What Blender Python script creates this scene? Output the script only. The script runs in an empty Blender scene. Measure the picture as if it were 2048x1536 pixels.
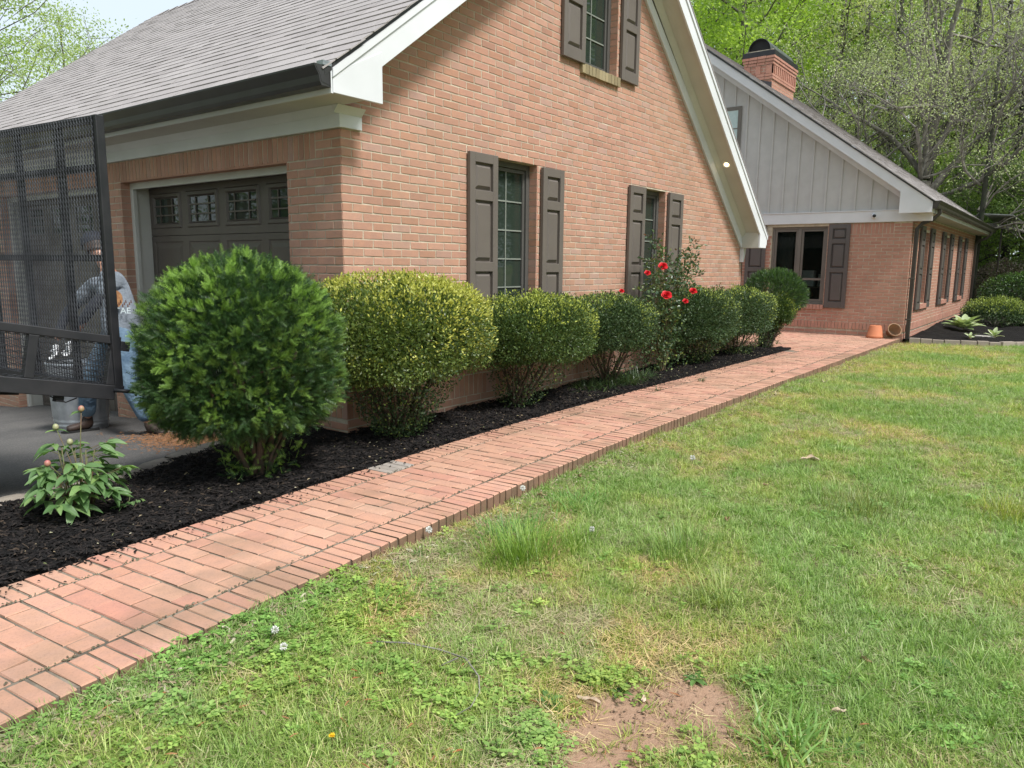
import bpy, math, random
import numpy as np
from mathutils import Vector, Matrix, Euler

random.seed(7)
rng = np.random.default_rng(11)
R = math.radians
scene = bpy.context.scene
COL = scene.collection

# ------------------------------------------------------------------ camera
cam_d = bpy.data.cameras.new("camera")
cam = bpy.data.objects.new("camera", cam_d)
COL.objects.link(cam)
CAM = Vector((-3.8597, -4.5258, 1.35))
cr = Vector((0.60139919, -0.7988953, 0.0092366))
cu = Vector((0.12005723, 0.10179529, 0.98753429))
cf = Vector((0.78987675, 0.5927934, -0.15713277))
m = Matrix((cr, cu, -cf)).transposed().to_4x4()
m.translation = CAM
cam.matrix_world = m
cam_d.sensor_width = 36.0
cam_d.lens = 36.0 * 1490.8 / 2048.0
cam_d.clip_start = 0.05
cam_d.clip_end = 2000
scene.camera = cam

# ------------------------------------------------------------------ light
SUN_EL, SUN_AZ = R(54), R(-97)          # direction towards the sun, azimuth from +X
world = bpy.data.worlds.new("World")
scene.world = world
world.use_nodes = True
wn, wl = world.node_tree.nodes, world.node_tree.links
wn.clear()
w_out = wn.new("ShaderNodeOutputWorld")
w_bg = wn.new("ShaderNodeBackground")
w_sky = wn.new("ShaderNodeTexSky")
w_sky.sky_type = 'NISHITA'
w_sky.sun_disc = False
w_sky.sun_elevation = SUN_EL
w_sky.sun_rotation = math.pi / 2 - SUN_AZ
w_sky.air_density = 1.0
w_sky.dust_density = 4.0
w_sky.ozone_density = 1.0
w_mix = wn.new("ShaderNodeMix")
w_mix.data_type = 'RGBA'
w_mix.inputs[0].default_value = 0.8     # thin bright overcast veil over the blue
w_mix.inputs[7].default_value = (4.3, 4.85, 5.25, 1)
wl.new(w_sky.outputs[0], w_mix.inputs[6])
wl.new(w_mix.outputs[2], w_bg.inputs[0])
w_bg.inputs[1].default_value = 0.10
wl.new(w_bg.outputs[0], w_out.inputs[0])

sun_d = bpy.data.lights.new("sun", 'SUN')
sun_d.energy = 2.2
sun_d.angle = R(12)
sun_d.color = (1.0, 0.97, 0.93)
sun = bpy.data.objects.new("sun", sun_d)
COL.objects.link(sun)
sd = Vector((math.cos(SUN_EL) * math.cos(SUN_AZ), math.cos(SUN_EL) * math.sin(SUN_AZ), math.sin(SUN_EL)))
sun.rotation_euler = sd.to_track_quat('Z', 'Y').to_euler()
sun.location = (0, -10, 20)

vs = scene.view_settings
vs.view_transform = 'Standard'
vs.look = 'None'
vs.gamma = 1.0
vs.exposure = 1.12
vs.use_curve_mapping = False
scene.render.engine = 'CYCLES'
scene.cycles.use_denoising = True
scene.cycles.max_bounces = 7
scene.cycles.transparent_max_bounces = 12

# ------------------------------------------------------------------ helpers: objects
def tag(o, label=None, cat=None, group=None, kind=None):
    if label: o['label'] = label
    if cat: o['category'] = cat
    if group: o['group'] = group
    if kind: o['kind'] = kind
    return o

def wmat(o):
    mm = Matrix.Identity(4)
    while o is not None:
        mm = o.matrix_parent_inverse @ o.matrix_basis @ mm if o.parent else o.matrix_basis @ mm
        o = o.parent
    return mm

def link(o, parent=None):
    COL.objects.link(o)
    if parent is not None:
        o.parent = parent
        o.matrix_parent_inverse = wmat(parent).inverted()
    return o

def thing(name, loc, label, cat, group=None, rz=0.0):
    o = bpy.data.objects.new(name, None)
    o.empty_display_size = 0.1
    o.location = loc
    o.rotation_euler = (0, 0, rz)
    COL.objects.link(o)
    return tag(o, label, cat, group)

def group_obj(name, parent, label=None):     # a part that only gathers sub-parts
    o = bpy.data.objects.new(name, None)
    o.empty_display_size = 0.1
    link(o, parent)
    if label: o['label'] = label
    return o

def mesh_np(name, V, F, mats, smooth=False, midx=None, attrs=None):
    """V (n,3); F (m,k) int array with k = 3 or 4, or a list of faces"""
    me = bpy.data.meshes.new(name)
    V = np.asarray(V, dtype=np.float32)
    if isinstance(F, np.ndarray):
        k = F.shape[1]
        nf = F.shape[0]
        me.vertices.add(len(V)); me.vertices.foreach_set('co', V.ravel())
        me.loops.add(nf * k); me.loops.foreach_set('vertex_index', F.astype(np.int32).ravel())
        me.polygons.add(nf)
        me.polygons.foreach_set('loop_start', np.arange(0, nf * k, k, dtype=np.int32))
        me.polygons.foreach_set('loop_total', np.full(nf, k, dtype=np.int32))
        me.update(calc_edges=True)
    else:
        me.from_pydata([tuple(map(float, v)) for v in V], [], F)
        me.update()
    if not isinstance(mats, (list, tuple)): mats = [mats]
    for mt in mats: me.materials.append(mt)
    if midx is not None: me.polygons.foreach_set('material_index', np.asarray(midx, dtype=np.int32))
    me.polygons.foreach_set('use_smooth', np.full(len(me.polygons), bool(smooth), dtype=bool))
    if attrs:
        for an, av in attrs.items():
            av = np.asarray(av, dtype=np.float32)
            if av.ndim == 1:
                a = me.attributes.new(an, 'FLOAT', 'POINT'); a.data.foreach_set('value', av)
            else:
                a = me.attributes.new(an, 'FLOAT_VECTOR', 'POINT'); a.data.foreach_set('vector', av.ravel())
    me.validate()
    return me

class MB:
    def __init__(s): s.v = []; s.f = []; s.mi = []
    def add(s, vs, fs, mi=0):
        b = len(s.v)
        s.v += [tuple(v) for v in vs]
        s.f += [tuple(b + i for i in f) for f in fs]
        s.mi += [mi] * len(fs)
        return s
    def box(s, a, b, M=None, mi=0):
        x0, y0, z0 = [min(a[i], b[i]) for i in range(3)]
        x1, y1, z1 = [max(a[i], b[i]) for i in range(3)]
        vs = [Vector(p) for p in ((x0,y0,z0),(x1,y0,z0),(x1,y1,z0),(x0,y1,z0),(x0,y0,z1),(x1,y0,z1),(x1,y1,z1),(x0,y1,z1))]
        if M is not None: vs = [M @ v for v in vs]
        return s.add(vs, [(3,2,1,0),(4,5,6,7),(0,1,5,4),(1,2,6,5),(2,3,7,6),(3,0,4,7)], mi)
    def prism(s, poly, d, mi=0):
        """closed polygon (3-D points) swept by vector d"""
        n = len(poly); d = Vector(d)
        p = [Vector(q) for q in poly]
        vs = p + [q + d for q in p]
        fs = [tuple(range(n - 1, -1, -1)), tuple(range(n, 2 * n))]
        fs += [(i, (i + 1) % n, n + (i + 1) % n, n + i) for i in range(n)]
        return s.add(vs, fs, mi)
    def tube(s, pts, r, n=8, cap=True, mi=0):
        pts = [Vector(p) for p in pts]
        if not hasattr(r, '__len__'): r = [r] * len(pts)
        rings = []
        up = Vector((0.13, 0.31, 0.94))
        for i, p in enumerate(pts):
            d = (pts[min(i + 1, len(pts) - 1)] - pts[max(i - 1, 0)])
            if d.length < 1e-9: d = Vector((0, 0, 1))
            d.normalize()
            a = d.cross(up)
            if a.length < 0.05: a = d.cross(Vector((1, 0, 0)))
            a.normalize(); b = d.cross(a)
            rings.append([p + (a * math.cos(2 * math.pi * k / n) + b * math.sin(2 * math.pi * k / n)) * r[i] for k in range(n)])
        vs = [v for q in rings for v in q]
        fs = []
        for i in range(len(pts) - 1):
            for k in range(n):
                fs.append((i * n + k, i * n + (k + 1) % n, (i + 1) * n + (k + 1) % n, (i + 1) * n + k))
        if cap:
            fs.append(tuple(range(n - 1, -1, -1))); fs.append(tuple((len(pts) - 1) * n + k for k in range(n)))
        return s.add(vs, fs, mi)
    def lathe(s, prof, c=(0, 0, 0), n=24, M=None, mi=0, close=False):
        vs = []
        for r, z in prof:
            for k in range(n):
                v = Vector((r * math.cos(2 * math.pi * k / n), r * math.sin(2 * math.pi * k / n), z))
                vs.append((M @ v if M else v) + Vector(c))
        fs = []
        for i in range(len(prof) - 1):
            for k in range(n):
                fs.append((i * n + k, i * n + (k + 1) % n, (i + 1) * n + (k + 1) % n, (i + 1) * n + k))
        if close:
            fs.append(tuple(range(n - 1, -1, -1))); fs.append(tuple((len(prof) - 1) * n + k for k in range(n)))
        return s.add(vs, fs, mi)
    def build(s, name, mats, parent=None, smooth=False, bevel=0.0, label=None, angle=None, kind=None):
        me = bpy.data.meshes.new(name)
        me.from_pydata(s.v, [], s.f)
        if not isinstance(mats, (list, tuple)): mats = [mats]
        for mt in mats: me.materials.append(mt)
        me.polygons.foreach_set('material_index', s.mi)
        if smooth: me.polygons.foreach_set('use_smooth', [True] * len(s.f))
        me.update()
        o = bpy.data.objects.new(name, me)
        link(o, parent)
        if bevel > 0:
            b = o.modifiers.new('bevel', 'BEVEL'); b.width = bevel; b.segments = 2; b.limit_method = 'ANGLE'; b.angle_limit = R(40)
        if label: o['label'] = label
        if kind: o['kind'] = kind
        return o

def put(name, me, parent=None, M=None, label=None, kind=None):
    o = bpy.data.objects.new(name, me)
    if M is not None: o.matrix_basis = M
    link(o, parent)
    if label: o['label'] = label
    if kind: o['kind'] = kind
    return o

# value noise in numpy (for patches of growth and height)
_perm = rng.random((256, 256)).astype(np.float32)
def vnoise(x, y, s=1.0, seed=0):
    x = np.asarray(x) * s + 37.1 * seed; y = np.asarray(y) * s + 91.7 * seed
    xi = np.floor(x).astype(int); yi = np.floor(y).astype(int)
    fx = x - xi; fy = y - yi
    fx = fx * fx * (3 - 2 * fx); fy = fy * fy * (3 - 2 * fy)
    g = lambda a, b: _perm[a % 256, b % 256]
    return (g(xi, yi) * (1 - fx) * (1 - fy) + g(xi + 1, yi) * fx * (1 - fy) + g(xi, yi + 1) * (1 - fx) * fy + g(xi + 1, yi + 1) * fx * fy)
def fbm(x, y, s=1.0, seed=0, o=3):
    t = 0; a = 0.5; n = 0
    for k in range(o):
        t = t + a * vnoise(x, y, s * 2 ** k, seed + k); n += a; a *= 0.5
    return t / n

# ------------------------------------------------------------------ helpers: materials
class NT:
    def __init__(s, name):
        s.m = bpy.data.materials.new(name); s.m.use_nodes = True
        s.n = s.m.node_tree.nodes; s.l = s.m.node_tree.links
        s.b = s.n['Principled BSDF']; s.out = s.n['Material Output']
    def new(s, t, **kw):
        n = s.n.new(t)
        for k, v in kw.items(): setattr(n, k, v)
        return n
    def set(s, sock, v):
        if hasattr(v, 'is_output') or isinstance(v, bpy.types.NodeSocket): s.l.new(v, sock)
        else: sock.default_value = v
    def math(s, op, a, b=0.0):
        n = s.new('ShaderNodeMath', operation=op); s.set(n.inputs[0], a); s.set(n.inputs[1], b); return n.outputs[0]
    def mix(s, f, a, b, blend='MIX'):
        n = s.new('ShaderNodeMix', data_type='RGBA', blend_type=blend)
        s.set(n.inputs[0], f); s.set(n.inputs[6], c4(a) if isinstance(a, tuple) else a); s.set(n.inputs[7], c4(b) if isinstance(b, tuple) else b)
        return n.outputs[2]
    def noise(s, scale, detail=3.0, vec=None, rough=0.55, dist=0.0, col=False):
        n = s.new('ShaderNodeTexNoise'); n.inputs['Scale'].default_value = scale; n.inputs['Detail'].default_value = detail
        n.inputs['Roughness'].default_value = rough; n.inputs['Distortion'].default_value = dist
        s.l.new(vec if vec is not None else s.pos(), n.inputs['Vector'])
        return n.outputs['Color' if col else 'Fac']
    def pos(s):
        if not hasattr(s, '_p'): s._p = s.new('ShaderNodeNewGeometry')
        return s._p.outputs['Position']
    def island(s):
        s.pos(); return s._p.outputs['Random Per Island']
    def objrand(s):
        if not hasattr(s, '_o'): s._o = s.new('ShaderNodeObjectInfo')
        return s._o.outputs['Random']
    def ramp(s, f, stops, interp='LINEAR'):
        n = s.new('ShaderNodeValToRGB'); e = n.color_ramp; e.interpolation = interp
        while len(e.elements) < len(stops): e.elements.new(0.5)
        for i, (p, c) in enumerate(stops):
            e.elements[i].position = p; e.elements[i].color = c4(c)
        s.l.new(f, n.inputs[0]); return n.outputs[0]
    def bump(s, h, strength=0.3, dist=0.01, prev=None):
        n = s.new('ShaderNodeBump'); n.inputs['Strength'].default_value = strength; n.inputs['Distance'].default_value = dist
        s.l.new(h, n.inputs['Height'])
        if prev is not None: s.l.new(prev, n.inputs['Normal'])
        return n.outputs[0]
    def fin(s, col=None, rough=0.6, metal=0.0, normal=None, spec=None):
        if col is not None: s.set(s.b.inputs['Base Color'], c4(col) if isinstance(col, tuple) else col)
        s.set(s.b.inputs['Roughness'], rough); s.set(s.b.inputs['Metallic'], metal)
        if spec is not None: s.b.inputs['Specular IOR Level'].default_value = spec
        if normal is not None: s.l.new(normal, s.b.inputs['Normal'])
        return s.m
def c4(c): return (c[0], c[1], c[2], 1.0) if len(c) == 3 else c

def stretch(t, sx, sy, sz):
    n = t.new('ShaderNodeMapping'); n.inputs['Scale'].default_value = (sx, sy, sz)
    t.l.new(t.pos(), n.inputs['Vector']); return n.outputs[0]

def pm(name, c1, c2=None, scale=8.0, rough=0.6, bump=0.15, bscale=60.0, bdist=0.003, metal=0.0, spec=None, detail=4.0, rvar=0.1):
    t = NT(name)
    f = t.noise(scale, detail)
    col = t.mix(t.ramp(f, [(0.35, (0, 0, 0)), (0.65, (1, 1, 1))]), c1, c2 if c2 else tuple(x * 0.85 for x in c1))
    rg = t.math('ADD', t.math('MULTIPLY', t.noise(scale * 1.7, 3), rvar * 2), rough - rvar)
    nb = t.bump(t.noise(bscale, 4), bump, bdist) if bump > 0 else None
    return t.fin(col, rg, metal, nb, spec)

def leafmat(name, stops, trans=0.35, rough=0.45, attr='INSTANCER', use_attr=False, tip=None, spec=0.4, patch=0.0, pscale=2.0):
    """leaf colours from a random value per leaf; optional attribute 'tip' (0..1) = new growth of another colour, on clipped bushes painted sunlight too"""
    t = NT(name)
    rnd = t.math('FRACT', t.math('ADD', t.island(), t.objrand()))
    if patch > 0:
        rnd = t.math('ADD', t.math('MULTIPLY', rnd, 1 - patch), t.math('MULTIPLY', t.ramp(t.noise(pscale, 2), [(0.35, (0, 0, 0)), (0.65, (1, 1, 1))]), patch))
    col = t.ramp(rnd, stops)
    if tip is not None:
        a = t.new('ShaderNodeAttribute'); a.attribute_name = 'tip'
        col = t.mix(a.outputs['Fac'], col, tip)
    if use_attr:
        a = t.new('ShaderNodeAttribute'); a.attribute_type = 'INSTANCER'; a.attribute_name = 'tint'
        col = t.mix(1.0, col, a.outputs['Color'], 'MULTIPLY')
    t.fin(col, rough, 0.0, None, spec)
    tr = t.new('ShaderNodeBsdfTranslucent')
    tc = t.mix(1.0, col, (1.25, 1.35, 0.7), 'MULTIPLY')
    t.l.new(tc, tr.inputs['Color'])
    mx = t.new('ShaderNodeMixShader'); mx.inputs[0].default_value = trans
    t.l.new(t.b.outputs[0], mx.inputs[1]); t.l.new(tr.outputs[0], mx.inputs[2])
    t.l.new(mx.outputs[0], t.out.inputs[0])
    return t.m

def brickmat(name, tones, grime=0.25, rough=0.85, streak=True, moss=None):
    t = NT(name)
    rnd = t.math('FRACT', t.math('ADD', t.island(), t.objrand()))
    base = t.ramp(rnd, tones)
    n1 = t.noise(14, 4); n2 = t.noise(90, 4, rough=0.7)
    base = t.mix(t.ramp(n1, [(0.3, (0, 0, 0)), (0.7, (1, 1, 1))]), base, t.mix(1.0, base, (1.18, 1.12, 1.04), 'MULTIPLY'))
    base = t.mix(t.math('MULTIPLY', t.ramp(n2, [(0.5, (0, 0, 0)), (0.72, (1, 1, 1))]), grime), base, (0.16, 0.10, 0.075))
    big = t.noise(0.55, 3)
    base = t.mix(t.math('MULTIPLY', t.ramp(big, [(0.42, (0, 0, 0)), (0.68, (1, 1, 1))]), 0.24), base, (0.36, 0.26, 0.165))
    st = t.ramp(t.noise(1.1, 5, vec=stretch(t, 1.0, 1.0, 0.45), rough=0.7), [(0.54, (0, 0, 0)), (0.72, (1, 1, 1))])
    base = t.mix(t.math('MULTIPLY', st, 0.35), base, (0.21, 0.15, 0.12))
    if moss:
        sx = t.new('ShaderNodeSeparateXYZ'); t.l.new(t._p.outputs['True Normal'], sx.inputs[0])
        side = t.math('SUBTRACT', 1.0, t.math('ABSOLUTE', sx.outputs['Z']))
        side = t.math('MULTIPLY', t.ramp(side, [(0.6, (0, 0, 0)), (0.9, (1, 1, 1))]), t.math('ADD', 0.45, t.math('MULTIPLY', t.noise(9, 4), 0.6)))
        base = t.mix(side, base, (0.12, 0.085, 0.055))      # soil splashed and grown onto the exposed edge
        mm = t.ramp(t.noise(1.3, 4), [(0.52, (0, 0, 0)), (0.66, (1, 1, 1))])
        base = t.mix(t.math('MULTIPLY', mm, moss), base, (0.15, 0.12, 0.075))
    nb = t.bump(t.noise(55, 5, rough=0.7), 0.4, 0.003)
    nb = t.bump(t.noise(210, 3, rough=0.7), 0.5, 0.0015, nb)
    edge_n = t.noise(120, 3, rough=0.8)
    base = t.mix(t.math('MULTIPLY', t.ramp(edge_n, [(0.62, (0, 0, 0)), (0.7, (1, 1, 1))]), 0.5), base, (0.09, 0.06, 0.05))
    return t.fin(base, rough, 0.0, nb, 0.25)

TONES_WALL = [(0.0, (0.36, 0.198, 0.142)), (0.2, (0.42, 0.238, 0.182)), (0.42, (0.38, 0.212, 0.162)), (0.6, (0.45, 0.264, 0.205)),
              (0.78, (0.405, 0.225, 0.16)), (0.92, (0.40, 0.26, 0.22)), (1.0, (0.33, 0.175, 0.128))]
TONES_WING = [(0.0, (0.36, 0.18, 0.14)), (0.4, (0.41, 0.215, 0.168)), (0.8, (0.38, 0.195, 0.152)), (1.0, (0.43, 0.24, 0.19))]
TONES_PATH = [(0.0, (0.42, 0.232, 0.172)), (0.3, (0.48, 0.268, 0.20)), (0.55, (0.455, 0.272, 0.202)), (0.8, (0.43, 0.218, 0.17)), (1.0, (0.505, 0.31, 0.235))]
M = {}
M['brick'] = brickmat('brick_wall', TONES_WALL)
M['brick_wing'] = brickmat('brick_wing', TONES_WING)
M['brick_path'] = brickmat('brick_paver', TONES_PATH, grime=0.3, moss=0.5)
M['brick_grey'] = brickmat('brick_weathered', [(0.0, (0.24, 0.23, 0.22)), (1.0, (0.33, 0.31, 0.30))], grime=0.3)
M['brick_sill'] = brickmat('brick_mossy_sill', [(0.0, (0.20, 0.17, 0.10)), (1.0, (0.30, 0.26, 0.16))])
M['mortar'] = pm('mortar', (0.57, 0.50, 0.39), (0.38, 0.33, 0.25), 6, 0.95, 0.7, 70, 0.006)
M['mortar_path'] = pm('sand_joint', (0.26, 0.22, 0.17), (0.07, 0.06, 0.045), 5, 0.95, 0.7, 90, 0.006)
M['white'] = pm('white_trim', (0.68, 0.70, 0.73), (0.60, 0.62, 0.64), 1.3, 0.5, 0.08, 20, 0.002)
M['cream'] = pm('cream_soffit', (0.55, 0.55, 0.50), (0.50, 0.50, 0.455), 2.5, 0.55, 0.06, 20, 0.002)
M['shutter'] = pm('shutter_paint', (0.135, 0.115, 0.10), (0.122, 0.104, 0.092), 3, 0.5, 0.06, 40, 0.001)
M['shutter_dark'] = pm('wing_shutter_paint', (0.098, 0.083, 0.078), (0.088, 0.075, 0.07), 3, 0.5, 0.06, 40, 0.001)
M['sash'] = pm('sash_paint', (0.085, 0.082, 0.076), (0.075, 0.072, 0.067), 3, 0.45, 0.05, 40, 0.001)
M['taupe'] = pm('taupe_frame', (0.16, 0.14, 0.12), (0.13, 0.115, 0.10), 3, 0.5, 0.05, 40, 0.001)
M['muntin'] = pm('muntin_paint', (0.23, 0.25, 0.22), None, 3, 0.5, 0.0)
M['gutter'] = pm('gutter_metal', (0.040, 0.040, 0.042), (0.032, 0.031, 0.032), 4, 0.35, 0.04, 15, 0.002)
M['brown_metal'] = pm('brown_metal', (0.050, 0.044, 0.036), (0.035, 0.03, 0.025), 4, 0.4, 0.04, 15, 0.002)
M['door'] = pm('garage_door_paint', (0.095, 0.077, 0.066), (0.080, 0.066, 0.057), 3, 0.42, 0.12, 55, 0.002)
M['jamb'] = pm('door_frame_paint', (0.55, 0.55, 0.51), (0.50, 0.50, 0.46), 3, 0.55, 0.05, 30, 0.002)
M['batten'] = pm('siding_paint', (0.48, 0.465, 0.45), (0.44, 0.425, 0.41), 5, 0.7, 0.35, 60, 0.003)
M['trim_wing'] = pm('wing_trim', (0.66, 0.66, 0.68), (0.60, 0.60, 0.62), 2.5, 0.5, 0.08, 20, 0.002)
M['black'] = pm('black_steel', (0.009, 0.010, 0.013), (0.018, 0.018, 0.021), 9, 0.5, 0.25, 60, 0.002)
M['rubber'] = pm('rubber', (0.012, 0.012, 0.013), None, 9, 0.8, 0.3, 60, 0.003)
M['galv'] = pm('galvanised_steel', (0.50, 0.53, 0.56), (0.38, 0.41, 0.45), 12, 0.38, 0.1, 30, 0.002, metal=0.75)
M['terra'] = pm('terracotta', (0.50, 0.17, 0.075), (0.44, 0.15, 0.07), 6, 0.8, 0.15, 60, 0.002)
M['terra_old'] = pm('old_terracotta', (0.36, 0.20, 0.11), (0.26, 0.18, 0.12), 14, 0.9, 0.3, 60, 0.003)
M['concrete'] = pm('concrete', (0.40, 0.385, 0.35), (0.30, 0.285, 0.26), 5, 0.9, 0.5, 60, 0.004)
M['bark'] = pm('bark', (0.16, 0.145, 0.125), (0.07, 0.062, 0.052), 9, 0.9, 0.9, 25, 0.02)
M['bark_light'] = pm('pale_bark', (0.27, 0.25, 0.22), (0.13, 0.12, 0.10), 6, 0.9, 0.9, 22, 0.02)
M['bark_red'] = pm('shrub_bark', (0.10, 0.062, 0.043), (0.06, 0.048, 0.034), 20, 0.9, 0.8, 60, 0.006)
M['stem'] = pm('stem', (0.10, 0.13, 0.045), (0.12, 0.07, 0.04), 14, 0.6, 0.1, 40, 0.002)
M['dark_room'] = pm('interior', (0.05, 0.045, 0.04), (0.035, 0.032, 0.03), 3, 0.9, 0.0)

def glassmat(name, tint=(0.026, 0.037, 0.029), clear=0.0, rough=0.02):
    t = NT(name)
    nb = t.bump(t.noise(1.6, 2), 0.06, 0.05)
    t.fin(tint, rough, 0.0, nb, 0.5)
    t.b.inputs['IOR'].default_value = 1.5
    if clear > 0:
        tr = t.new('ShaderNodeBsdfTransparent'); tr.inputs[0].default_value = (0.75, 0.8, 0.78, 1)
        mx = t.new('ShaderNodeMixShader'); fr = t.new('ShaderNodeFresnel'); fr.inputs[0].default_value = 1.5
        f = t.math('SUBTRACT', 1.0, t.math('ADD', fr.outputs[0], 1 - clear))
        t.l.new(f, mx.inputs[0])
        t.l.new(t.b.outputs[0], mx.inputs[1]); t.l.new(tr.outputs[0], mx.inputs[2]); t.l.new(mx.outputs[0], t.out.inputs[0])
    return t.m
M['glass'] = glassmat('window_glass')
M['glass_clear'] = glassmat('clear_glass', clear=0.93)
# ------------------------------------------------------------------ bricks
def brick_mesh(name, L, H, D=0.02, seed=0, mat=None, ch=0.002, jit=0.0032):
    """one brick face block: local x along, y outward(front at y=0, going back to -D), z up; centred"""
    r = np.random.default_rng(seed)
    def ring(hx, hz, y, j):
        p = np.array([(-hx, y, -hz), (hx, y, -hz), (hx, y, hz), (-hx, y, hz)], float)
        p += r.uniform(-j, j, p.shape) * np.array([1, 0.12, 1]); return p
    V = np.vstack([ring(L/2, H/2, -D, 0), ring(L/2, H/2, -ch, jit), ring(L/2 - ch*1.3, H/2 - ch, 0, jit)])
    F = []
    for k in range(2):
        for i in range(4):
            F.append((k*4+i, k*4+(i+1)%4, (k+1)*4+(i+1)%4, (k+1)*4+i))
    F.append((8, 9, 10, 11))
    return V, np.array(F)

def bricks_build(parent, bricks, O, U, N, mat, singles=0, name='brick', keep=None, variants=6):
    """bricks: list (u0,u1,v0,v1[,proud]); U along, N outward. singles: how many nearest become their own objects"""
    O = Vector(O); U = Vector(U).normalized(); N = Vector(N).normalized(); Z = U.cross(N) * -1
    if Z.z < 0 and abs(Z.z) > 0.5: Z = -Z
    J = 0.0118
    items = []
    for b in bricks:
        u0, u1, v0, v1 = b[:4]; pr = b[4] if len(b) > 4 else 0.0
        c = O + U * ((u0 + u1) / 2) + Z * ((v0 + v1) / 2) + N * pr
        items.append(((c - CAM).length, c, u1 - u0 - J, v1 - v0 - J))
    items.sort(key=lambda t: t[0])
    ok = [t for t in items if keep is None or keep(t[1])]
    sing = ok[:singles]; ids = set(id(t) for t in sing)
    rest = [t for t in items if id(t) not in ids]
    M3 = Matrix((U, N, Z)).transposed()
    cache = {}
    for i, (d, c, L, H) in enumerate(sing):
        k = random.randrange(variants); key = ((round(L, 2), round(H, 2)), k)
        if key not in cache:
            V, F = brick_mesh(name, round(L, 2), round(H, 2), seed=k + int(L * 1000), mat=mat)
            if U.cross(N).dot(Z) < 0: F = F[:, ::-1]
            cache[key] = mesh_np(name, V, F, mat)
        mm = (M3 @ Matrix.Diagonal(Vector((L / round(L, 2), 1, H / round(H, 2))))).to_4x4()
        mm.translation = c + N * random.uniform(-0.0003, 0.0009)
        put(name, cache[key], parent, mm)
    if rest:
        Vs = []; Fs = []; b0 = 0
        A = np.array(M3)
        for i, (d, c, L, H) in enumerate(rest):
            V, F = brick_mesh(name, L, H, seed=i % 97)
            if U.cross(N).dot(Z) < 0: F = F[:, ::-1]
            V = V @ A.T + np.array(c + N * random.uniform(-0.0003, 0.0009))
            Vs.append(V); Fs.append(F + b0); b0 += len(V)
        put('bricks_beyond' if False else 'brick_courses', mesh_np('brick_courses', np.vstack(Vs), np.vstack(Fs), mat), parent, kind='stuff')
    return len(sing)

CH = 0.0677; BL = 0.2085
def courses(u0, u1, v0, v1, holes=(), top=None, L=BL, H=CH, off=0.0):
    out = []
    n = int(round((v1 - v0) / H))
    for k in range(n):
        z0 = v0 + k * H; z1 = z0 + H
        u = u0 - (L / 2 if k % 2 else 0) + off
        xs = [u0]
        while u < u1:
            if u > u0 + 0.01: xs.append(u)
            u += L
        if u1 - xs[-1] < 0.03: xs[-1] = u1
        else: xs.append(u1)
        for a, b in zip(xs[:-1], xs[1:]):
            segs = [(a, b)]
            for (h0, h1, w0, w1) in holes:
                if z1 <= w0 + 0.02 or z0 >= w1 - 0.02: continue
                ns = []
                for (p, q) in segs:
                    if q <= h0 or p >= h1: ns.append((p, q))
                    else:
                        if h0 - p > 0.025: ns.append((p, h0))
                        if q - h1 > 0.025: ns.append((h1, q))
                segs = ns
            for (p, q) in segs:
                if q - p < 0.03: continue
                if top is not None and z1 > top((p + q) / 2) + 0.12: continue
                out.append((p, q, z0, z1))
    return out
def soldiers(u0, u1, v0, v1, w=0.0677, pr=0.0):
    n = max(1, int(round((u1 - u0) / w))); w = (u1 - u0) / n
    return [(u0 + i * w, u0 + (i + 1) * w, v0, v1, pr) for i in range(n)]

# ------------------------------------------------------------------ the house
house = thing('brick_house', (0, 0, 0), 'brown brick house with grey shingle roofs, white trim, dark shutters and grey sided gable', 'house')
GB = -0.35        # bottom of the walls
SB = 0.12         # water-table soldier course bottom
RX, RZ = 3.79, 5.80
def roofL(x): return 2.70 + 0.75 * (x + 0.34)
def roofR(x): return 5.80 - 0.787 * (x - RX)
def roofz(x): return min(roofL(x), roofR(x))
def frieze(x): return min(2.92 + 0.745 * (x - 0.43), 4.53 - 0.787 * (x - 4.77))   # lower edge of the rake frieze on the wall
GW = 8.54         # gable wall length
WIN = [(1.86, 2.57, 0.47, 2.36), (4.91, 5.56, 0.47, 2.34), (3.38, 4.14, 3.51, 4.75)]

gable = group_obj('gable_wall', house)
# mortar backing with openings: slabs between
def slab_wall(name, parent, u0, u1, v0, v1, holes, topf, place, mat, th=0.10):
    us = sorted(set([u0, u1] + [h for q in holes for h in q[:2]] + ([RX] if topf else [])))
    us = [u for u in us if u0 <= u <= u1]
    mb = MB()
    for a, b in zip(us[:-1], us[1:]):
        mid = (a + b) / 2
        hs = sorted([q for q in holes if q[0] <= mid <= q[1]], key=lambda q: q[2])
        lo = v0
        spans = []
        for q in hs:
            if q[2] > lo: spans.append((lo, q[2], False))
            lo = q[3]
        spans.append((lo, None, True))
        for (s0, s1, last) in spans:
            ta = (topf(a) if topf else v1) if last else s1
            tb = (topf(b) if topf else v1) if last else s1
            if ta <= s0 and tb <= s0: continue
            poly = [place(a, s0, 0), place(b, s0, 0), place(b, tb, 0), place(a, ta, 0)]
            d = Vector(place(a, s0, -th)) - Vector(place(a, s0, 0))
            mb.prism(poly, d)
    return mb.build(name, mat, parent)
JM = 0.004
slab_wall('mortar', gable, 0.0085, GW, GB, 6, WIN, lambda x: roofz(x) - 0.06, lambda u, v, n: (u, JM - n, v), M['mortar'])
bl = courses(0, GW, SB + 0.2031, SB + 0.2031 + CH * 78, WIN, frieze)
bl += courses(0, GW, GB, SB, ())
bl += soldiers(0, GW, SB, SB + 0.2031)
bl += [(w[0] - 0.0, w[1], w[2] - 0.10, w[2], 0.0) for w in ()]
hidden = lambda c: c.z > 1.05 or c.x > 6.3
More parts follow.
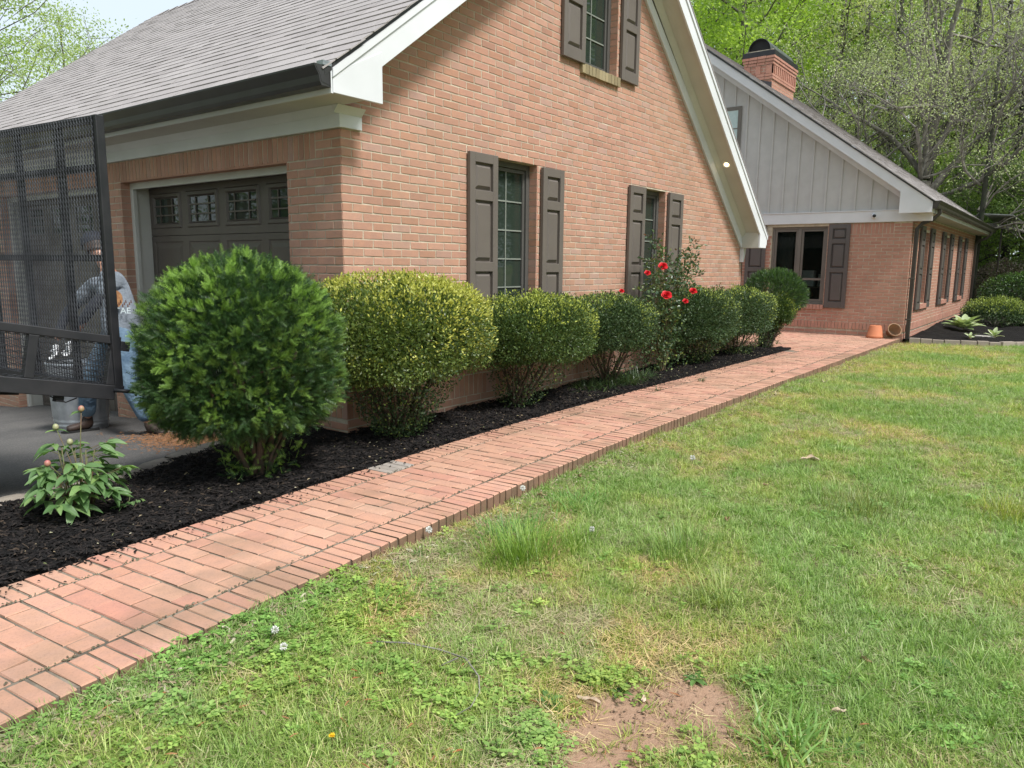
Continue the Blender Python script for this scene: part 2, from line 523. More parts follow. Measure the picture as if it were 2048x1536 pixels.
# window head / sill rowlocks for upper window
N1 = bricks_build(gable, bl, (0, 0, 0), (1, 0, 0), (0, -1, 0), M['brick'], singles=190, keep=lambda c: c.z > 1.15 and c.x > 0)
sill = MB()
for (w0, w1, v0, v1) in WIN:
    for i, b in enumerate(soldiers(w0 - 0.05, w1 + 0.03, v0 - 0.105, v0)):
        V, F = brick_mesh('b', b[1] - b[0] - 0.008, 0.10, D=0.14, seed=i)
        V = V + np.array([(b[0] + b[1]) / 2, 0, v0 - 0.052])
        V[:, 1] = -V[:, 1] - 0.04
        sill.add(V, [tuple(f) for f in F[:, ::-1]], 0 if v0 > 3 else 1)
sill.build('window_sill', [M['brick_sill'], M['brick']], gable)
# brick reveals of the window openings
for (w0, w1, v0, v1) in WIN:
  for xx, s in ((w1, 1), (w0, -1)):
    rev = MB()
    n = int((v1 - v0) / CH)
    for k in range(n + 1):
        z0 = v1 - (k + 1) * CH + 0.004; z1 = v1 - k * CH - 0.004
        if z0 < v0: z0 = v0
        if z1 - z0 < 0.01: continue
        rev.box((xx - s * 0.004, 0.002, z0), (xx + s * 0.02, 0.094 + 0.002 * (k % 2), z1))
    rev.build('window_reveal', M['brick'], gable)

# windows of the gable wall
def window(parent, x0, x1, z0, z1, y, cols, rows, glass, name='window', sash=M['sash']):
    w = group_obj(name, parent)
    fr = MB(); t = 0.055
    fr.box((x0, y, z0), (x0 + t, y + 0.08, z1)); fr.box((x1 - t, y, z0), (x1, y + 0.08, z1))
    fr.box((x0 + t, y, z1 - t), (x1 - t, y + 0.08, z1)); fr.box((x0 + t, y, z0), (x1 - t, y + 0.08, z0 + t))
    fr.build('frame', sash, w, bevel=0.004)
    s2 = MB(); a = t + 0.002; s = 0.035
    X0, X1, Z0, Z1 = x0 + a, x1 - a, z0 + a, z1 - a
    s2.box((X0, y + 0.02, Z0), (X0 + s, y + 0.06, Z1)); s2.box((X1 - s, y + 0.02, Z0), (X1, y + 0.06, Z1))
    s2.box((X0 + s, y + 0.02, Z1 - s), (X1 - s, y + 0.06, Z1)); s2.box((X0 + s, y + 0.02, Z0), (X1 - s, y + 0.06, Z0 + s))
    s2.build('sash', sash, w, bevel=0.003)
    gx0, gx1, gz0, gz1 = X0 + s, X1 - s, Z0 + s, Z1 - s
    g = MB(); g.box((gx0 - 0.004, y + 0.042, gz0 - 0.004), (gx1 + 0.004, y + 0.048, gz1 + 0.004)); g.build('pane', glass, w)
    for i in range(1, cols):
        mb = MB(); x = gx0 + (gx1 - gx0) * i / cols
        mb.box((x - 0.0065, y + 0.033, gz0), (x + 0.0065, y + 0.041, gz1)); mb.build('muntin', M['muntin'], w)
    for i in range(1, rows):
        mb = MB(); z = gz0 + (gz1 - gz0) * i / rows
        mb.box((gx0, y + 0.031, z - 0.0065), (gx1, y + 0.0405, z + 0.0065)); mb.build('muntin', M['muntin'], w)
    return w
for i, (a, b, c, d) in enumerate(WIN):
    window(house, a, b, c, d, 0.098, 2, 6 if i < 2 else 4, M['glass'])

def shutter(parent, x0, x1, z0, z1, M4, mat, rails=(0.0, 0.2, 0.545, 1.0)):
    """local: x across, y outward negative, z up; M4 places it"""
    sh = group_obj('shutter', parent)
    d0, d1 = -0.012, -0.05
    st = 0.075; sw = 0.045
    fr = MB()
    H = z1 - z0
    fr.box((x0, d0, z0), (x0 + st, d1, z1), M4); fr.box((x1 - st, d0, z0), (x1, d1, z1), M4)
    rz = [z1 - f * H for f in rails]
    spans = []
    zt = z1 - 0.085
    fr.box((x0 + st, d0, zt), (x1 - st, d1, z1), M4)
    for k, f in enumerate(rails[1:-1]):
        z = z1 - f * H
        fr.box((x0 + st, d0, z - sw), (x1 - st, d1, z + sw), M4)
        spans.append((z + sw, zt)); zt = z - sw
    zb = z0 + 0.125
    fr.box((x0 + st, d0, z0), (x1 - st, d1, zb), M4)
    spans.append((zb, zt))
    fr.build('frame', mat, sh, bevel=0.004)
    for (a, b) in spans:
        p = MB(); i0 = 0.0; i1 = 0.042
        X0, X1 = x0 + st, x1 - st
        o = [(X0, -0.018, a), (X1, -0.018, a), (X1, -0.018, b), (X0, -0.018, b)]
        q = [(X0 + 0.012, -0.018, a + 0.012), (X1 - 0.012, -0.018, a + 0.012), (X1 - 0.012, -0.018, b - 0.012), (X0 + 0.012, -0.018, b - 0.012)]
        r_ = [(X0 + i1, -0.043, a + i1), (X1 - i1, -0.043, a + i1), (X1 - i1, -0.043, b - i1), (X0 + i1, -0.043, b - i1)]
        vs = [M4 @ Vector(v) for v in o + q + r_]
        fs = []
        for k in range(2):
            for i in range(4): fs.append((k*4+i, k*4+(i+1)%4, (k+1)*4+(i+1)%4, (k+1)*4+i))
        fs.append((8, 9, 10, 11))
        p.add(vs, fs); p.build('raised_panel', mat, sh)
    return sh
I4 = Matrix.Identity(4)
for (a, b, c, d) in ((1.45, 1.86, 0.476, 2.364), (2.615, 3.005, 0.476, 2.345), (4.49, 4.90, 0.476, 2.335), (5.60, 6.03, 0.476, 2.335)):
    shutter(house, a, b, c, d, I4, M['shutter'])
for (a, b) in ((2.945, 3.37), (4.18, 4.59)):
    shutter(house, a, b, 3.50, 4.77, I4, M['shutter'], rails=(0, 0.42, 1.0) if False else (0.0, 0.14, 0.52, 1.0))

# garage front wall (plane x = 0, faces -X); u runs along +Y
D1 = (0.66, 3.41, -0.6, 2.13 + 0.04); D2 = (3.82, 6.57, -0.6, 2.17)
GY = 8.97
gar = group_obj('garage_wall', house)
slab_wall('mortar', gar, 0.0085, GY, GB - 0.3, 2.55, (D1, D2), None, lambda u, v, n: (JM - n, u, v), M['mortar'])
b2 = []
HD = D1[3] + 0.0
b2 += courses(0, GY, SB + 0.2031, SB + 0.2031 + CH * 27, (D1, D2))          # up to ~2.15
topc = SB + 0.2031 + CH * 27
b2 += soldiers(0.30, 8.6, topc, topc + 0.2031)
b2 += courses(0, 0.30, topc, topc + 0.2031) + courses(8.6, GY, topc, topc + 0.2031)
b2 += courses(0, GY, GB - 0.3, SB, (D1, D2))
b2 += [b for b in soldiers(0, 0.66, SB, SB + 0.2031)] + soldiers(3.41, 3.82, SB, SB + 0.2031) + soldiers(6.57, GY, SB, SB + 0.2031)
N2 = bricks_build(gar, b2, (0, 0, 0), (0, 1, 0), (-1, 0, 0), M['brick'], singles=110, keep=lambda c: c.y < 3.9 and (c.z > 1.0 or c.y > 3.0) and not (c.y < 0.6 and c.z < 1.2))
# brick returns of the openings
for (yy, s) in ((0.66, -1), (3.41, 1), (3.82, -1), (6.57, 1)):
    rv = MB()
    n = int((2.15 - GB + 0.3) / CH)
    for k in range(n):
        z1 = topc - k * CH - 0.004; z0 = z1 - CH + 0.008
        rv.box((0.002, yy - s * 0.004, z0), (0.10 + 0.002 * (k % 2), yy + s * 0.02, z1))
    rv.build('door_reveal', M['brick'], gar)
for (a, b) in ((0.66, 3.41), (3.82, 6.57)):
    rv = MB(); rv.box((0.002, a + .005, topc - 0.003), (0.0935, b - .005, topc + 0.015)); rv.build('lintel_soffit', M['brick'], gar)

# garage doors
def garage_door(y0, y1, z0, z1, x):
    gd = group_obj('garage_door', house)
    fo = MB()
    X0 = 0.095
    t = 0.115
    fo.box((X0, y0, z0), (X0 + 0.04, y0 + t * 0.55, z1)); fo.box((X0, y1 - t * 0.55, z0), (X0 + 0.04, y1, z1))
    fo.box((X0, y0 + t * .55, z1 - t * .6), (X0 + 0.04, y1 - t * .55, z1))
    fo.box((X0 + 0.04, y0 + 0.01, z0), (x + 0.02, y0 + 0.04, z1)); fo.box((X0 + 0.04, y1 - 0.04, z0), (x + 0.02, y1 - 0.01, z1))
    fo.box((X0 + 0.04, y0 + 0.04, z1 - 0.04), (x + 0.02, y1 - 0.04, z1 - 0.01))
    fo.build('door_frame', M['jamb'], gd, bevel=0.003)
    a0, a1 = y0 + 0.05, y1 - 0.05; NS = 5; b1 = z1 - 0.045; H = (b1 - z0) / NS
    W = (a1 - a0) / 4
    slab = MB()
    slab.box((x + 0.012, a0, z0), (x + 0.05, a1, b1)); slab.build('door_core', M['door'], gd)
    def panel(mb, c0, c1, d0, d1, raised):
        # frame ring + bevelled field on plane x
        o = [(x, c0, d0), (x, c1, d0), (x, c1, d1), (x, c0, d1)]
        def inset(k, dx): return [(x + dx, c0 + k, d0 + k), (x + dx, c1 - k, d0 + k), (x + dx, c1 - k, d1 - k), (x + dx, c0 + k, d1 - k)]
        rings = [o, inset(0.012, 0.008), inset(0.03, 0.008), inset(0.07, -0.003)] if raised else [o, inset(0.012, -0.012), inset(0.04, -0.012), inset(0.055, 0.010)]
        vs = [v for r_ in rings for v in r_]; fs = []
        for k in range(len(rings) - 1):
            for i in range(4): fs.append((k*4+i, (k+1)*4+i, (k+1)*4+(i+1)%4, k*4+(i+1)%4))
        k = len(rings) - 1
        if raised: fs.append((k*4+3, k*4+2, k*4+1, k*4))
        mb.add(vs, fs)
        return rings[-1]
    for r_ in range(NS):
        s0 = z0 + r_ * H; s1 = s0 + H - 0.006
        p = MB()
        g = 0.052
        zs0, zs1 = s0 + 0.07, s1 - 0.055
        # stiles and rails as a flat grid with holes
        cells = []
        for c in range(4):
            c0 = a0 + c * W + g; c1 = a0 + (c + 1) * W - g
            cells.append((c0, c1))
        ys = [a0] + [v for cc in cells for v in cc] + [a1]
        def quad(c0, c1, d0, d1): p.add([(x, c0, d0), (x, c1, d0), (x, c1, d1), (x, c0, d1)], [(0, 3, 2, 1)])
        quad(a0, a1, s0, zs0); quad(a0, a1, zs1, s1)
        for i in range(0, len(ys), 2): quad(ys[i], ys[i+1], zs0, zs1)
        p.add([(x, a0, s1), (x, a1, s1), (x + 0.012, a1, s1 + 0.004), (x + 0.012, a0, s1 + 0.004)], [(0, 1, 2, 3)])
        p.add([(x, a0, s0), (x, a1, s0), (x + 0.012, a1, s0 - 0.002), (x + 0.012, a0, s0 - 0.002)], [(3, 2, 1, 0)])
        for (c0, c1) in cells:
            rg = panel(p, c0, c1, zs0, zs1, r_ != NS - 1)
        p.build('door_section', M['door'], gd)
        if r_ == NS - 1:
            for (c0, c1) in cells:
                e = 0.062
                w0, w1, v0, v1 = c0 + e, c1 - e, zs0 + e, zs1 - e
                q = MB(); q.box((x + 0.006, w0 - 0.002, v0 - 0.002), (x + 0.011, w1 + 0.002, v1 + 0.002)); q.build('door_window', M['glass'], gd)
                gr = MB()
                for yy in (w0 + (w1 - w0) * 0.24, w0 + (w1 - w0) * 0.76):
                    gr.box((x - 0.006, yy - 0.007, v0), (x + 0.0055, yy + 0.007, v1))
                for zz in (v0 + (v1 - v0) * 0.3, v0 + (v1 - v0) * 0.7):
                    gr.box((x - 0.0075, w0, zz - 0.007), (x + 0.005, w1, zz + 0.007))
                gr.build('window_grille', M['door'], gd)
garage_door(0.66, 3.41, -0.33, 2.155, 0.27)
garage_door(3.82, 6.57, -0.62, 2.155, 0.27)

# rest of the shell (unseen sides, closes the building)
sh = MB()
sh.box((8.46, 0.095, GB), (8.54, 8.90, 1.75)); sh.box((0.12, 8.90, GB - 0.3), (8.54, 8.97, 2.4))
sh.add([(0.2, 8.95, 2.4), (8.5, 8.95, 1.75), (8.5, 8.95, 2.05), (3.79, 8.95, 5.6), (0.2, 8.95, 2.9)], [(0, 1, 2, 3, 4)])
sh.add([(0.15, 0.2, 2.35), (8.4, 0.2, 2.35), (8.4, 8.8, 2.35), (0.15, 8.8, 2.35)], [(0, 1, 2, 3)])
sh.build('back_wall', M['brick'], house)

# ------------------------------------------------------------------ garage roof
t = NT('asphalt_shingle')
rnd = t.math('FRACT', t.math('ADD', t.island(), t.objrand()))
c = t.ramp(rnd, [(0, (0.35, 0.325, 0.322)), (0.35, (0.42, 0.39, 0.385)), (0.7, (0.38, 0.355, 0.35)), (1, (0.45, 0.42, 0.415))])
c = t.mix(t.math('MULTIPLY', t.ramp(t.noise(300, 2), [(0.42, (0, 0, 0)), (0.6, (1, 1, 1))]), 0.45), c, (0.10, 0.09, 0.09))
M['shingle'] = t.fin(c, 0.95, 0, t.bump(t.noise(400, 2), 0.5, 0.002), 0.15)

OV = 0.33
roof = group_obj('garage_roof', house)
deck = MB()
y0r, y1r = -OV, GY + OV
def rp(x, dz): return roofz(x) + dz
for (xa, xb) in ((-0.40, RX), (RX, 8.78)):
    za = roofL(xa) if xa < RX - 0.01 else RZ; zb = RZ if xb == RX else roofR(xb)
    deck.prism([(xa, y0r, za - 0.012), (xb, y0r, zb - 0.012), (xb, y0r, zb - 0.05), (xa, y0r, za - 0.05)], (0, y1r - y0r, 0))
deck.build('roof_deck', M['gutter'], roof)
def shingles(parent, P0, U, S, nu, ns, W, E, singles, name='shingle', vis=None):
    """P0 corner at the eave, U along the eave, S up the slope; nu tabs, ns courses"""
    P0 = Vector(P0); U = Vector(U).normalized(); S = Vector(S).normalized(); N = U.cross(S)
    if N.z < 0: N = -N
    tabs = []
    for k in range(ns):
        off = random.uniform(0, W)
        pos_ = off - W
        while pos_ < nu * W:
            wd_ = W * random.uniform(0.55, 1.15)
            a = pos_; b = a + wd_ - 0.005; pos_ += wd_
            a = max(a, -0.02); b = min(b, nu * W + 0.02)
            if b - a < 0.04: continue
            th = 0.008 if random.random() < 0.4 else 0.005
            tabs.append((a, b, k * E, th))
    tabs.sort(key=lambda q: (P0 + U * q[0] + S * q[2] - CAM).length)
    Vs, Fs, b0 = [], [], 0
    for j, (a, b, s, th) in enumerate(tabs):
        ln = E + 0.03
        h0, h1 = 0.004 + th, 0.003
        pts = [(a, s - 0.0, h0), (b, s - 0.0, h0 + random.uniform(-.001, .001)), (b, s + ln, h1), (a, s + ln, h1), (a, s, 0.0), (b, s, 0.0), (b, s + ln, -0.004), (a, s + ln, -0.004)]
        V = np.array([P0 + U * p[0] + S * p[1] + N * p[2] for p in pts])
        F = np.array([(0, 1, 2, 3), (4, 5, 1, 0), (5, 6, 2, 1), (7, 4, 0, 3)])
        if U.cross(S).z < 0: F = F[:, ::-1]
        if j < singles:
            cc = V.mean(0)
            me = mesh_np(name, V - cc, F, M['shingle'])
            put(name, me, parent, Matrix.Translation(Vector(cc)))
        else:
            Vs.append(V); Fs.append(F + b0); b0 += 8
    put('shingle_courses', mesh_np('shingle_courses', np.vstack(Vs), np.vstack(Fs), M['shingle']), parent, kind='stuff')
dl = Vector((1, 0, 0.75)).normalized()
lenL = (RX + 0.42) / dl.x
nsL = int(lenL / 0.1365)
shingles(roof, (-0.42, y0r - 0.015, roofL(-0.42)), (0, 1, 0), dl, int((y1r - y0r) / 0.305) + 1, nsL, 0.305, lenL / nsL, 300)
cap = MB()
for i in range(32):
    ya = y0r + i * 0.3; yb = min(ya + 0.31, y1r)
    cap.add([(RX - 0.13, ya, RZ - 0.09 + 0.012), (RX, ya, RZ + 0.022), (RX + 0.13, ya, RZ - 0.09 + 0.012), (RX - 0.13, yb, RZ - 0.095), (RX, yb, RZ + 0.012), (RX + 0.13, yb, RZ - 0.095)], [(0, 1, 4, 3), (1, 2, 5, 4)])
cap.build('ridge_cap', M['shingle'], roof)
rs = MB()
rs.prism([(RX, y0r - 0.01, RZ + 0.008), (8.80, y0r - 0.01, roofR(8.80) + 0.008), (8.80, y0r - 0.01, roofR(8.80) - 0.008), (RX, y0r - 0.01, RZ - 0.008)], (0, y1r - y0r + 0.02, 0))
rs.build('rear_slope', M['shingle'], roof)

# rake trim: fascia (plane y=-OV), crown, soffit, frieze and pork-chop returns
trim = group_obj('rake_trim', house)
FH = 0.235
def fl(x): return roofL(x) - 0.05
def fr_(x): return roofR(x) - 0.05
fa = MB()
yf = -OV + 0.002
fa.prism([(-0.34, yf, fl(-0.34)), (RX, yf, RZ - 0.05), (RX, yf, RZ - 0.05 - FH * 1.05), (0.12, yf, fl(0.12) - FH), (-0.21, yf, 2.507), (-0.34, yf, 2.507)], (0, 0.025, 0))
fa.build('rake_board', M['white'], trim, bevel=0.003)
fa = MB()
fa.prism([(RX + 0.001, yf, RZ - 0.05), (8.75, yf, fr_(8.75)), (8.75, yf, fr_(8.75) - FH * 0.55), (8.40, yf, fr_(8.40) - FH), (RX + 0.001, yf, RZ - 0.05 - FH * 1.05)], (0, 0.025, 0))
fa.build('rake_board', M['white'], trim, bevel=0.003)
fa = MB()   # left pork chop
fa.prism([(-0.335, yf - 0.004, fl(-0.335) - 0.02), (0.125, yf - 0.004, fl(0.125) - 0.13), (0.125, yf - 0.004, 2.505), (-0.335, yf - 0.004, 2.505)], (0, 0.03, 0))
fa.build('cornice_return', M['white'], trim, bevel=0.003)
fa = MB()   # right pork chop + its inner face
fa.prism([(8.40, yf - 0.004, fr_(8.40) - 0.10), (8.75, yf - 0.004, fr_(8.75) - 0.02), (8.70, yf - 0.004, 1.67), (8.40, yf - 0.004, 1.67)], (0, 0.03, 0))
fa.build('cornice_return', M['white'], trim, bevel=0.003)
fa = MB()
fa.box((8.40, -OV + 0.03, 1.67), (8.425, -0.005, 2.02)); fa.box((8.425, -OV + 0.03, 1.67), (8.70, -0.005, 1.69))
fa.build('return_side', M['cream'], trim)
fa = MB()   # shingle mould on the rake boards
for f, xa, xb in ((fl, -0.34, RX), (fr_, RX, 8.75)):
    fa.prism([(xa, yf - 0.014, f(xa) + 0.012), (xb, yf - 0.014, f(xb) + 0.012), (xb, yf - 0.014, f(xb) - 0.045), (xa, yf - 0.014, f(xa) - 0.045)], (0, 0.014, 0))
fa.build('shingle_mould', M['white'], trim)
so = MB()
for f, xa, xb in ((fl, 0.125, RX), (fr_, RX, 8.42)):
    za, zb = f(xa) - FH + 0.03, f(xb) - FH + 0.03
    if xb == RX: zb = RZ - 0.05 - FH + 0.03
    so.prism([(xa, -OV + 0.028, za), (xb, -OV + 0.028, zb), (xb, -OV + 0.028, zb + 0.015), (xa, -OV + 0.028, za + 0.015)], (0, OV - 0.033, 0))
so.build('rake_soffit', M['cream'], trim)
fz = MB()
for (xa, xb) in ((0.43, RX - 0.1), (RX - 0.1, 8.40)):
    A = frieze(xa); B = frieze(xb)
    sl = lambda x: (roofz(x) - 0.05 - FH + 0.03)
    fz.prism([(xa, -0.03, A), (xb, -0.03, B), (xb, -0.03, sl(xb)), (xa, -0.03, sl(xa))], (0, 0.028, 0))
fz.prism([(0.10, -0.03, 2.67), (0.43, -0.03, frieze(0.43)), (0.43, -0.03, roofz(.43) - .26), (0.10, -0.03, roofz(0.10) - 0.26)], (0, 0.028, 0))
fz.build('frieze_board', M['white'], trim)
cm = MB()
for (xa, xb) in ((0.12, RX), (RX, 8.40)):
    g = lambda x: roofz(x) - 0.05 - FH + 0.028
    cm.prism([(xa, -0.031, g(xa)), (xa, -0.095, g(xa)), (xa, -0.031, g(xa) - 0.075)], (xb - xa, 0, g(xb) - g(xa)))
cm.build('crown_mould', M['cream'], trim)

# eave on the garage front
ev = group_obj('eave_trim', house)
e = MB(); e.box((-0.33, -OV + 0.03, 2.505), (-0.03, GY + OV, 2.52)); e.build('soffit', M['cream'], ev)
e = MB(); e.box((-0.35, -OV + 0.002, 2.50), (-0.331, GY + OV, 2.68)); e.build('fascia', M['white'], ev)
e = MB(); e.box((-0.03, -0.03, 2.355), (-0.002, GY, 2.504)); e.box((-0.028, -0.0305, 2.357), (0.19, -0.002, 2.504)); e.build('frieze_board', M['white'], ev, bevel=0.002)
e = MB(); e.prism([(-0.031, -0.031, 2.504), (-0.085, -0.031, 2.504), (-0.031, -0.031, 2.45)], (0, GY, 0)); e.prism([(-0.085, -0.031, 2.504), (-0.085, -0.085, 2.504), (-0.085, -0.031, 2.45)], (0.27, 0, 0))
e.build('crown_mould', M['white'], ev)
g = MB()
prof = [(-0.352, 2.535), (-0.43, 2.535), (-0.445, 2.56), (-0.452, 2.60), (-0.475, 2.635), (-0.487, 2.655), (-0.487, 2.668), (-0.475, 2.668), (-0.475, 2.656), (-0.46, 2.63), (-0.44, 2.60), (-0.43, 2.56), (-0.36, 2.545), (-0.36, 2.67), (-0.352, 2.67)]
for a, b in zip(prof[:-1], prof[1:]):
    pass
ring = [(p[0], p[1]) for p in prof]
vsA = [(p[0], -OV, p[1]) for p in ring]; vsB = [(p[0], GY + OV, p[1]) for p in ring]
n = len(ring)
g.add(vsA + vsB, [(i, (i + 1) % n, n + (i + 1) % n, n + i) for i in range(n)])
g.add([(p[0], -OV + 0.002, p[1]) for p in prof[:8]] + [(-0.352, -OV + 0.002, 2.668)], [tuple(range(9))])
g.build('gutter', M['gutter'], house)
ld = MB(); ld.box((-0.345, -OV - 0.005, 2.67), (-0.42, -OV + 0.06, 2.70)); ld.build('drip_flashing', M['galv'], house)

# recessed light in the rake soffit (lit in the photo)
lx = 7.20; lz = fr_(lx) - FH + 0.03
lt = group_obj('soffit_light', house)
nrm = Vector((-0.787, 0, -1)).normalized()
Ml = nrm.to_track_quat('Z', 'Y').to_matrix().to_4x4(); Ml.translation = Vector((lx, -0.175, lz)) + nrm * 0.002
q = MB(); q.lathe([(0.062, 0.006), (0.052, 0.010), (0.045, 0.004)], n=20, M=Ml.to_3x3(), c=Ml.translation); q.build('light_trim', M['white'], lt)
tt = NT('lit_lamp'); em = tt.new('ShaderNodeEmission'); em.inputs[0].default_value = (1, 0.72, 0.36, 1); em.inputs[1].default_value = 5.0; tt.l.new(em.outputs[0], tt.out.inputs[0])
q = MB(); q.lathe([(0.034, 0.004), (0.0, 0.006)], n=20, M=Ml.to_3x3(), c=Ml.translation); q.build('bulb', tt.m, lt)
# white bracket under the return at the wall's end
q = MB(); q.prism([(8.42, -0.06, 1.67), (8.54, -0.06, 1.67), (8.52, -0.06, 1.58), (8.46, -0.06, 1.44), (8.42, -0.06, 1.44)], (0, 0.058, 0)); q.build('bracket', M['white'], house)
q = MB(); q.box((8.541, -0.004, GB), (8.56, 0.03, 1.66)); q.build('corner_flashing', M['brown_metal'], house)
# ------------------------------------------------------------------ the far wing of the house
WX, WY = 12.5, -1.87
WB = -0.25
wf = group_obj('wing_front_wall', house)
WWIN = (-0.32, 0.82, 0.60, 2.205)     # (y0,y1,z0,z1) big double window
slab_wall('mortar', wf, WY + 0.0085, 3.2, WB, 2.26, (WWIN,), None, lambda u, v, n: (WX + JM - n, u, v), M['mortar'])
T0 = 0.02; S1 = T0 + 0.10
wl_ = []
wl_ += soldiers(WY, 3.2, S1, S1 + 0.15, pr=0.012)
k0 = S1 + 0.15; nc = int((2.04 - k0) / CH)
wl_ += courses(WY, 3.2, k0, k0 + nc * CH, (WWIN,))
kt = k0 + nc * CH
wl_ += soldiers(WY + 0.32, -0.32, kt, 2.25) + courses(WY, WY + 0.32, kt, kt + CH * 3)
wl_ += courses(WY, 3.2, WB, WB + 5 * CH)
bricks_build(wf, wl_, (WX, 0, 0), (0, 1, 0), (-1, 0, 0), M['brick_wing'], singles=0)
sl = MB()
for i, b in enumerate(soldiers(WWIN[0] - 0.02, WWIN[1] + 0.02, 0.50, 0.60)):
    V, F = brick_mesh('b', b[1] - b[0] - 0.008, 0.095, D=0.14, seed=i)
    V = np.stack([WX - 0.04 - V[:, 1], V[:, 0] + (b[0] + b[1]) / 2, V[:, 2] + 0.55], 1)
    sl.add(V, [tuple(f) for f in F])
sl.build('window_sill', M['brick_wing'], wf)
# big casement pair
ww = group_obj('window', house)
y0, y1, z0, z1 = WWIN
fx = WX + 0.05
f_ = MB()
f_.box((fx, y0, z0), (fx + 0.08, y0 + 0.05, z1)); f_.box((fx, y1 - 0.05, z0), (fx + 0.08, y1, z1))
f_.box((fx, y0 + .05, z1 - 0.05), (fx + 0.08, y1 - .05, z1)); f_.box((fx, y0 + .05, z0), (fx + 0.08, y1 - .05, z0 + 0.06))
ym = (y0 + y1) / 2
f_.box((fx - 0.01, ym - 0.035, z0 + .06), (fx + 0.08, ym + 0.035, z1 - .05))
f_.build('frame', M['taupe'], ww, bevel=0.003)
for a, b in ((y0 + 0.052, ym - 0.037), (ym + 0.037, y1 - 0.052)):
    s_ = MB(); s = 0.045
    s_.box((fx + 0.015, a, z0 + 0.062), (fx + 0.06, a + s, z1 - 0.052)); s_.box((fx + 0.015, b - s, z0 + 0.062), (fx + 0.06, b, z1 - 0.052))
    s_.box((fx + 0.015, a + s, z1 - 0.052 - s), (fx + 0.06, b - s, z1 - 0.052)); s_.box((fx + 0.015, a + s, z0 + 0.062), (fx + 0.06, b - s, z0 + 0.062 + s))
    s_.box((fx + 0.02, a + s, z0 + 0.50), (fx + 0.055, b - s, z0 + 0.545))
    s_.build('sash', M['taupe'], ww, bevel=0.002)
    g = MB(); g.box((fx + 0.035, a + s - .004, z0 + 0.062 + s - .004), (fx + 0.04, b - s + .004, z1 - 0.052 - s + .004)); g.build('pane', M['glass_clear'], ww)
def Mside(px, py, ang):   # shutter frame: local x -> wall direction
    return Matrix.Translation((px, py, 0)) @ Matrix.Rotation(ang, 4, 'Z')
# on the wing front local x runs along -Y and local -y points to -X
MW = Mside(WX, 0, -math.pi / 2)
shutter(house, -WWIN[0] + 0.03, -WWIN[0] + 0.44, 0.545, 2.235, MW, M['shutter_dark'])
shutter(house, -1.36, -0.93, 0.545, 2.235, MW, M['shutter_dark'])

# room behind the window
rm = group_obj('room', house)
q = MB()
q.add([(12.66, -1.6, -0.1), (18.2, -1.6, -0.1), (18.2, 2.6, -0.1), (12.66, 2.6, -0.1)], [(0, 1, 2, 3)])
q.add([(12.66, -1.6, 2.25), (18.2, -1.6, 2.25), (18.2, 2.6, 2.25), (12.66, 2.6, 2.25)], [(0, 1, 2, 3)])
q.add([(12.66, 2.6, -0.1), (18.2, 2.6, -0.1), (18.2, 2.6, 2.25), (12.66, 2.6, 2.25)], [(0, 1, 2, 3)])
q.add([(12.66, -1.6, -0.1), (18.2, -1.6, -0.1), (18.2, -1.6, 2.25), (12.66, -1.6, 2.25)], [(0, 1, 2, 3)])
for (a, b, c, d) in ((-1.6, 0.02, -0.1, 2.25), (0.9, 2.6, -0.1, 2.25), (0.02, 0.9, -0.1, 0.95), (0.02, 0.9, 1.75, 2.25)):
    q.add([(18.2, a, c), (18.2, b, c), (18.2, b, d), (18.2, a, d)], [(0, 1, 2, 3)])
q.build('interior_wall', M['dark_room'], rm)
q = MB(); q.box((18.18, 0.42, 0.95), (18.2, 0.48, 1.75)); q.build('window_bar', M['sash'], rm)
q = MB(); q.box((13.3, -0.45, 0.92), (14.1, 0.7, 0.95))
for (a, b) in ((13.35, -0.4), (14.05, -0.4), (13.35, 0.65), (14.05, 0.65)): q.box((a - .03, b - .03, -0.1), (a + .03, b + .03, 0.92))
q.build('table', pm('table_wood', (0.16, 0.11, 0.08), None), rm, bevel=0.004)
q = MB(); q.box((13.35, 0.12, 0.955), (13.5, 0.42, 1.30)); q.build('white_box', M['white'], rm)
q = MB(); q.box((13.45, -0.12, 0.955), (13.8, 0.06, 1.22)); q.box((13.4, -0.30, 0.955), (13.7, -0.14, 1.0)); q.build('paper_stack', M['cream'], rm)
q = MB()
for k in range(12): q.tube([(12.78, 0.45 + 0.03 * k, 0.2), (12.78, 0.45 + 0.03 * k, 2.2)], 0.018 + 0.006 * (k % 2), 6)
q.build('curtain', pm('curtain_cloth', (0.10, 0.09, 0.085), None), rm, smooth=True)

# white band board above the brick
q = MB(); q.box((WX - 0.045, WY - 0.33, 2.26), (WX - 0.005, 2.9, 2.475)); q.box((WX - 0.06, WY - 0.0, 2.475), (WX - 0.002, 2.9, 2.492)); q.build('band_board', M['trim_wing'], house, bevel=0.002)
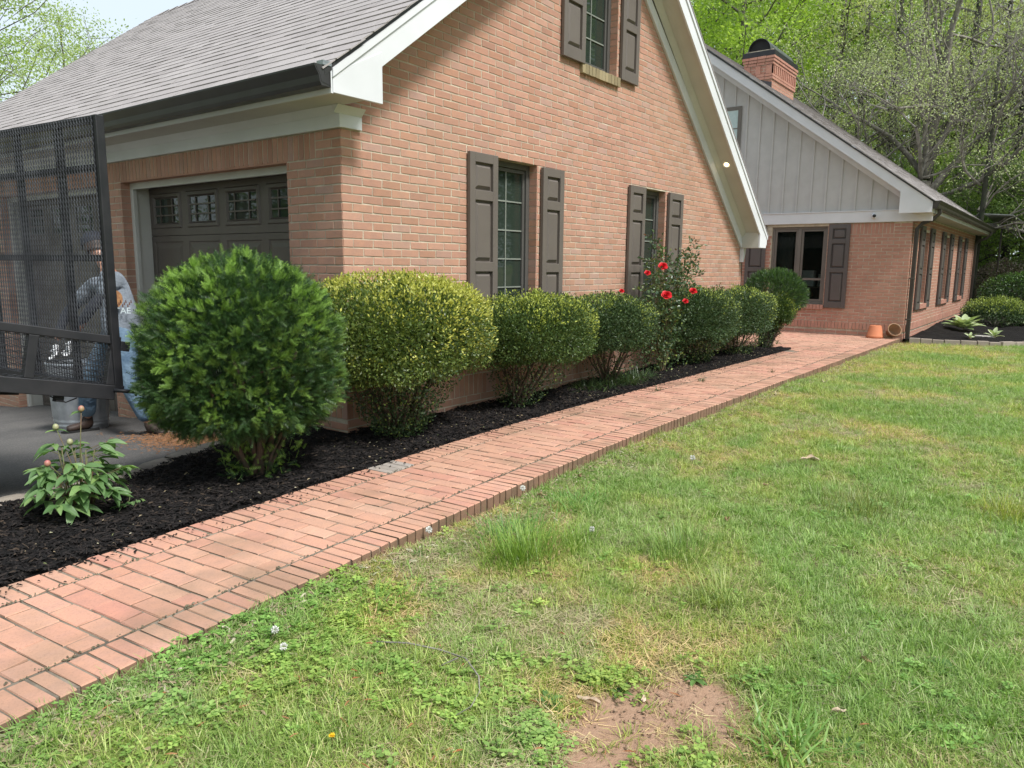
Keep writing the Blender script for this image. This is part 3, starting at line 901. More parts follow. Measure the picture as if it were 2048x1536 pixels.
# board and batten gable
def wr(y): return 2.65 + 0.735 * (y + 2.2)       # roof top line on the wing
WRY = 3.6
bb = group_obj('gable_siding', house)
ys = [-1.65 + 0.2865 * i for i in range(19)]
def wtop(y): return min(wr(y), wr(WRY) - 0.735 * (y - WRY)) - 0.16
prev = -1.95
for y in ys + [ys[-1] + 0.2865]:
    a, b = prev, y
    lo = 2.492
    za, zb = max(lo, wtop(a)), max(lo, wtop(b))
    if zb - lo > 0.02 or za - lo > .02:
        mb = MB()
        poly = [(WX + 0.002, a + 0.002, lo), (WX + 0.002, b - 0.002, lo), (WX + 0.002, b - 0.002, zb)]
        if a < WRY < b: poly.append((WX + 0.002, WRY, wtop(WRY)))
        poly.append((WX + 0.002, a + 0.002, za))
        if za - lo < 0.005: poly.pop()
        mb.prism(poly, (0.015, 0, 0)); mb.build('siding_board', M['batten'], bb)
    prev = y
for y in ys:
    if wtop(y) > 2.55:
        mb = MB(); mb.prism([(WX - 0.018, y - 0.02, 2.492), (WX - 0.018, y + 0.02, 2.492), (WX - 0.018, y + 0.02, wtop(y + 0.02)), (WX - 0.018, y - 0.02, wtop(y - 0.02))], (0.0195, 0, 0)); mb.build('batten', M['batten'], bb)
q = MB(); q.prism([(WX + 0.03, WY, 2.3), (WX + 0.03, 7, 2.3), (WX + 0.03, 7, 3.6), (WX + 0.03, WRY, 6.6), (WX + 0.03, WY, 2.75)], (0.02, 0, 0)); q.build('sheathing', M['dark_room'], bb)
# upper window in the siding
uw = group_obj('window', house)
q = MB()
q.box((WX - 0.035, 1.62, 3.55), (WX - 0.019, 1.70, 4.78)); q.box((WX - 0.035, 2.6, 3.55), (WX - 0.019, 2.68, 4.78)); q.box((WX - 0.035, 1.70, 4.70), (WX - 0.019, 2.6, 4.78)); q.box((WX - 0.045, 1.60, 3.50), (WX - 0.0, 2.7, 3.56))
q.build('frame', M['taupe'], uw, bevel=0.002)
q = MB(); q.box((WX - 0.028, 1.70, 3.56), (WX - 0.022, 2.6, 4.70)); q.build('pane', pm('window_blind', (0.50, 0.60, 0.60), (0.42, 0.53, 0.53), 20, 0.25, 0), uw)
for z in (3.93, 4.32):
    q = MB(); q.box((WX - 0.033, 1.70, z - 0.012), (WX - 0.0285, 2.6, z + 0.012)); q.build('muntin', M['taupe'], uw)
# small box vent near the peak
# wing rake
rk = group_obj('wing_rake_trim', house)
RO = 0.32
def wprism(name, ya, yb, ta, tb, h, x0, dx, mat, f=wr):
    q = MB(); q.prism([(x0, ya, f(ya) + ta), (x0, yb, f(yb) + ta), (x0, yb, f(yb) + tb), (x0, ya, f(ya) + tb)], (dx, 0, 0)); return q.build(name, mat, rk)
wprism('rake_board', -1.70, WRY, -0.03, -0.245, 0, WX - RO, 0.025, M['trim_wing'])
wprism('shingle_mould', -2.2, WRY, 0.0, -0.05, 0, WX - RO - 0.012, 0.012, M['trim_wing'])
q = MB(); q.prism([(WX - RO - 0.004, -2.2, wr(-2.2) - 0.02), (WX - RO - 0.004, -1.66, wr(-1.66) - 0.02), (WX - RO - 0.004, -1.66, 2.40), (WX - RO - 0.004, -2.2, 2.40)], (0.03, 0, 0)); q.build('cornice_return', M['trim_wing'], rk, bevel=0.002)
wprism('rake_soffit', -1.70, WRY, -0.225, -0.235, 0, WX - RO + 0.026, RO - 0.03, M['trim_wing'])
wprism('frieze_board', -1.70, WRY, -0.236, -0.37, 0, WX - 0.045, 0.026, M['trim_wing'])
q = MB(); q.box((WX - RO + .03, -2.2, 2.40), (WX + 11.6, WY - 0.002, 2.415)); q.build('eave_soffit', M['cream'], rk)
q = MB(); q.box((WX - RO, -2.22, 2.40), (WX + 11.6, -2.202, 2.60)); q.build('fascia', M['trim_wing'], rk)

# wing side wall with three shuttered windows
WE = 23.3
ws = group_obj('wing_side_wall', house)
OPS = [(13.86, 14.62, 0.62, 2.12), (16.88, 17.74, 0.62, 2.12), (19.86, 20.76, 0.62, 2.12)]
slab_wall('mortar', ws, WX + 0.0085, WE, WB - 0.2, 2.40, OPS, None, lambda u, v, n: (u, WY + JM - n, v), M['mortar'])
sb_ = courses(WX, WE, k0, 2.38, OPS) + soldiers(WX, WE, S1, S1 + 0.15, pr=0.02) + courses(WX, WE, WB - 0.2, S1 - 0.01)
bricks_build(ws, sb_, (0, WY, 0), (1, 0, 0), (0, -1, 0), M['brick_wing'], singles=0)
for i, (a, b, c, d) in enumerate(OPS):
    n = int((d - c) / CH)
    for p_, q_ in ((b - .004, b + .02), (a - .02, a + .004)):
        r_ = MB()
        for k in range(n):
            z1_ = d - k * CH - .004; z0_ = z1_ - CH + .008
            r_.box((p_, WY + 0.002, z0_), (q_, WY + 0.10, z1_))
        r_.build('window_reveal', M['brick_wing'], ws)
    w = window(house, a, b, c, d, WY + 0.10, 2, 5, M['glass'])
    s_ = MB()
    for j, bq in enumerate(soldiers(a - 0.03, b + 0.03, c - 0.1, c)):
        V, F = brick_mesh('b', bq[1] - bq[0] - 0.008, 0.095, D=0.14, seed=j)
        V = V + np.array([(bq[0] + bq[1]) / 2, 0, c - 0.05]); V[:, 1] = WY - V[:, 1] - 0.06
        s_.add(V, [tuple(f) for f in F[:, ::-1]])
    s_.build('window_sill', M['brick_wing'], ws)
    MS = Matrix.Translation((0, WY, 0))
    shutter(house, a - 0.48, a - 0.02, c - 0.1, d + 0.1, MS, M['shutter_dark'])
    shutter(house, b + 0.03, b + 0.49, c - 0.1, d + 0.1, MS, M['shutter_dark'])
q = MB(); q.box((WE - 0.02, WY + 0.1, WB - .2), (WE, 9, 2.4)); q.box((WX + 0.11, 9, WB), (WE, 9.05, 2.4)); q.build('back_wall', M['brick_wing'], house)

# gutter and downspouts on the wing
g = MB()
prof = [(-2.222, 2.47), (-2.30, 2.47), (-2.315, 2.50), (-2.322, 2.54), (-2.345, 2.575), (-2.357, 2.595), (-2.357, 2.608), (-2.345, 2.608), (-2.345, 2.596), (-2.33, 2.57), (-2.30, 2.50), (-2.23, 2.48), (-2.23, 2.61), (-2.222, 2.61)]
n = len(prof)
g.add([(WX - RO, p[0], p[1]) for p in prof] + [(WX + 11.6, p[0], p[1]) for p in prof], [(i, (i + 1) % n, n + (i + 1) % n, n + i) for i in range(n)])
g.add([(WX - RO + .002, p[0], p[1]) for p in prof[:8]] + [(WX - RO + .002, -2.222, 2.608)], [tuple(range(9))])
g.build('gutter', M['brown_metal'], house)
def downspout(x, zb):
    q = MB()
    a, b = 0.045, 0.035
    pts = [(-2.29, 2.475), (-2.29, 2.40), (-2.20, 2.30), (-2.02, 2.22), (-1.935, 2.12), (-1.935, zb)]
    vs = []
    for i, (y, z) in enumerate(pts):
        if i in (0, 1, 5, 4): n_ = Vector((0, 1, 0))
        else: n_ = Vector((0, 0.45, 0.9)).normalized()
        for sx, sn in ((-1, -1), (1, -1), (1, 1), (-1, 1)):
            vs.append((x + sx * a, y + n_.y * sn * b, z + n_.z * sn * b))
    fs = []
    for i in range(5):
        for k in range(4): fs.append((i*4+k, i*4+(k+1)%4, (i+1)*4+(k+1)%4, (i+1)*4+k))
    q.add(vs, fs); q.box((x - .05, -1.975, 1.15), (x + .05, -1.885, 1.18)); q.box((x - .05, -1.975, 0.35), (x + .05, -1.885, 0.38))
    return q.build('downspout', M['brown_metal'], house, bevel=0.008)
downspout(12.60, -0.12); downspout(23.0, -0.1)
q = MB(); q.lathe([(0.06, 0), (0.06, 0.003), (0.0, 0.004)], c=(12.9, -2.05, 2.392), n=16); q.lathe([(0.06, 0), (0.06, 0.003), (0.0, 0.004)], c=(19.5, -2.05, 2.392), n=16); q.build('eave_light', M['white'], house)

# wing roof: visible slope faces -Y
wroof = group_obj('wing_roof', house)
XA, XB = WX - RO - 0.02, WX + 11.7
q = MB()
q.prism([(XA, -2.25, wr(-2.25) - 0.012), (XA, WRY, wr(WRY) - 0.012), (XA, WRY + 3, wr(WRY) - 2.2), (XA, WRY + 3, wr(WRY) - 2.25), (XA, WRY, wr(WRY) - 0.06), (XA, -2.25, wr(-2.25) - 0.04)], (XB - XA, 0, 0))
q.build('roof_deck', M['gutter'], wroof)
sl_ = Vector((0, 1, 0.735)).normalized(); ln_ = (WRY + 2.27) / sl_.y; ns_ = int(ln_ / 0.1365)
M_sh = M['shingle']
shingles(wroof, (XA - 0.01, -2.27, wr(-2.27)), (1, 0, 0), sl_, int((XB - XA) / 0.305), ns_, 0.305, ln_ / ns_, 0)

# chimney
ch = group_obj('chimney', house)
cx0, cx1, cy0, cy1 = 15.0, 16.75, 1.88, 2.55
q = MB(); q.box((cx0 + JM, cy0 + JM, 4.6), (cx1 - JM, cy1 - JM, 6.55)); q.build('mortar', M['mortar'], ch)
cb1 = courses(cy0, cy1, 4.7, 4.7 + CH * 22, (), None)
ztop = 4.7 + CH * 17   # 5.85
def ringb(z, pr, H=CH):
    bricks_build(ch, [(a, b, z, z + H, pr) for (a, b, _, _) in courses(cy0 - pr, cy1 + pr, 0, CH, ())], (cx0, 0, 0), (0, 1, 0), (-1, 0, 0), M['brick_wing'])
    bricks_build(ch, [(a, b, z, z + H, pr) for (a, b, _, _) in courses(cx0 - pr, cx1 + pr, 0, CH, ())], (0, cy0, 0), (1, 0, 0), (0, -1, 0), M['brick_wing'])
bricks_build(ch, cb1, (cx0, 0, 0), (0, 1, 0), (-1, 0, 0), M['brick_wing'])
bricks_build(ch, courses(cx0, cx1, 4.7, ztop + CH * 5), (0, cy0, 0), (1, 0, 0), (0, -1, 0), M['brick_wing'])
ringb(ztop, 0.03); ringb(ztop + CH, 0.03)
zs = ztop + 2 * CH
# slotted frieze: upright bricks standing proud with dark gaps
for (a, b) in ((cy0 - 0.03, cy0 + 0.14), (cy0 + 0.28, cy0 + 0.40), (cy1 - 0.13, cy1 + 0.03)):
    q = MB(); q.box((cx0 - 0.03, a, zs), (cx0, b, zs + 0.20)); q.build('upright_brick', M['brick_wing'], ch)
for k in range(13):
    a = cx0 - 0.03 + k * (cx1 - cx0 + 0.0) / 12.0
    q = MB(); q.box((a, cy0 - 0.03, zs), (a + 0.065, cy0 + 0.0, zs + 0.20)); q.build('upright_brick', M['brick_wing'], ch)
ringb(zs + 0.205, 0.03); ringb(zs + 0.205 + CH, 0.05); ringb(zs + 0.205 + 2 * CH, 0.065)
zt_ = zs + 0.205 + 3 * CH
q = MB(); q.box((cx0 - 0.055, cy0 - 0.055, zt_), (cx1 + 0.055, cy1 + 0.055, zt_ + 0.12)); q.build('cap_base', M['black'], ch, bevel=0.004)
q = MB(); n = 16
ya, yb = cy0 + 0.06, cy1 - 0.06; r0 = (yb - ya) / 2; ymid = (ya + yb) / 2
arc = [(ymid + r0 * math.cos(math.pi * k / n - 0.0), zt_ + 0.12 + 0.02 + 1.05 * r0 * math.sin(math.pi * k / n)) for k in range(n + 1)]
vs = [(cx0 - 0.03, y, z) for y, z in arc] + [(cx1 + 0.03, y, z) for y, z in arc] + [(cx0 - 0.03, ymid + (y - ymid) * 0.97, zt_ + .12 + (z - zt_ - .12) * 0.97) for y, z in arc] + [(cx1 + 0.03, ymid + (y - ymid) * 0.97, zt_ + .12 + (z - zt_ - .12) * 0.97) for y, z in arc]
m_ = n + 1
fs = [(i, i + 1, m_ + i + 1, m_ + i) for i in range(n)] + [(2*m_ + i + 1, 2*m_ + i, 3*m_ + i, 3*m_ + i + 1) for i in range(n)] + [(i + 1, i, 2*m_ + i, 2*m_ + i + 1) for i in range(n)]
q.add(vs, fs)
q.build('barrel_cap', pm('cap_metal', (0.05, 0.055, 0.055), (0.14, 0.16, 0.15), 3, 0.4, 0.05, metal=0.5), ch, smooth=False)
q = MB(); q.prism([(cx0 + .05, ymid + (y - ymid) * .95, zt_ + .12 + (z - zt_ - .12) * .95) for y, z in arc], (.02, 0, 0)); q.build('cap_shade_panel', M['rubber'], ch)  # black panel added as the shade inside the barrel cap
q = MB(); q.prism([(cx0 - 0.012, cy0 - 0.01, 5.10), (cx0 - 0.012, cy0 - 0.01, 5.86 - 0.08), (cx0 - 0.012, cy0 + 0.28, 5.86), (cx0 - 0.012, cy0 + 0.5, 5.3)], (0.01, 0, 0)); q.box((cx0 - .01, cy0 - .012, 5.40), (cx1, cy0 - .002, 5.75 - 0.15)); q.build('flashing', pm('lead_flashing', (0.08, 0.075, 0.08), None, 5, 0.4, metal=.4), ch)

# security camera on the band board
sc_ = thing('security_camera', (WX - 0.045, -1.17, 2.37), 'small white and black security camera on the white band of the grey gable', 'camera')
q = MB(); q.lathe([(0.035, 0), (0.035, 0.02), (0.0, 0.022)], n=14, M=Matrix.Rotation(-math.pi / 2, 3, 'Y'), c=(WX - 0.046, -1.17, 2.36)); q.tube([(WX - 0.06, -1.17, 2.36), (WX - 0.12, -1.2, 2.34)], 0.02, 10); q.build('mount', M['white'], sc_, smooth=True)
q = MB(); q.tube([(WX - 0.10, -1.17, 2.40), (WX - 0.24, -1.22, 2.37)], 0.036, 12); q.build('body', M['white'], sc_, smooth=True)
q = MB(); q.tube([(WX - 0.241, -1.2205, 2.37), (WX - 0.247, -1.222, 2.369)], 0.032, 12); q.build('lens', M['black'], sc_, smooth=True)
# flat antenna panel beyond the far eave
an = thing('panel_antenna', (24.2, -2.35, 2.3), 'flat grey slatted panel on a pole just beyond the far end of the gutter', 'panel')
q = MB(); q.prism([(23.7, -2.75, 2.98), (25.3, -3.0, 2.80), (25.3, -2.2, 2.86), (23.7, -2.0, 3.04)], (0, 0, 0.03)); q.build('panel', pm('panel_grey', (0.3, 0.31, 0.3), (0.2, 0.21, 0.2), 8, .5), an)
q = MB(); q.tube([(24.4, -2.45, -0.1), (24.4, -2.45, 2.86)], 0.03, 8); q.build('pole', M['brown_metal'], an)
# ------------------------------------------------------------------ ground
def drive_z(x, y): return -0.02 - 0.085 * min(max(y, 0), 12)
LZ = -0.085
# path centre lines: lawn-side edge and bed-side edge (y for a given x)
EX = np.array([-8.0, -3.14, -2.33, -1.36, -0.05, 1.0, 1.95, 4.0, 7.1, 12.47])
EY = np.array([-2.65, -2.12, -2.04, -1.95, -1.85, -1.79, -1.77, -1.78, -1.80, -1.84])
def edge(x): return float(np.interp(x, EX, EY))
def smooth_edge(x): return (edge(x - 0.5) + edge(x) + edge(x + 0.5) + edge(x - .25) + edge(x + .25)) / 5
PWD = 1.035

# lawn sheet with soft mounds; reaches the horizon
def lawn_h(x, y):
    h = LZ + (fbm(x, y, 0.7, 3) - 0.5) * 0.06 + (vnoise(x, y, 4.0, 9) - 0.5) * 0.012
    d = np.minimum(np.hypot(x - 2, y + 3), 60)
    h = h + np.clip((x - 24) / 40, 0, 1) * 1.2
    h = h + 0.05 * np.clip((-0.6 - x) / 1.6, 0, 1) * np.clip((y + 4.0) / 1.2, 0, 1)
    soil = np.exp(-((x + 1.75) ** 2 / 0.10 + (y + 3.62) ** 2 / 0.07)) + 0.9 * np.exp(-((x + 2.02) ** 2 / 0.03 + (y + 3.5) ** 2 / 0.03))
    h = h - 0.012 * soil + 0.02 * soil * (fbm(x, y, 9.0, 5) - 0.4)
    return h
def axis_pts(segs):
    out = []
    for a, b, n in segs: out += list(np.linspace(a, b, n, endpoint=False))
    out.append(segs[-1][1]); return np.array(out)
gx = axis_pts([(-900, -60, 8), (-60, -8, 14), (-8, -4, 20), (-4, 4, 260), (4, 14, 110), (14, 30, 40), (30, 90, 20), (90, 900, 8)])
gy = axis_pts([(-900, -60, 8), (-60, -10, 14), (-10, -5, 30), (-5, -1.5, 150), (-1.5, 0.4, 12), (0.4, 12, 14), (12, 60, 12), (60, 900, 8)])
X, Y = np.meshgrid(gx, gy, indexing='ij')
Z = lawn_h(X, Y)
inner = (X > -3.6) & (X < 12.7) & (Y > np.vectorize(smooth_edge)(X) + 0.10)
Z = np.where(inner, -0.75, Z)
inner2 = (Y > -0.9) & (X < 1) & (X > -60) & (Y < 40)
Z = np.where(inner2, -1.6, Z)
inner3 = (X > 12.6) & (X < 24) & (Y > -1.9) & (Y < 9)
Z = np.where(inner3 | ((X > -0.2) & (X <= 12.7) & (Y > -1.2) & (Y < 9)), -0.9, Z)
V = np.stack([X, Y, Z], -1).reshape(-1, 3)
nx_, ny_ = X.shape
idx = np.arange(nx_ * ny_).reshape(nx_, ny_)
F = np.stack([idx[:-1, :-1], idx[1:, :-1], idx[1:, 1:], idx[:-1, 1:]], -1).reshape(-1, 4)
t = NT('lawn_soil_and_thatch')
a = t.noise(1.1, 4); b = t.noise(7, 5, rough=0.65); c_ = t.noise(60, 4, rough=0.7)
col = t.ramp(a, [(0.3, (0.16, 0.20, 0.065)), (0.5, (0.23, 0.24, 0.10)), (0.7, (0.31, 0.27, 0.16))])
col = t.mix(t.ramp(b, [(0.45, (0, 0, 0)), (0.7, (1, 1, 1))]), col, (0.31, 0.25, 0.16))
col = t.mix(t.math('MULTIPLY', t.ramp(c_, [(0.4, (0, 0, 0)), (0.65, (1, 1, 1))]), 0.6), col, (0.045, 0.055, 0.018))
at = t.new('ShaderNodeAttribute'); at.attribute_name = 'soil'
col = t.mix(at.outputs['Fac'], col, t.mix(t.noise(25, 5), (0.26, 0.155, 0.10), (0.40, 0.27, 0.19)))
M['lawn'] = t.fin(col, 0.95, 0, t.bump(c_, 0.9, 0.012), 0.1)
def soilmask(x, y):
    x = x + 0.10 * (fbm(x, y, 5, 12) - .5) * 2; y = y + 0.08 * (fbm(x, y, 5, 14) - .5) * 2
    s = np.exp(-((x + 1.72) ** 2 / 0.075 + (y + 3.62) ** 2 / 0.06)) + 0.95 * np.exp(-((x + 2.03) ** 2 / 0.03 + (y + 3.5) ** 2 / 0.022)) + np.exp(-((x + 2.3) ** 2 / 0.03 + (y + 3.62) ** 2 / 0.03))
    s = s * (0.5 + 1.1 * fbm(x, y, 9, 2))
    return np.clip((s - 0.36) * 3, 0, 1)
lawn = put('lawn', mesh_np('lawn', V, F, M['lawn'], smooth=True, attrs={'soil': soilmask(V[:, 0], V[:, 1])}), kind='structure')

# driveway
M['asphalt'] = pm('asphalt', (0.085, 0.083, 0.082), (0.05, 0.05, 0.05), 2.0, 0.85, 0.8, 160, 0.004, detail=6)
t = NT('asphalt'); n1 = t.noise(85, 5, rough=0.85); n0 = t.noise(1.2, 4)
col = t.mix(t.ramp(n0, [(0.35, (0, 0, 0)), (0.65, (1, 1, 1))]), (0.068, 0.066, 0.066), (0.11, 0.105, 0.10))
col = t.mix(t.math('MULTIPLY', t.ramp(n1, [(0.5, (0, 0, 0)), (0.7, (1, 1, 1))]), 0.7), col, (0.30, 0.29, 0.28))
M['asphalt'] = t.fin(col, 0.85, 0, t.bump(n1, 0.7, 0.004), 0.3)
BX = np.array([-14, -4.2, -3.3, -2.75, -2.3, -1.85, -1.5, -1.15, -0.8, -0.45, -0.18, -0.02])
BY = np.array([-0.9, -0.25, 0.10, 0.18, 0.16, 0.17, 0.26, 0.40, 0.52, 0.60, 0.62, 0.60])
def by(x): return float(np.interp(x, BX, BY))
xs = np.concatenate([np.linspace(-14, -4.3, 8), np.linspace(-4.2, -0.0, 40), [0.24]])
rows = [(x, by(x)) for x in xs]
V = []; nyd = 14
for (x, y0_) in rows:
    for k in range(nyd):
        y_ = y0_ + (13 - y0_) * (k / (nyd - 1)) ** 1.6
        V.append((x, y_, drive_z(x, y_)))
V = np.array(V); idx = np.arange(len(V)).reshape(len(rows), nyd)
F = np.stack([idx[:-1, :-1], idx[1:, :-1], idx[1:, 1:], idx[:-1, 1:]], -1).reshape(-1, 4)
put('driveway', mesh_np('driveway', V, F, M['asphalt'], smooth=True), kind='structure')
# concrete apron in front of the doors
q = MB()
for (a, b) in ((0.66, 2.25),):
    for k in range(2):
        y0_ = a + (b - a) * k / 2 + 0.004; y1_ = a + (b - a) * (k + 1) / 2 - 0.004
        xo = -0.42
        q.add([(xo, y0_, drive_z(0, y0_) + 0.01), (0.30, y0_, drive_z(0, y0_) + 0.03), (0.30, y1_, drive_z(0, y1_) + 0.03), (xo, y1_, drive_z(0, y1_) + 0.01),
               (xo, y0_, -0.7), (0.30, y0_, -0.7), (0.30, y1_, -0.7), (xo, y1_, -0.7)], [(0, 1, 2, 3), (4, 5, 1, 0), (5, 6, 2, 1), (6, 7, 3, 2), (7, 4, 0, 3)])
q.box((-0.42, 0.30, -0.5), (0.0, 0.655, 0.0))
ap = q.build('concrete_apron', M['concrete'], bevel=0.006); ap['kind'] = 'structure'

# border stones between the driveway and the bed
bs = bpy.data.objects.new('driveway_border', None); COL.objects.link(bs); bs['kind'] = 'structure'
M['stone'] = pm('border_stone', (0.30, 0.265, 0.22), (0.20, 0.175, 0.15), 7, 0.9, 0.9, 40, 0.01)
x = -4.4; k = 0
while x < -0.30:
    L = random.uniform(0.21, 0.29)
    x1 = x + L * 0.95
    pa, pb = Vector((x, by(x), 0)), Vector((x1, by(x1), 0)); d = (pb - pa).normalized(); nrm = Vector((-d.y, d.x, 0))
    zc = 0.025 - 0.01 * random.random()
    mb = MB(); w = 0.075
    seg = 4
    vs = []; 
    for i in range(seg + 1):
        p = pa + (pb - pa) * (0.015 + 0.97 * i / seg)
        e = 0.012 if i in (0, seg) else 0.0
        for s_, h in ((-1, -0.2), (-1, zc - 0.012 - e), (-0.75, zc - e), (0.75, zc + 0.004 - e), (1, zc - 0.01 - e), (1, -0.3)):
            o_ = p + nrm * (w * s_ + random.uniform(-.006, .006))
            vs.append((o_.x, o_.y, h + random.uniform(-.004, .004)))
    fs = []
    for i in range(seg):
        for j in range(5): fs.append((i*6+j, i*6+j+1, (i+1)*6+j+1, (i+1)*6+j))
    fs += [tuple(range(6)), tuple(seg*6+j for j in range(5, -1, -1))]
    mb.add(vs, fs); mb.build('border_stone', M['stone'], bs, smooth=True)
    x = x1

# mulch bed along the house
def bedheight(x, y):
    return 0.012 + (fbm(x, y, 5, 4) - 0.5) * 0.07 + (vnoise(x, y, 26, 7) - 0.5) * 0.03 + 0.015 * np.exp(-(y + 0.35) ** 2 / 0.08)
M['mulch'] = None
t = NT('black_mulch'); n1 = t.noise(75, 6, rough=0.75, vec=stretch(t, 1, 2.2, 1)); n2 = t.noise(22, 4)
col = t.mix(t.ramp(n1, [(0.4, (0, 0, 0)), (0.7, (1, 1, 1))]), (0.0055, 0.005, 0.005), (0.022, 0.019, 0.018))
M['mulch'] = t.fin(col, 0.9, 0, t.bump(n1, 1.0, 0.02, t.bump(n2, 0.8, 0.03)), 0.2)
def grid_surface(name, xs, lo, hi, hf, mat, ny=60, kind='structure'):
    P = []
    for x in xs:
        a, b = lo(x), hi(x)
        for k in range(ny): P.append((x, a + (b - a) * k / (ny - 1)))
    P = np.array(P); Z = hf(P[:, 0], P[:, 1])
    ef = np.array([min(k, ny - 1 - k) for k in range(ny)] * len(xs)) / 3.0
    Z = Z * np.clip(ef, 0, 1) + (-0.03) * (1 - np.clip(ef, 0, 1))
    V = np.column_stack([P, Z]); idx = np.arange(len(V)).reshape(len(xs), ny)
    F = np.stack([idx[:-1, :-1], idx[1:, :-1], idx[1:, 1:], idx[:-1, 1:]], -1).reshape(-1, 4)
    return put(name, mesh_np(name, V, F, mat, smooth=True), kind=kind)
inner_edge = lambda x: smooth_edge(x) + PWD
hi = lambda x: (by(x) - 0.05) if x < -0.04 else 0.01
def hi2(x):
    if x < -0.04: return by(x) - 0.05
    if x < 8.4: return 0.012
    return 0.012 - (x - 8.4) * 1.1
bed = grid_surface('mulch_bed', np.linspace(-4.4, 8.95, 430), lambda x: inner_edge(x) - 0.01, hi2, bedheight, M['mulch'], 46)

# loose chips lying on the mulch (one object)
def chips(name, n, fx, fy, hf, mat, L=(0.015, 0.05), W=0.006, seed=1, kind='stuff', flat=0.5):
    r = np.random.default_rng(seed)
    x = fx(r, n); y = fy(r, n, x); z = hf(x, y) + r.uniform(0.0, 0.012, n)
    az = r.uniform(0, 2 * np.pi, n); el = r.normal(0, flat, n) * 0.5
    l = r.uniform(L[0], L[1], n); w = W * r.uniform(0.6, 1.6, n)
    d = np.stack([np.cos(az) * np.cos(el), np.sin(az) * np.cos(el), np.sin(el)], 1)
    s = np.stack([-np.sin(az), np.cos(az), r.uniform(-.4, .4, n)], 1)
    c = np.stack([x, y, z], 1)
    up = np.array([0, 0, 1.0]) * 0.003
    V = np.stack([c - d * l[:, None] / 2 - s * w[:, None], c - d * l[:, None] / 2 + s * w[:, None], c + d * l[:, None] / 2 + s * w[:, None] * .7 , c + d * l[:, None] / 2 - s * w[:, None] * .7, c + up * 2], 1).reshape(-1, 3)
    b = np.arange(n) * 5
    F = np.concatenate([np.stack([b, b + 1, b + 4], 1), np.stack([b + 1, b + 2, b + 4], 1), np.stack([b + 2, b + 3, b + 4], 1), np.stack([b + 3, b, b + 4], 1)])
    return put(name, mesh_np(name, V, F, mat), kind=kind)
t = NT('mulch_chip'); M['chip'] = t.fin(t.ramp(t.island(), [(0, (0.004, 0.004, 0.004)), (0.6, (0.013, 0.011, 0.011)), (0.93, (0.028, 0.022, 0.019)), (1.0, (0.07, 0.05, 0.035))]), 0.85, 0, None, 0.25)
hv = np.vectorize(hi2); iv = np.vectorize(inner_edge)
tag(chips('mulch_chips', 52000, lambda r, n: -4.0 + 12.6 * r.random(n) ** 1.5, lambda r, n, x: iv(x) + 0.01 + (hv(x) - iv(x) - 0.03) * r.random(n), bedheight, M['chip'], L=(0.015, 0.055), W=0.0035), 'black shredded bark mulch chips in the bed along the house')
t = NT('pale_litter'); M['litter'] = t.fin(t.ramp(t.island(), [(0, (0.30, 0.24, 0.15)), (0.5, (0.22, 0.17, 0.10)), (0.8, (0.14, 0.17, 0.06)), (1.0, (0.45, 0.40, 0.30))]), 0.8)
tag(chips('bed_litter', 420, lambda r, n: -3.0 + 11.4 * r.random(n), lambda r, n, x: iv(x) + 0.03 + (hv(x) - iv(x) - 0.1) * r.random(n) ** 1.6, lambda x, y: bedheight(x, y) + .004, M['litter'], L=(0.008, 0.028), W=0.003, seed=4), 'pale leaf bits and twigs scattered on the black mulch')
tag(chips('needle_litter', 2600, lambda r, n: r.normal(-0.62, 0.16, n), lambda r, n, x: r.normal(1.25, 0.38, n), lambda x, y: -0.02 - 0.085 * np.clip(y, 0, 12) + 0.012, pm('rust_needle', (0.30, 0.14, 0.06), (0.20, 0.11, 0.06), 30), L=(0.02, 0.05), W=0.0016, seed=9, flat=.15), 'rust coloured dry needles at the edge of the concrete apron')

# ------------------------------------------------------------------ brick walkway and patio
walk = bpy.data.objects.new('walkway', None); COL.objects.link(walk); walk['kind'] = 'structure'
# arc-length frame along the lawn-side edge
px_ = np.linspace(-5.2, 12.47, 900); py_ = np.array([smooth_edge(x) for x in px_])
s_ = np.concatenate([[0], np.cumsum(np.hypot(np.diff(px_), np.diff(py_)))])
def at(s, w, z=0.0):
    x = np.interp(s, s_, px_); y = np.interp(s, s_, py_)
    x2 = np.interp(s + 0.25, s_, px_); y2 = np.interp(s + 0.25, s_, py_); x1 = np.interp(s - 0.25, s_, px_); y1 = np.interp(s - 0.25, s_, py_)
    d = np.array([x2 - x1, y2 - y1]); d /= np.hypot(*d)
    return Vector((x - d[1] * w, y + d[0] * w, z))
Smax = s_[-1]
pav = []     # (corner points, top z, depth, material key)
J2 = 0.0042
def pave(s0, s1, w0, w1, depth, mat='brick_path', jz=0.002):
    g = J2 + random.uniform(-0.0008, 0.0026)
    z = random.uniform(-jz, jz)
    h = g * .9
    pav.append(([at(s0 + g, w0 + h), at(s1 - g, w0 + h), at(s1 - g, w1 - h), at(s0 + g, w1 - h)], z, depth, mat))
s = 0.0
while s < Smax - 0.04:               # lawn-side rowlock border
    pave(s, s + 0.0655, 0.0, 0.203, 0.11); s += 0.0655
s = 0.02
bend = 13.1
def grey(x, y): return (-0.75 < x < -0.25)
s = 0.0
while s < Smax - 4.0:                # bed-side rowlock border, ends where the patio opens
    p = at(s, 0.9)
    if p.x > 8.7: break
    pave(s, s + 0.0655, PWD - 0.203, PWD, 0.09, 'brick_grey' if -0.62 < p.x < -0.33 else 'brick_path'); s += 0.0655
s = 0.0; k = 0
wA, wB = 0.212, PWD - 0.212
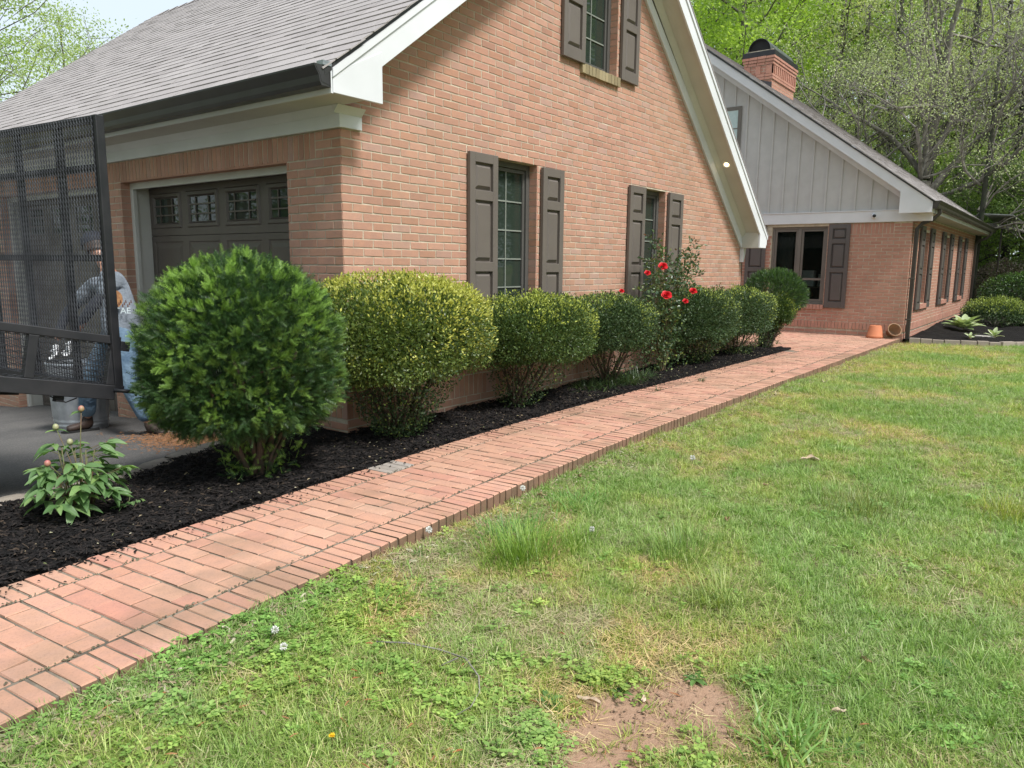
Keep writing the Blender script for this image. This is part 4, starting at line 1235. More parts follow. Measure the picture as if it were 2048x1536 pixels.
while s < Smax - 0.05:               # field: long side across the walk, continuous joints across, every other row shifted half a brick
    cuts = [wA, wA + (wB - wA) / 3, wA + 2 * (wB - wA) / 3, wB] if k % 2 == 0 else [wA, wA + (wB - wA) / 6, wA + (wB - wA) / 2, wA + 5 * (wB - wA) / 6, wB]
    for a, b in zip(cuts[:-1], cuts[1:]): pave(s, s + 0.1045, a, b, 0.05)
    s += 0.1045; k += 1
# patio field beyond the bed, up to the wing wall: strips of the same bond
k = 0; w = PWD - 0.209
s9 = 8.9
sA = float(np.interp(8.72, px_, s_))
while w < 4.2:
    s = sA if w < PWD + 0.9 else sA - 0.12
    s += (k % 2) * 0.1
    while s < Smax - 0.01:
        e = min(s + 0.205, Smax)
        if e - s > 0.03: 
            p = at(s, w)
            if not (p.x < 8.62 and p.y > -0.05): pave(s, e, w, w + 0.1045, 0.05)
        s += 0.205
    w += 0.1045; k += 1
pav_c = []
for i, (c, z, dp, mk) in enumerate(pav):
    cc = sum(c, Vector()) / 4
    pav_c.append(((cc - CAM).length, i))
pav_c.sort()
def infront(p):
    v = p - CAM; zz = v.dot(cf)
    if zz < 0.3: return False
    return abs(v.dot(cr) / zz) < 0.70 and abs(v.dot(cu) / zz) < 0.53
vis = [i for d, i in pav_c if infront(sum(pav[i][0], Vector()) / 4)]
single = set(vis[:300])
def paver_geo(c, z, dp):
    cc = sum(c, Vector()) / 4
    top = [p + (cc - p).normalized() * 0.004 for p in c]
    j = lambda q, zz: (q.x + random.uniform(-.0018, .0018), q.y + random.uniform(-.0018, .0018), zz + random.uniform(-.0012, .0012))
    V = [j(p, z) for p in top] + [j(p, z - 0.005) for p in c] + [(p.x, p.y, z - dp) for p in c]
    F = [(0, 1, 2, 3)]
    for r_ in range(2):
        for i in range(4): F.append((r_*4+(i+1)%4, r_*4+i, (r_+1)*4+i, (r_+1)*4+(i+1)%4))
    return np.array(V), F
rest = {}
for i, (c, z, dp, mk) in enumerate(pav):
    V, F = paver_geo(c, z, dp)
    if i in single:
        cc = V.mean(0); put('brick', mesh_np('brick', V - cc, F, M[mk]), walk, Matrix.Translation(Vector(cc)))
    else:
        r_ = rest.setdefault(mk, [[], [], 0]); r_[0].append(V); r_[1] += [tuple(v + r_[2] for v in f) for f in F]; r_[2] += len(V)
for mk, r_ in rest.items():
    put('brick_paving', mesh_np('brick_paving', np.vstack(r_[0]), r_[1], M[mk]), walk, kind='stuff')
# sand bed under the bricks
P = [(float(x), smooth_edge(x) + 0.013) for x in np.linspace(-5.2, 12.47, 90)]
V = []; 
for (x, y) in P:
    V += [(x, y, -0.0055), (x, y + PWD - 0.02, -0.0055), (x, y, -0.16)]
F = []
for i in range(len(P) - 1):
    F += [(i*3, (i+1)*3, (i+1)*3+1, i*3+1), (i*3+2, (i+1)*3+2, (i+1)*3, i*3)]
b0 = len(V); V += [(8.6, -0.9, -0.0062), (12.47, -0.9, -0.0062), (12.47, 2.6, -0.0062), (8.6, 2.6, -0.0062)]; F.append((b0, b0+1, b0+2, b0+3))
put('joint_sand', mesh_np('joint_sand', np.array(V), F, M['mortar_path']), walk)

# bits of mulch and soil kicked onto the walk, and moss in the joints
tag(chips('spilled_mulch', 700, lambda r, n: -3.4 + 12 * r.random(n) ** 1.4, lambda r, n, x: np.vectorize(inner_edge)(x) - np.abs(r.normal(0, .07, n)), lambda x, y: x * 0 + .002, M['chip'], L=(.006, .026), W=.003, seed=91, flat=.2), 'black mulch crumbs spilled onto the brick walk')
tag(chips('joint_moss', 1400, lambda r, n: -3.6 + 13 * r.random(n) ** 1.3, lambda r, n, x: np.vectorize(smooth_edge)(x) + np.where(r.random(n) < .5, .2075, PWD - .2075) + r.normal(0, .006, n), lambda x, y: x * 0 - .004, pm('joint_moss', (0.08, .07, .045), (.13, .12, .07), 8), L=(.004, .016), W=.003, seed=92, flat=.4), 'moss and soil bits in the long joints of the brick walk')

# far mulch bed beyond the wing corner
def far_lo(x): return float(np.interp(x, [12.45, 12.7, 13.3, 14.5, 17, 20, 24, 27], [-2.35, -3.45, -3.95, -4.15, -4.0, -3.9, -4.1, -4.2]))
grid_surface('mulch_bed_far', np.linspace(12.45, 26.5, 150), far_lo, lambda x: WY + 0.01 if x < 23.3 else -1.0, lambda x, y: 0.015 + (fbm(x, y, 3, 2) - 0.5) * 0.10 + 0.13 * np.clip(1 - (y + 1.87) / -0.7, 0, 1) * np.clip((x - 12.6) / 3, 0, 1), M['mulch'], 40)
be = bpy.data.objects.new('bed_edging', None); COL.objects.link(be); be['kind'] = 'structure'
ep = [(12.42, -2.0)] + [(x, far_lo(x) - 0.02) for x in (12.5, 12.62, 12.72, 12.95, 13.3, 13.7, 14.1, 14.6)]
M['edging'] = pm('edging_brick', (0.36, 0.30, 0.25), (0.28, 0.24, 0.20), 5, .9, .4)
acc = []
for (a, b) in zip(ep[:-1], ep[1:]):
    a = Vector((*a, 0)); b = Vector((*b, 0)); n_ = max(1, round((b - a).length / 0.22))
    for j in range(n_):
        p = a + (b - a) * (j + .03) / n_; r_ = a + (b - a) * (j + .97) / n_; d = (r_ - p).normalized(); o_ = Vector((-d.y, d.x, 0)) * 0.05
        zt = 0.02 + random.uniform(-.008, .008)
        mb = MB(); mb.prism([(p.x - o_.x, p.y - o_.y, zt), (r_.x - o_.x, r_.y - o_.y, zt), (r_.x + o_.x, r_.y + o_.y, zt), (p.x + o_.x, p.y + o_.y, zt)], (0, 0, -0.15)); mb.build('edging_brick', M['edging'], be, bevel=.004)
# ------------------------------------------------------------------ foliage tools
T_LEAF = (np.array([(0, 0, 0), (0.5, 0.5, 0.10), (1, 0, 0.0), (0.5, -0.5, 0.10)]), np.array([(0, 1, 2), (0, 2, 3)]))
def spray_template(n=7, w=0.035, L=0.30):
    V, F = [], []
    for i in range(n):
        x = 0.08 + 0.92 * i / n
        l = L * (1 - 0.45 * i / n)
        for s in (-1, 1):
            b = len(V)
            V += [(x - w, 0, 0), (x + w, 0, 0.0), (x + l * 0.75, s * l, 0.06 + 0.05 * (i % 2))]
            F.append((b, b + 1, b + 2) if s < 0 else (b + 1, b, b + 2))
    return np.array(V), np.array(F)
T_SPRAY = spray_template()
def norm(a): return a / np.maximum(np.linalg.norm(a, axis=1, keepdims=True), 1e-9)
def foliage(name, pos, axis, side, L, W, tmpl, mat, parent=None, tip=None, kind='stuff', label=None):
    V0, F0 = tmpl; n = len(pos); k = len(V0)
    axis = norm(axis); nrm = norm(np.cross(axis, side)); side = np.cross(nrm, axis)
    L = np.broadcast_to(L, n); W = np.broadcast_to(W, n)
    V = pos[:, None, :] + axis[:, None, :] * (V0[None, :, 0:1] * L[:, None, None]) + side[:, None, :] * (V0[None, :, 1:2] * W[:, None, None]) + nrm[:, None, :] * (V0[None, :, 2:3] * W[:, None, None])
    F = F0[None] + (np.arange(n) * k)[:, None, None]
    at_ = {'tip': np.repeat(tip, k)} if tip is not None else None
    me = mesh_np(name, V.reshape(-1, 3), F.reshape(-1, F0.shape[1]), mat, attrs=at_)
    if parent == 'mesh': return me
    return put(name, me, parent, kind=kind, label=label)

def crown_sample(n, prof, rx, ry, seed, depth=0.18, lump=0.06, lumps=3.0):
    """points in the outer shell of a body of revolution; prof = [(r, z)] with r as a share of rx, ry; z in metres"""
    r = np.random.default_rng(seed)
    prof = np.array(prof, float)
    dr = np.diff(prof[:, 0]) * (rx + ry) / 2; dz = np.diff(prof[:, 1])
    ds = np.hypot(dr, dz); mid = (prof[1:, 0] + prof[:-1, 0]) / 2 + 0.02
    w = ds * mid; w /= w.sum()
    seg = r.choice(len(w), n, p=w); t = r.random(n)
    R_ = prof[seg, 0] * (1 - t) + prof[seg + 1, 0] * t; Z_ = prof[seg, 1] * (1 - t) + prof[seg + 1, 1] * t
    th = r.uniform(0, 2 * np.pi, n)
    nr = dz[seg] / ds[seg]; nz = -dr[seg] / ds[seg]
    sgn = np.where(True, 1, 1)
    nrm = np.stack([np.cos(th) * nr, np.sin(th) * nr, nz], 1)
    # make sure the normals point outwards
    ctr = prof[:, 1].mean()
    out = np.stack([np.cos(th) * R_, np.sin(th) * R_, Z_ - ctr], 1)
    flip = (nrm * out).sum(1) < 0; nrm[flip] *= -1
    P = np.stack([np.cos(th) * R_ * rx, np.sin(th) * R_ * ry, Z_], 1)
    lm = (fbm(th * lumps + seed, Z_ * lumps * 1.6 + seed, 1.0, seed % 7) - 0.5) * 2 * lump
    d = np.abs(r.normal(0, 1, n)) * depth * 0.5
    P = P + nrm * (lm - d)[:, None]
    return P, nrm, d, th, r

def shrub_stems(parent, base, top_pts, r0, mat, n=3, seed=0, name='stem'):
    r = random.Random(seed)
    mb = MB()
    for p in top_pts:
        b = Vector(base) + Vector((r.uniform(-.06, .06), r.uniform(-.05, .05), -0.03)); p = Vector(p)
        pts = []
        for i in range(6):
            t = i / 5
            q = b.lerp(p, t) + Vector((math.sin(t * 5 + r.random() * 6) * 0.018, math.cos(t * 4 + r.random() * 6) * 0.018, 0)) * (1 if 0 < i < 5 else 0)
            pts.append(q)
        rr = r0 * r.uniform(0.6, 1.1)
        mb.tube(pts, [rr * (1 - 0.6 * i / 5) for i in range(6)], 6)
        for j in range(2):
            q0 = pts[r.choice((2, 3, 4))]; q1 = q0 + Vector((r.uniform(-.2, .2), r.uniform(-.2, .2), r.uniform(.05, .25)))
            mb.tube([q0, q0.lerp(q1, .5) + Vector((0, 0, .02)), q1], [rr * .4, rr * .3, rr * .15], 4)
    return mb.build(name, mat, parent, smooth=True)

# --- the big yew
M['yew'] = leafmat('yew_needles', [(0, (0.016, 0.042, 0.014)), (0.4, (0.028, 0.066, 0.020)), (0.75, (0.042, 0.095, 0.026)), (1, (0.06, 0.13, 0.034))], 0.18, 0.45, tip=(0.34, 0.56, 0.10))
yw = thing('yew_bush', (-1.13, -0.46, 0.0), 'big round dark yew bush with bright green tips beside the garage corner', 'bush')
Rx, Ry = 0.625, 0.56
YC = np.array([-1.17, -0.42, 0.0])
prof = [(0.0, 1.375), (0.32, 1.355), (0.62, 1.28), (0.84, 1.14), (0.97, 0.95), (1.0, 0.78), (0.99, 0.60), (0.92, 0.45), (0.72, 0.34), (0.40, 0.36), (0.15, 0.42)]
# bright-tipped shoots in fans, standing out of the darker mass
Pc, Nc, dc, thc, r = crown_sample(1900, prof, Rx, Ry, 4, depth=0.06, lump=0.085, lumps=3.4)
Pc = Pc - Nc * 0.015
kk = 10
P = np.repeat(Pc, kk, 0) + r.normal(0, .008, (len(Pc) * kk, 3)); Nn = np.repeat(Nc, kk, 0)
fan = np.repeat(norm(Nc + np.array([0, 0, .35]) + r.normal(0, .35, Nc.shape)), kk, 0)
ax = fan + r.normal(0, 0.33, P.shape)
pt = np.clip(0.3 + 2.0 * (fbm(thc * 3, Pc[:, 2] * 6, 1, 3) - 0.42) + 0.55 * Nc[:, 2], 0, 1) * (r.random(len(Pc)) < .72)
foliage('shoot_fans', P + YC, ax, r.normal(0, 1, P.shape), r.uniform(0.035, 0.062, len(P)), r.uniform(0.038, 0.058, len(P)), T_SPRAY, M['yew'], yw, tip=np.repeat(pt, kk) * r.uniform(.5, 1.0, len(P)))
P, Nn, d, th, r = crown_sample(9000, prof, Rx - .05, Ry - .05, 5, depth=0.20, lump=0.085, lumps=3.4)
ax = Nn * 0.9 + np.array([0, 0, 0.35]) + r.normal(0, 0.45, P.shape)
tipv = (r.random(len(P)) < 0.08) * 0.6
foliage('foliage', P + YC, ax, r.normal(0, 1, P.shape), r.uniform(0.05, 0.095, len(P)), r.uniform(0.055, 0.08, len(P)), T_SPRAY, M['yew'], yw, tip=tipv)
P, Nn, d, th, r = crown_sample(2600, [(a * 0.72, 0.30 + (z - 0.3) * 0.80) for a, z in prof], Rx, Ry, 6, depth=0.4)
foliage('inner_foliage', P + YC, Nn + r.normal(0, 0.7, P.shape), r.normal(0, 1, P.shape), 0.11, 0.11, T_SPRAY, M['yew'], yw, tip=np.zeros(len(P)))
# low sprouts round the trunk
P = np.stack([rng.normal(0, 0.12, 420), rng.normal(0, 0.10, 420), np.abs(rng.normal(0, 0.16, 420)) + 0.02], 1) + np.array([-1.12, -0.46, 0])
foliage('basal_sprouts', P, rng.normal(0, 0.6, P.shape) + np.array([0, 0, .3]), rng.normal(0, 1, P.shape), rng.uniform(0.04, 0.08, len(P)), 0.06, T_SPRAY, M['yew'], yw, tip=(rng.random(len(P)) < .5) * 0.8)
tops = [(-1.17 + 0.42 * math.cos(a), -0.42 + 0.38 * math.sin(a), random.uniform(0.5, 1.0)) for a in np.linspace(0, 6.0, 13)] + [(-1.2, -0.4, 1.1)]
shrub_stems(yw, (-1.13, -0.46, 0), tops, 0.022, M['bark_red'], seed=3, name='trunk')
q = MB()
for k in range(7):
    a = k * 0.9; b = Vector((-1.13 + .05 * math.cos(a), -0.46 + .045 * math.sin(a), -0.03))
    q.tube([b, b + Vector((.03 * math.cos(a * 2), .02 * math.sin(a), .18)), b + Vector((.09 * math.cos(a), .08 * math.sin(a), .42)), b + Vector((.2 * math.cos(a), .18 * math.sin(a), .7))], [.026, .023, .019, .012], 7)
q.build('trunk', M['bark_red'], yw, smooth=True)

# --- clipped hollies
HST = [(0, (0.035, 0.066, 0.020)), (0.35, (0.055, 0.095, 0.028)), (0.7, (0.08, 0.13, 0.035)), (1, (0.13, 0.18, 0.045))]
M['holly_gold'] = leafmat('golden_holly_leaf', [(0, (0.045, 0.08, 0.022)), (0.4, (0.09, 0.14, 0.035)), (1, (0.18, 0.23, 0.05))], 0.25, 0.35, tip=(0.58, 0.58, 0.12))
M['holly'] = leafmat('holly_leaf', HST, 0.22, 0.4, tip=(0.46, 0.52, 0.10), spec=0.3)
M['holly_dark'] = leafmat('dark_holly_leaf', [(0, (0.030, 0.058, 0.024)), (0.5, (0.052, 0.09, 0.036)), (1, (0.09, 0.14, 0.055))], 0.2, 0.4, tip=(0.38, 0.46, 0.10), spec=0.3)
LOAF = lambda h, b: [(0.0, h), (0.42, h - 0.02), (0.70, h - 0.075), (0.88, h - 0.15), (0.98, h - 0.25), (1.0, h - 0.33), (0.98, b + 0.13), (0.90, b + 0.04), (0.72, b - .02), (0.45, b - .02), (0.2, b + 0.03)]
def holly(name_label, cx, cy, rx, ry, h, b, mat, n, tipf, seed, base, ls=0.026, skirt=0.5, nst=7):
    o = thing('clipped_bush', (base[0], base[1], 0), name_label, 'bush', 'clipped bushes in the bed along the house wall')
    pr = LOAF(h, b)
    P, Nn, d, th, r = crown_sample(n, pr, rx, ry, seed, depth=0.17, lump=0.11, lumps=3.2)
    c = np.array([cx, cy, 0])
    ax = Nn * 0.8 + np.array([0, 0, 0.45]) + r.normal(0, 0.6, P.shape)
    # new growth in patches; sunlight on the top and right side painted in as well
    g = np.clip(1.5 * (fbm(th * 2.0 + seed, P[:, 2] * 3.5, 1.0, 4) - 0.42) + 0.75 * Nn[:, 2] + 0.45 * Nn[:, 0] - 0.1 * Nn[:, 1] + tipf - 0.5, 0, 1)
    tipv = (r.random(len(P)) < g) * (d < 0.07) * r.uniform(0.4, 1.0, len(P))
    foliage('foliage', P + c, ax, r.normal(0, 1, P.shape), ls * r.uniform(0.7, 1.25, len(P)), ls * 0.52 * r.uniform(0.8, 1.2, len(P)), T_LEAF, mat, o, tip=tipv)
    P, Nn, d, th, r = crown_sample(n // 5, [(a * 0.78, (z - b) * 0.8 + b) for a, z in pr], rx, ry, seed + 50, depth=0.3)
    foliage('inner_foliage', P + c, Nn + r.normal(0, .8, P.shape), r.normal(0, 1, P.shape), ls * 1.7, ls * 1.1, T_LEAF, mat, o, tip=np.zeros(len(P)))
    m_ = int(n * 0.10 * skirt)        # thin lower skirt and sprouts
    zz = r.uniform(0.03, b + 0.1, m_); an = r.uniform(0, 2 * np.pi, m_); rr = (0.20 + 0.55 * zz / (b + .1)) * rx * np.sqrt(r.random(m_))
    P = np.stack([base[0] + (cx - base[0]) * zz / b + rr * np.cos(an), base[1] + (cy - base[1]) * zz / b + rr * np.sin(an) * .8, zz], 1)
    foliage('lower_foliage', P, r.normal(0, .7, P.shape) + np.array([0, 0, .3]), r.normal(0, 1, P.shape), ls, ls * .5, T_LEAF, M['holly_dark'], o, tip=(r.random(m_) < .1) * .5)  # skirt in darker leaves: shade under the crown put into colour
    tops = [(cx + rx * 0.55 * math.cos(a), cy + ry * 0.55 * math.sin(a), random.uniform(b, b + 0.3)) for a in np.linspace(0, 5.6, nst)]
    shrub_stems(o, (base[0], base[1], 0), tops, 0.016, M['bark_red'], seed=seed)
    return o
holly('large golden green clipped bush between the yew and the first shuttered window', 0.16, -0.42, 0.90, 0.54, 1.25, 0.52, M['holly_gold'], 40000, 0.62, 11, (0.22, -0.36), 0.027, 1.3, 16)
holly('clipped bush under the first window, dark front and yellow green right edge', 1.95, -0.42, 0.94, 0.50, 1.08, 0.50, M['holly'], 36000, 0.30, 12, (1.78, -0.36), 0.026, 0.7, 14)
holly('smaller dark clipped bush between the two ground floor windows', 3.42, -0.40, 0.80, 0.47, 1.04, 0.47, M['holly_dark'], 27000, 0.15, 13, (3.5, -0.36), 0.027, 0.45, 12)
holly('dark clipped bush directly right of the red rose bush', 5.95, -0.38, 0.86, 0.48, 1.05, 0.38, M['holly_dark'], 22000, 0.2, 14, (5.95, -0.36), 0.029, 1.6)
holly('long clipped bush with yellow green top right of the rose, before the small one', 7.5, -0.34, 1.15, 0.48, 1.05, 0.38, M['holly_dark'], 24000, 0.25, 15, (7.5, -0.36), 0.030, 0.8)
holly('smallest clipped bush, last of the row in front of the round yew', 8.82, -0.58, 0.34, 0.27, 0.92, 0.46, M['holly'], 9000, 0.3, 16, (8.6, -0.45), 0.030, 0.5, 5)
# round yew at the end of the bed
y2 = thing('round_bush', (9.0, -0.32, 0), 'round dark green bush on a thick trunk at the far end of the bed', 'bush')
P, Nn, d, th, r = crown_sample(9000, [(0, 1.31), (0.4, 1.28), (0.75, 1.17), (0.95, 1.0), (1.0, 0.88), (0.95, 0.74), (0.72, 0.66), (0.35, 0.64)], 0.56, 0.52, 31, depth=0.15, lump=0.04)
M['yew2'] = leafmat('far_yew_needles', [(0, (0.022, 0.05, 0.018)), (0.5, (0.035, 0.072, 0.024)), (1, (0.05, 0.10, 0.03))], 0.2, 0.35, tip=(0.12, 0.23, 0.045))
foliage('foliage', P + np.array([9.15, -0.38, 0]), Nn + np.array([0, 0, .3]) + r.normal(0, .5, P.shape), r.normal(0, 1, P.shape), r.uniform(.05, .085, len(P)), .06, T_SPRAY, M['yew2'], y2, tip=(r.random(len(P)) < (0.16 + .3 * np.clip(Nn[:, 0] + Nn[:, 2] * .5, 0, 1))) * 0.8)  # new tips, denser on right and top as painted sunlight
shrub_stems(y2, (8.98, -0.32, 0), [(9.1 + .3 * math.cos(a), -.36 + .28 * math.sin(a), .75) for a in np.linspace(0, 5.5, 8)], 0.05, M['bark'], seed=8, name='trunk')
P = np.stack([8.98 + rng.normal(0, .10, 900), -0.32 + rng.normal(0, .09, 900), rng.uniform(0.0, .6, 900)], 1)
foliage('lower_foliage', P, rng.normal(0, .7, P.shape), rng.normal(0, 1, P.shape), .07, .06, T_SPRAY, M['yew2'], y2, tip=np.zeros(900))

# --- rose bush
M['rose_leaf'] = leafmat('rose_leaf', [(0, (0.035, 0.07, 0.035)), (0.4, (0.06, 0.11, 0.05)), (0.75, (0.09, 0.15, 0.05)), (0.93, (0.15, 0.19, 0.05)), (1, (0.17, 0.08, 0.04))], 0.25, 0.35, spec=0.6)
rose = thing('rose_bush', (4.95, -0.34, 0), 'tall loose rose bush with red flowers in front of the second window', 'bush')
rs_ = random.Random(5); canes = []; mb = MB()
tips = [(4.75, -0.42, 1.62), (4.62, -0.40, 1.42), (4.95, -0.45, 1.50), (5.55, -0.42, 1.52), (5.75, -0.42, 1.45), (5.62, -0.50, 1.62), (5.35, -0.45, 1.35), (4.4, -0.4, 1.05), (5.15, -0.5, 1.28), (5.85, -0.45, 1.22), (4.8, -0.5, 1.2), (5.3, -.4, 1.1), (5.0, -0.3, 1.55), (5.45, -0.3, 1.4), (4.5, -.5, 1.25)]
tips = [(x - .22, y, z) for x, y, z in tips]
leafp = []
for tp in tips:
    b = Vector((4.95 + rs_.uniform(-.08, .08), -0.34 + rs_.uniform(-.05, .05), -0.02)); tp = Vector(tp)
    pts = [b.lerp(tp, i / 7) + Vector((math.sin(i * 1.1 + tp.x * 9) * .02, math.cos(i * 1.3 + tp.x * 5) * .02, 0.06 * math.sin(math.pi * i / 7))) for i in range(8)]
    mb.tube(pts, [0.008 * (1 - .75 * i / 7) for i in range(8)], 5)
    for i in range(2, 8):
        for j in range(8 if i > 3 else 6):
            q0 = pts[i]; q1 = q0 + Vector((rs_.uniform(-.17, .17), rs_.uniform(-.12, .12), rs_.uniform(-.05, .12)))
            mb.tube([q0, q1], [0.002, 0.001], 3, cap=False)
            for k in range(5):
                leafp.append((q0.lerp(q1, 0.4 + 0.15 * k), q1 - q0))
mb.build('cane', M['stem'], rose)
P = np.array([p for p, _ in leafp]) + rng.normal(0, .012, (len(leafp), 3)); A = np.array([a for _, a in leafp])
foliage('foliage', P, norm(A) + rng.normal(0, .7, A.shape), rng.normal(0, 1, A.shape), rng.uniform(.035, .06, len(P)), rng.uniform(.022, .034, len(P)), T_LEAF, M['rose_leaf'], rose)
P = np.stack([4.95 + rng.normal(0, .33, 2600), -0.32 + rng.normal(0, .14, 2600), rng.uniform(0.08, 1.0, 2600)], 1)
foliage('foliage', P, rng.normal(0, .7, P.shape), rng.normal(0, 1, P.shape), .035, .02, T_LEAF, M['holly_dark'], rose, tip=(rng.random(2600) < .08) * .5)
t = NT('rose_petal'); lw = t.new('ShaderNodeLayerWeight'); lw.inputs[0].default_value = .4
M['petal'] = t.fin(t.mix(lw.outputs['Facing'], (0.50, 0.008, 0.015), (0.62, 0.03, 0.04)), 0.5, 0, None, .3)
def rose_bloom(c, rad, seed):
    r_ = random.Random(seed); mb = MB(); c = Vector(c)
    for ly in range(4):
        n = (5, 6, 6, 4)[ly]; rr = rad * (1.0, .78, .52, .28)[ly]; op = (0.9, .65, .4, .15)[ly]
        for k in range(n):
            a = 2 * math.pi * k / n + ly * .5 + r_.uniform(-.15, .15)
            Q_ = Matrix.Rotation(R(35), 3, 'X') @ Matrix.Rotation(R(-35), 3, 'Y'); d = Q_ @ Vector((math.cos(a), math.sin(a), 0)); t_ = Q_ @ Vector((-math.sin(a), math.cos(a), 0)); up = Q_ @ Vector((0, 0, 1))
            vs = []; nu, nv = 4, 4
            for i in range(nu):
                for j in range(nv):
                    u = i / (nu - 1) - .5; v = j / (nv - 1)
                    rad_ = rr * (.25 + v * (.75 + op * .35)); hh = rad * (v * (1.0 - op * .55) - .35 - .15 * v * v * op)
                    p = c + d * rad_ * (1 - abs(u) * .35) + t_ * u * rr * 1.25 * math.sin(.4 + v * 1.9) + up * (hh + abs(u) * .1 * rad)
                    vs.append(p)
            mb.add(vs, [(i*nv+j, i*nv+j+1, (i+1)*nv+j+1, (i+1)*nv+j) for i in range(nu-1) for j in range(nv-1)])
    return mb.build('bloom', M['petal'], rose, smooth=True)
for i, (c, rr) in enumerate((((4.40, -0.56, 1.36), .048), ((4.40, -0.62, 1.02), .054), ((5.22, -0.60, 1.05), .042), ((4.12, -0.5, 1.28), .032), ((4.95, -0.62, 0.93), .032), ((3.62, -0.44, 1.08), .025))):
    rose_bloom(c, rr, i)

# --- lily turf
lt_ = thing('liriope_clump', (3.62, -0.52, 0), 'low clump of strappy dark green grass at the edge of the mulch bed', 'plant')
M['blade_dark'] = leafmat('liriope_blade', [(0, (0.03, 0.06, 0.025)), (0.6, (0.055, 0.095, 0.035)), (1, (0.12, 0.16, 0.06))], 0.2, .35)
def blades(name, n, cx, cy, sx, sy, L, W, mat, parent, seed, z0=0.0, lean=0.5, segs=4, kind='stuff'):
    r = np.random.default_rng(seed)
    x = cx + r.normal(0, sx, n); y = cy + r.normal(0, sy, n); az = r.uniform(0, 2*np.pi, n)
    az = np.where(r.random(n) < .6, np.arctan2(y - cy, x - cx) + r.normal(0, .5, n), az)
    l = L * r.uniform(.5, 1.1, n); le = lean * r.uniform(.3, 1.3, n)
    d = np.stack([np.cos(az), np.sin(az)], 1)
    Vs = []
    for k in range(segs + 1):
        t_ = k / segs
        w = W * (1 - t_ ** 2.2) * .5 + 0.0002
        hor = l * (t_ * np.sin(le) + t_ ** 2 * le * .45); ver = l * t_ * np.cos(le * t_ ** .8 * 1.2)
        px = x + d[:, 0] * hor; py = y + d[:, 1] * hor; pz = z0 + ver
        Vs.append(np.stack([px - d[:, 1] * w, py + d[:, 0] * w, pz], 1)); Vs.append(np.stack([px + d[:, 1] * w, py - d[:, 0] * w, pz], 1))
    V = np.stack(Vs, 1).reshape(-1, 3); k2 = 2 * (segs + 1); b = np.arange(n) * k2
    F = np.concatenate([np.stack([b + 2*k, b + 2*k + 1, b + 2*k + 3, b + 2*k + 2], 1) for k in range(segs)])
    me = mesh_np(name, V, F, mat, smooth=True)
    if parent == 'mesh': return me
    return put(name, me, parent, kind=kind)
for j, (cx, cy, s1, s2, nn) in enumerate(((3.35, -0.42, .16, .07, 240), (3.75, -0.50, .16, .07, 260), (4.05, -.5, .1, .06, 120), (3.0, -.4, .08, .05, 80))):
    blades('foliage', nn, cx, cy, s1, s2, .20, .009, M['blade_dark'], lt_, 20 + j, lean=.9)
# small grass weeds growing in the walk joints
for j, (cx, cy) in enumerate(((3.6, -0.95), (4.55, -1.05), (5.9, -1.45))):
    o = thing('grass_weed', (cx, cy, 0), ['small grass weed in a joint of the walk beside the lily turf', 'grass weed growing from the brick walk past the rose bush', 'thin grass weed in the walk near its lawn edge'][j], 'weed')
    blades('foliage', (26, 34, 14)[j], cx, cy, .03, .02, .09, .004, M['blade_dark'], o, 40 + j, lean=.9)

# --- peony
M['peony'] = None
t = NT('peony_leaf')
rnd = t.objrand()
uvn = t.new('ShaderNodeTexCoord')
wv = t.new('ShaderNodeTexWave'); wv.wave_type = 'BANDS'; wv.bands_direction = 'DIAGONAL'; wv.inputs['Scale'].default_value = 9.0; wv.inputs['Distortion'].default_value = .6
t.l.new(uvn.outputs['Generated'], wv.inputs['Vector'])
col = t.ramp(rnd, [(0, (0.09, 0.18, 0.06)), (0.4, (0.14, 0.25, 0.09)), (0.75, (0.19, 0.31, 0.13)), (1, (0.24, 0.37, 0.11))])
col = t.mix(t.math('MULTIPLY', t.ramp(wv.outputs['Fac'], [(0.0, (1, 1, 1)), (0.12, (0, 0, 0))]), 0.35), col, (0.05, 0.10, 0.04))
t.fin(col, 0.38, 0, t.bump(wv.outputs['Fac'], 0.25, 0.004), .45)
tr = t.new('ShaderNodeBsdfTranslucent'); t.l.new(t.mix(1.0, col, (1.2, 1.4, .6), 'MULTIPLY'), tr.inputs[0]); mx = t.new('ShaderNodeMixShader'); mx.inputs[0].default_value = .3
t.l.new(t.b.outputs[0], mx.inputs[1]); t.l.new(tr.outputs[0], mx.inputs[2]); t.l.new(mx.outputs[0], t.out.inputs[0]); M['peony'] = t.m
def leaf_shape(L, W, seed, fold=.25, droop=.35, mat=None, name='leaf', n=9, tipw=0.9):
    r_ = random.Random(seed); V = []; F = []
    for i in range(n):
        t_ = i / (n - 1); w = W * math.sin(math.pi * min(1, t_ ** tipw * .98 + .02)) ** .85 * .5 * (1 + r_.uniform(-.07, .07))
        z = -droop * L * t_ ** 2; wave = .05 * W * math.sin(t_ * 9 + seed)
        for s_, u in enumerate((-1, -.5, 0, .5, 1)):
            V.append((L * t_, w * u, z + abs(u) * w * fold * 2 + (wave if abs(u) == 1 else 0)))
    for i in range(n - 1):
        for j in range(4): F.append((i*5+j, (i+1)*5+j, (i+1)*5+j+1, i*5+j+1))
    return mesh_np(name, np.array(V), np.array(F), mat, smooth=True)
peo = thing('peony_plant', (-2.19, -0.34, 0.02), 'leafy peony plant with pink buds in the mulch in front of the trailer', 'plant')
pl_var = [leaf_shape(.125, .05, k, .22, .25 + .12 * (k % 3), M['peony']) for k in range(5)]
rp_ = random.Random(21)
st_mb = MB(); cnt = 0
PB = Vector((-2.17, -0.36, 0.0)); PS = 0.74
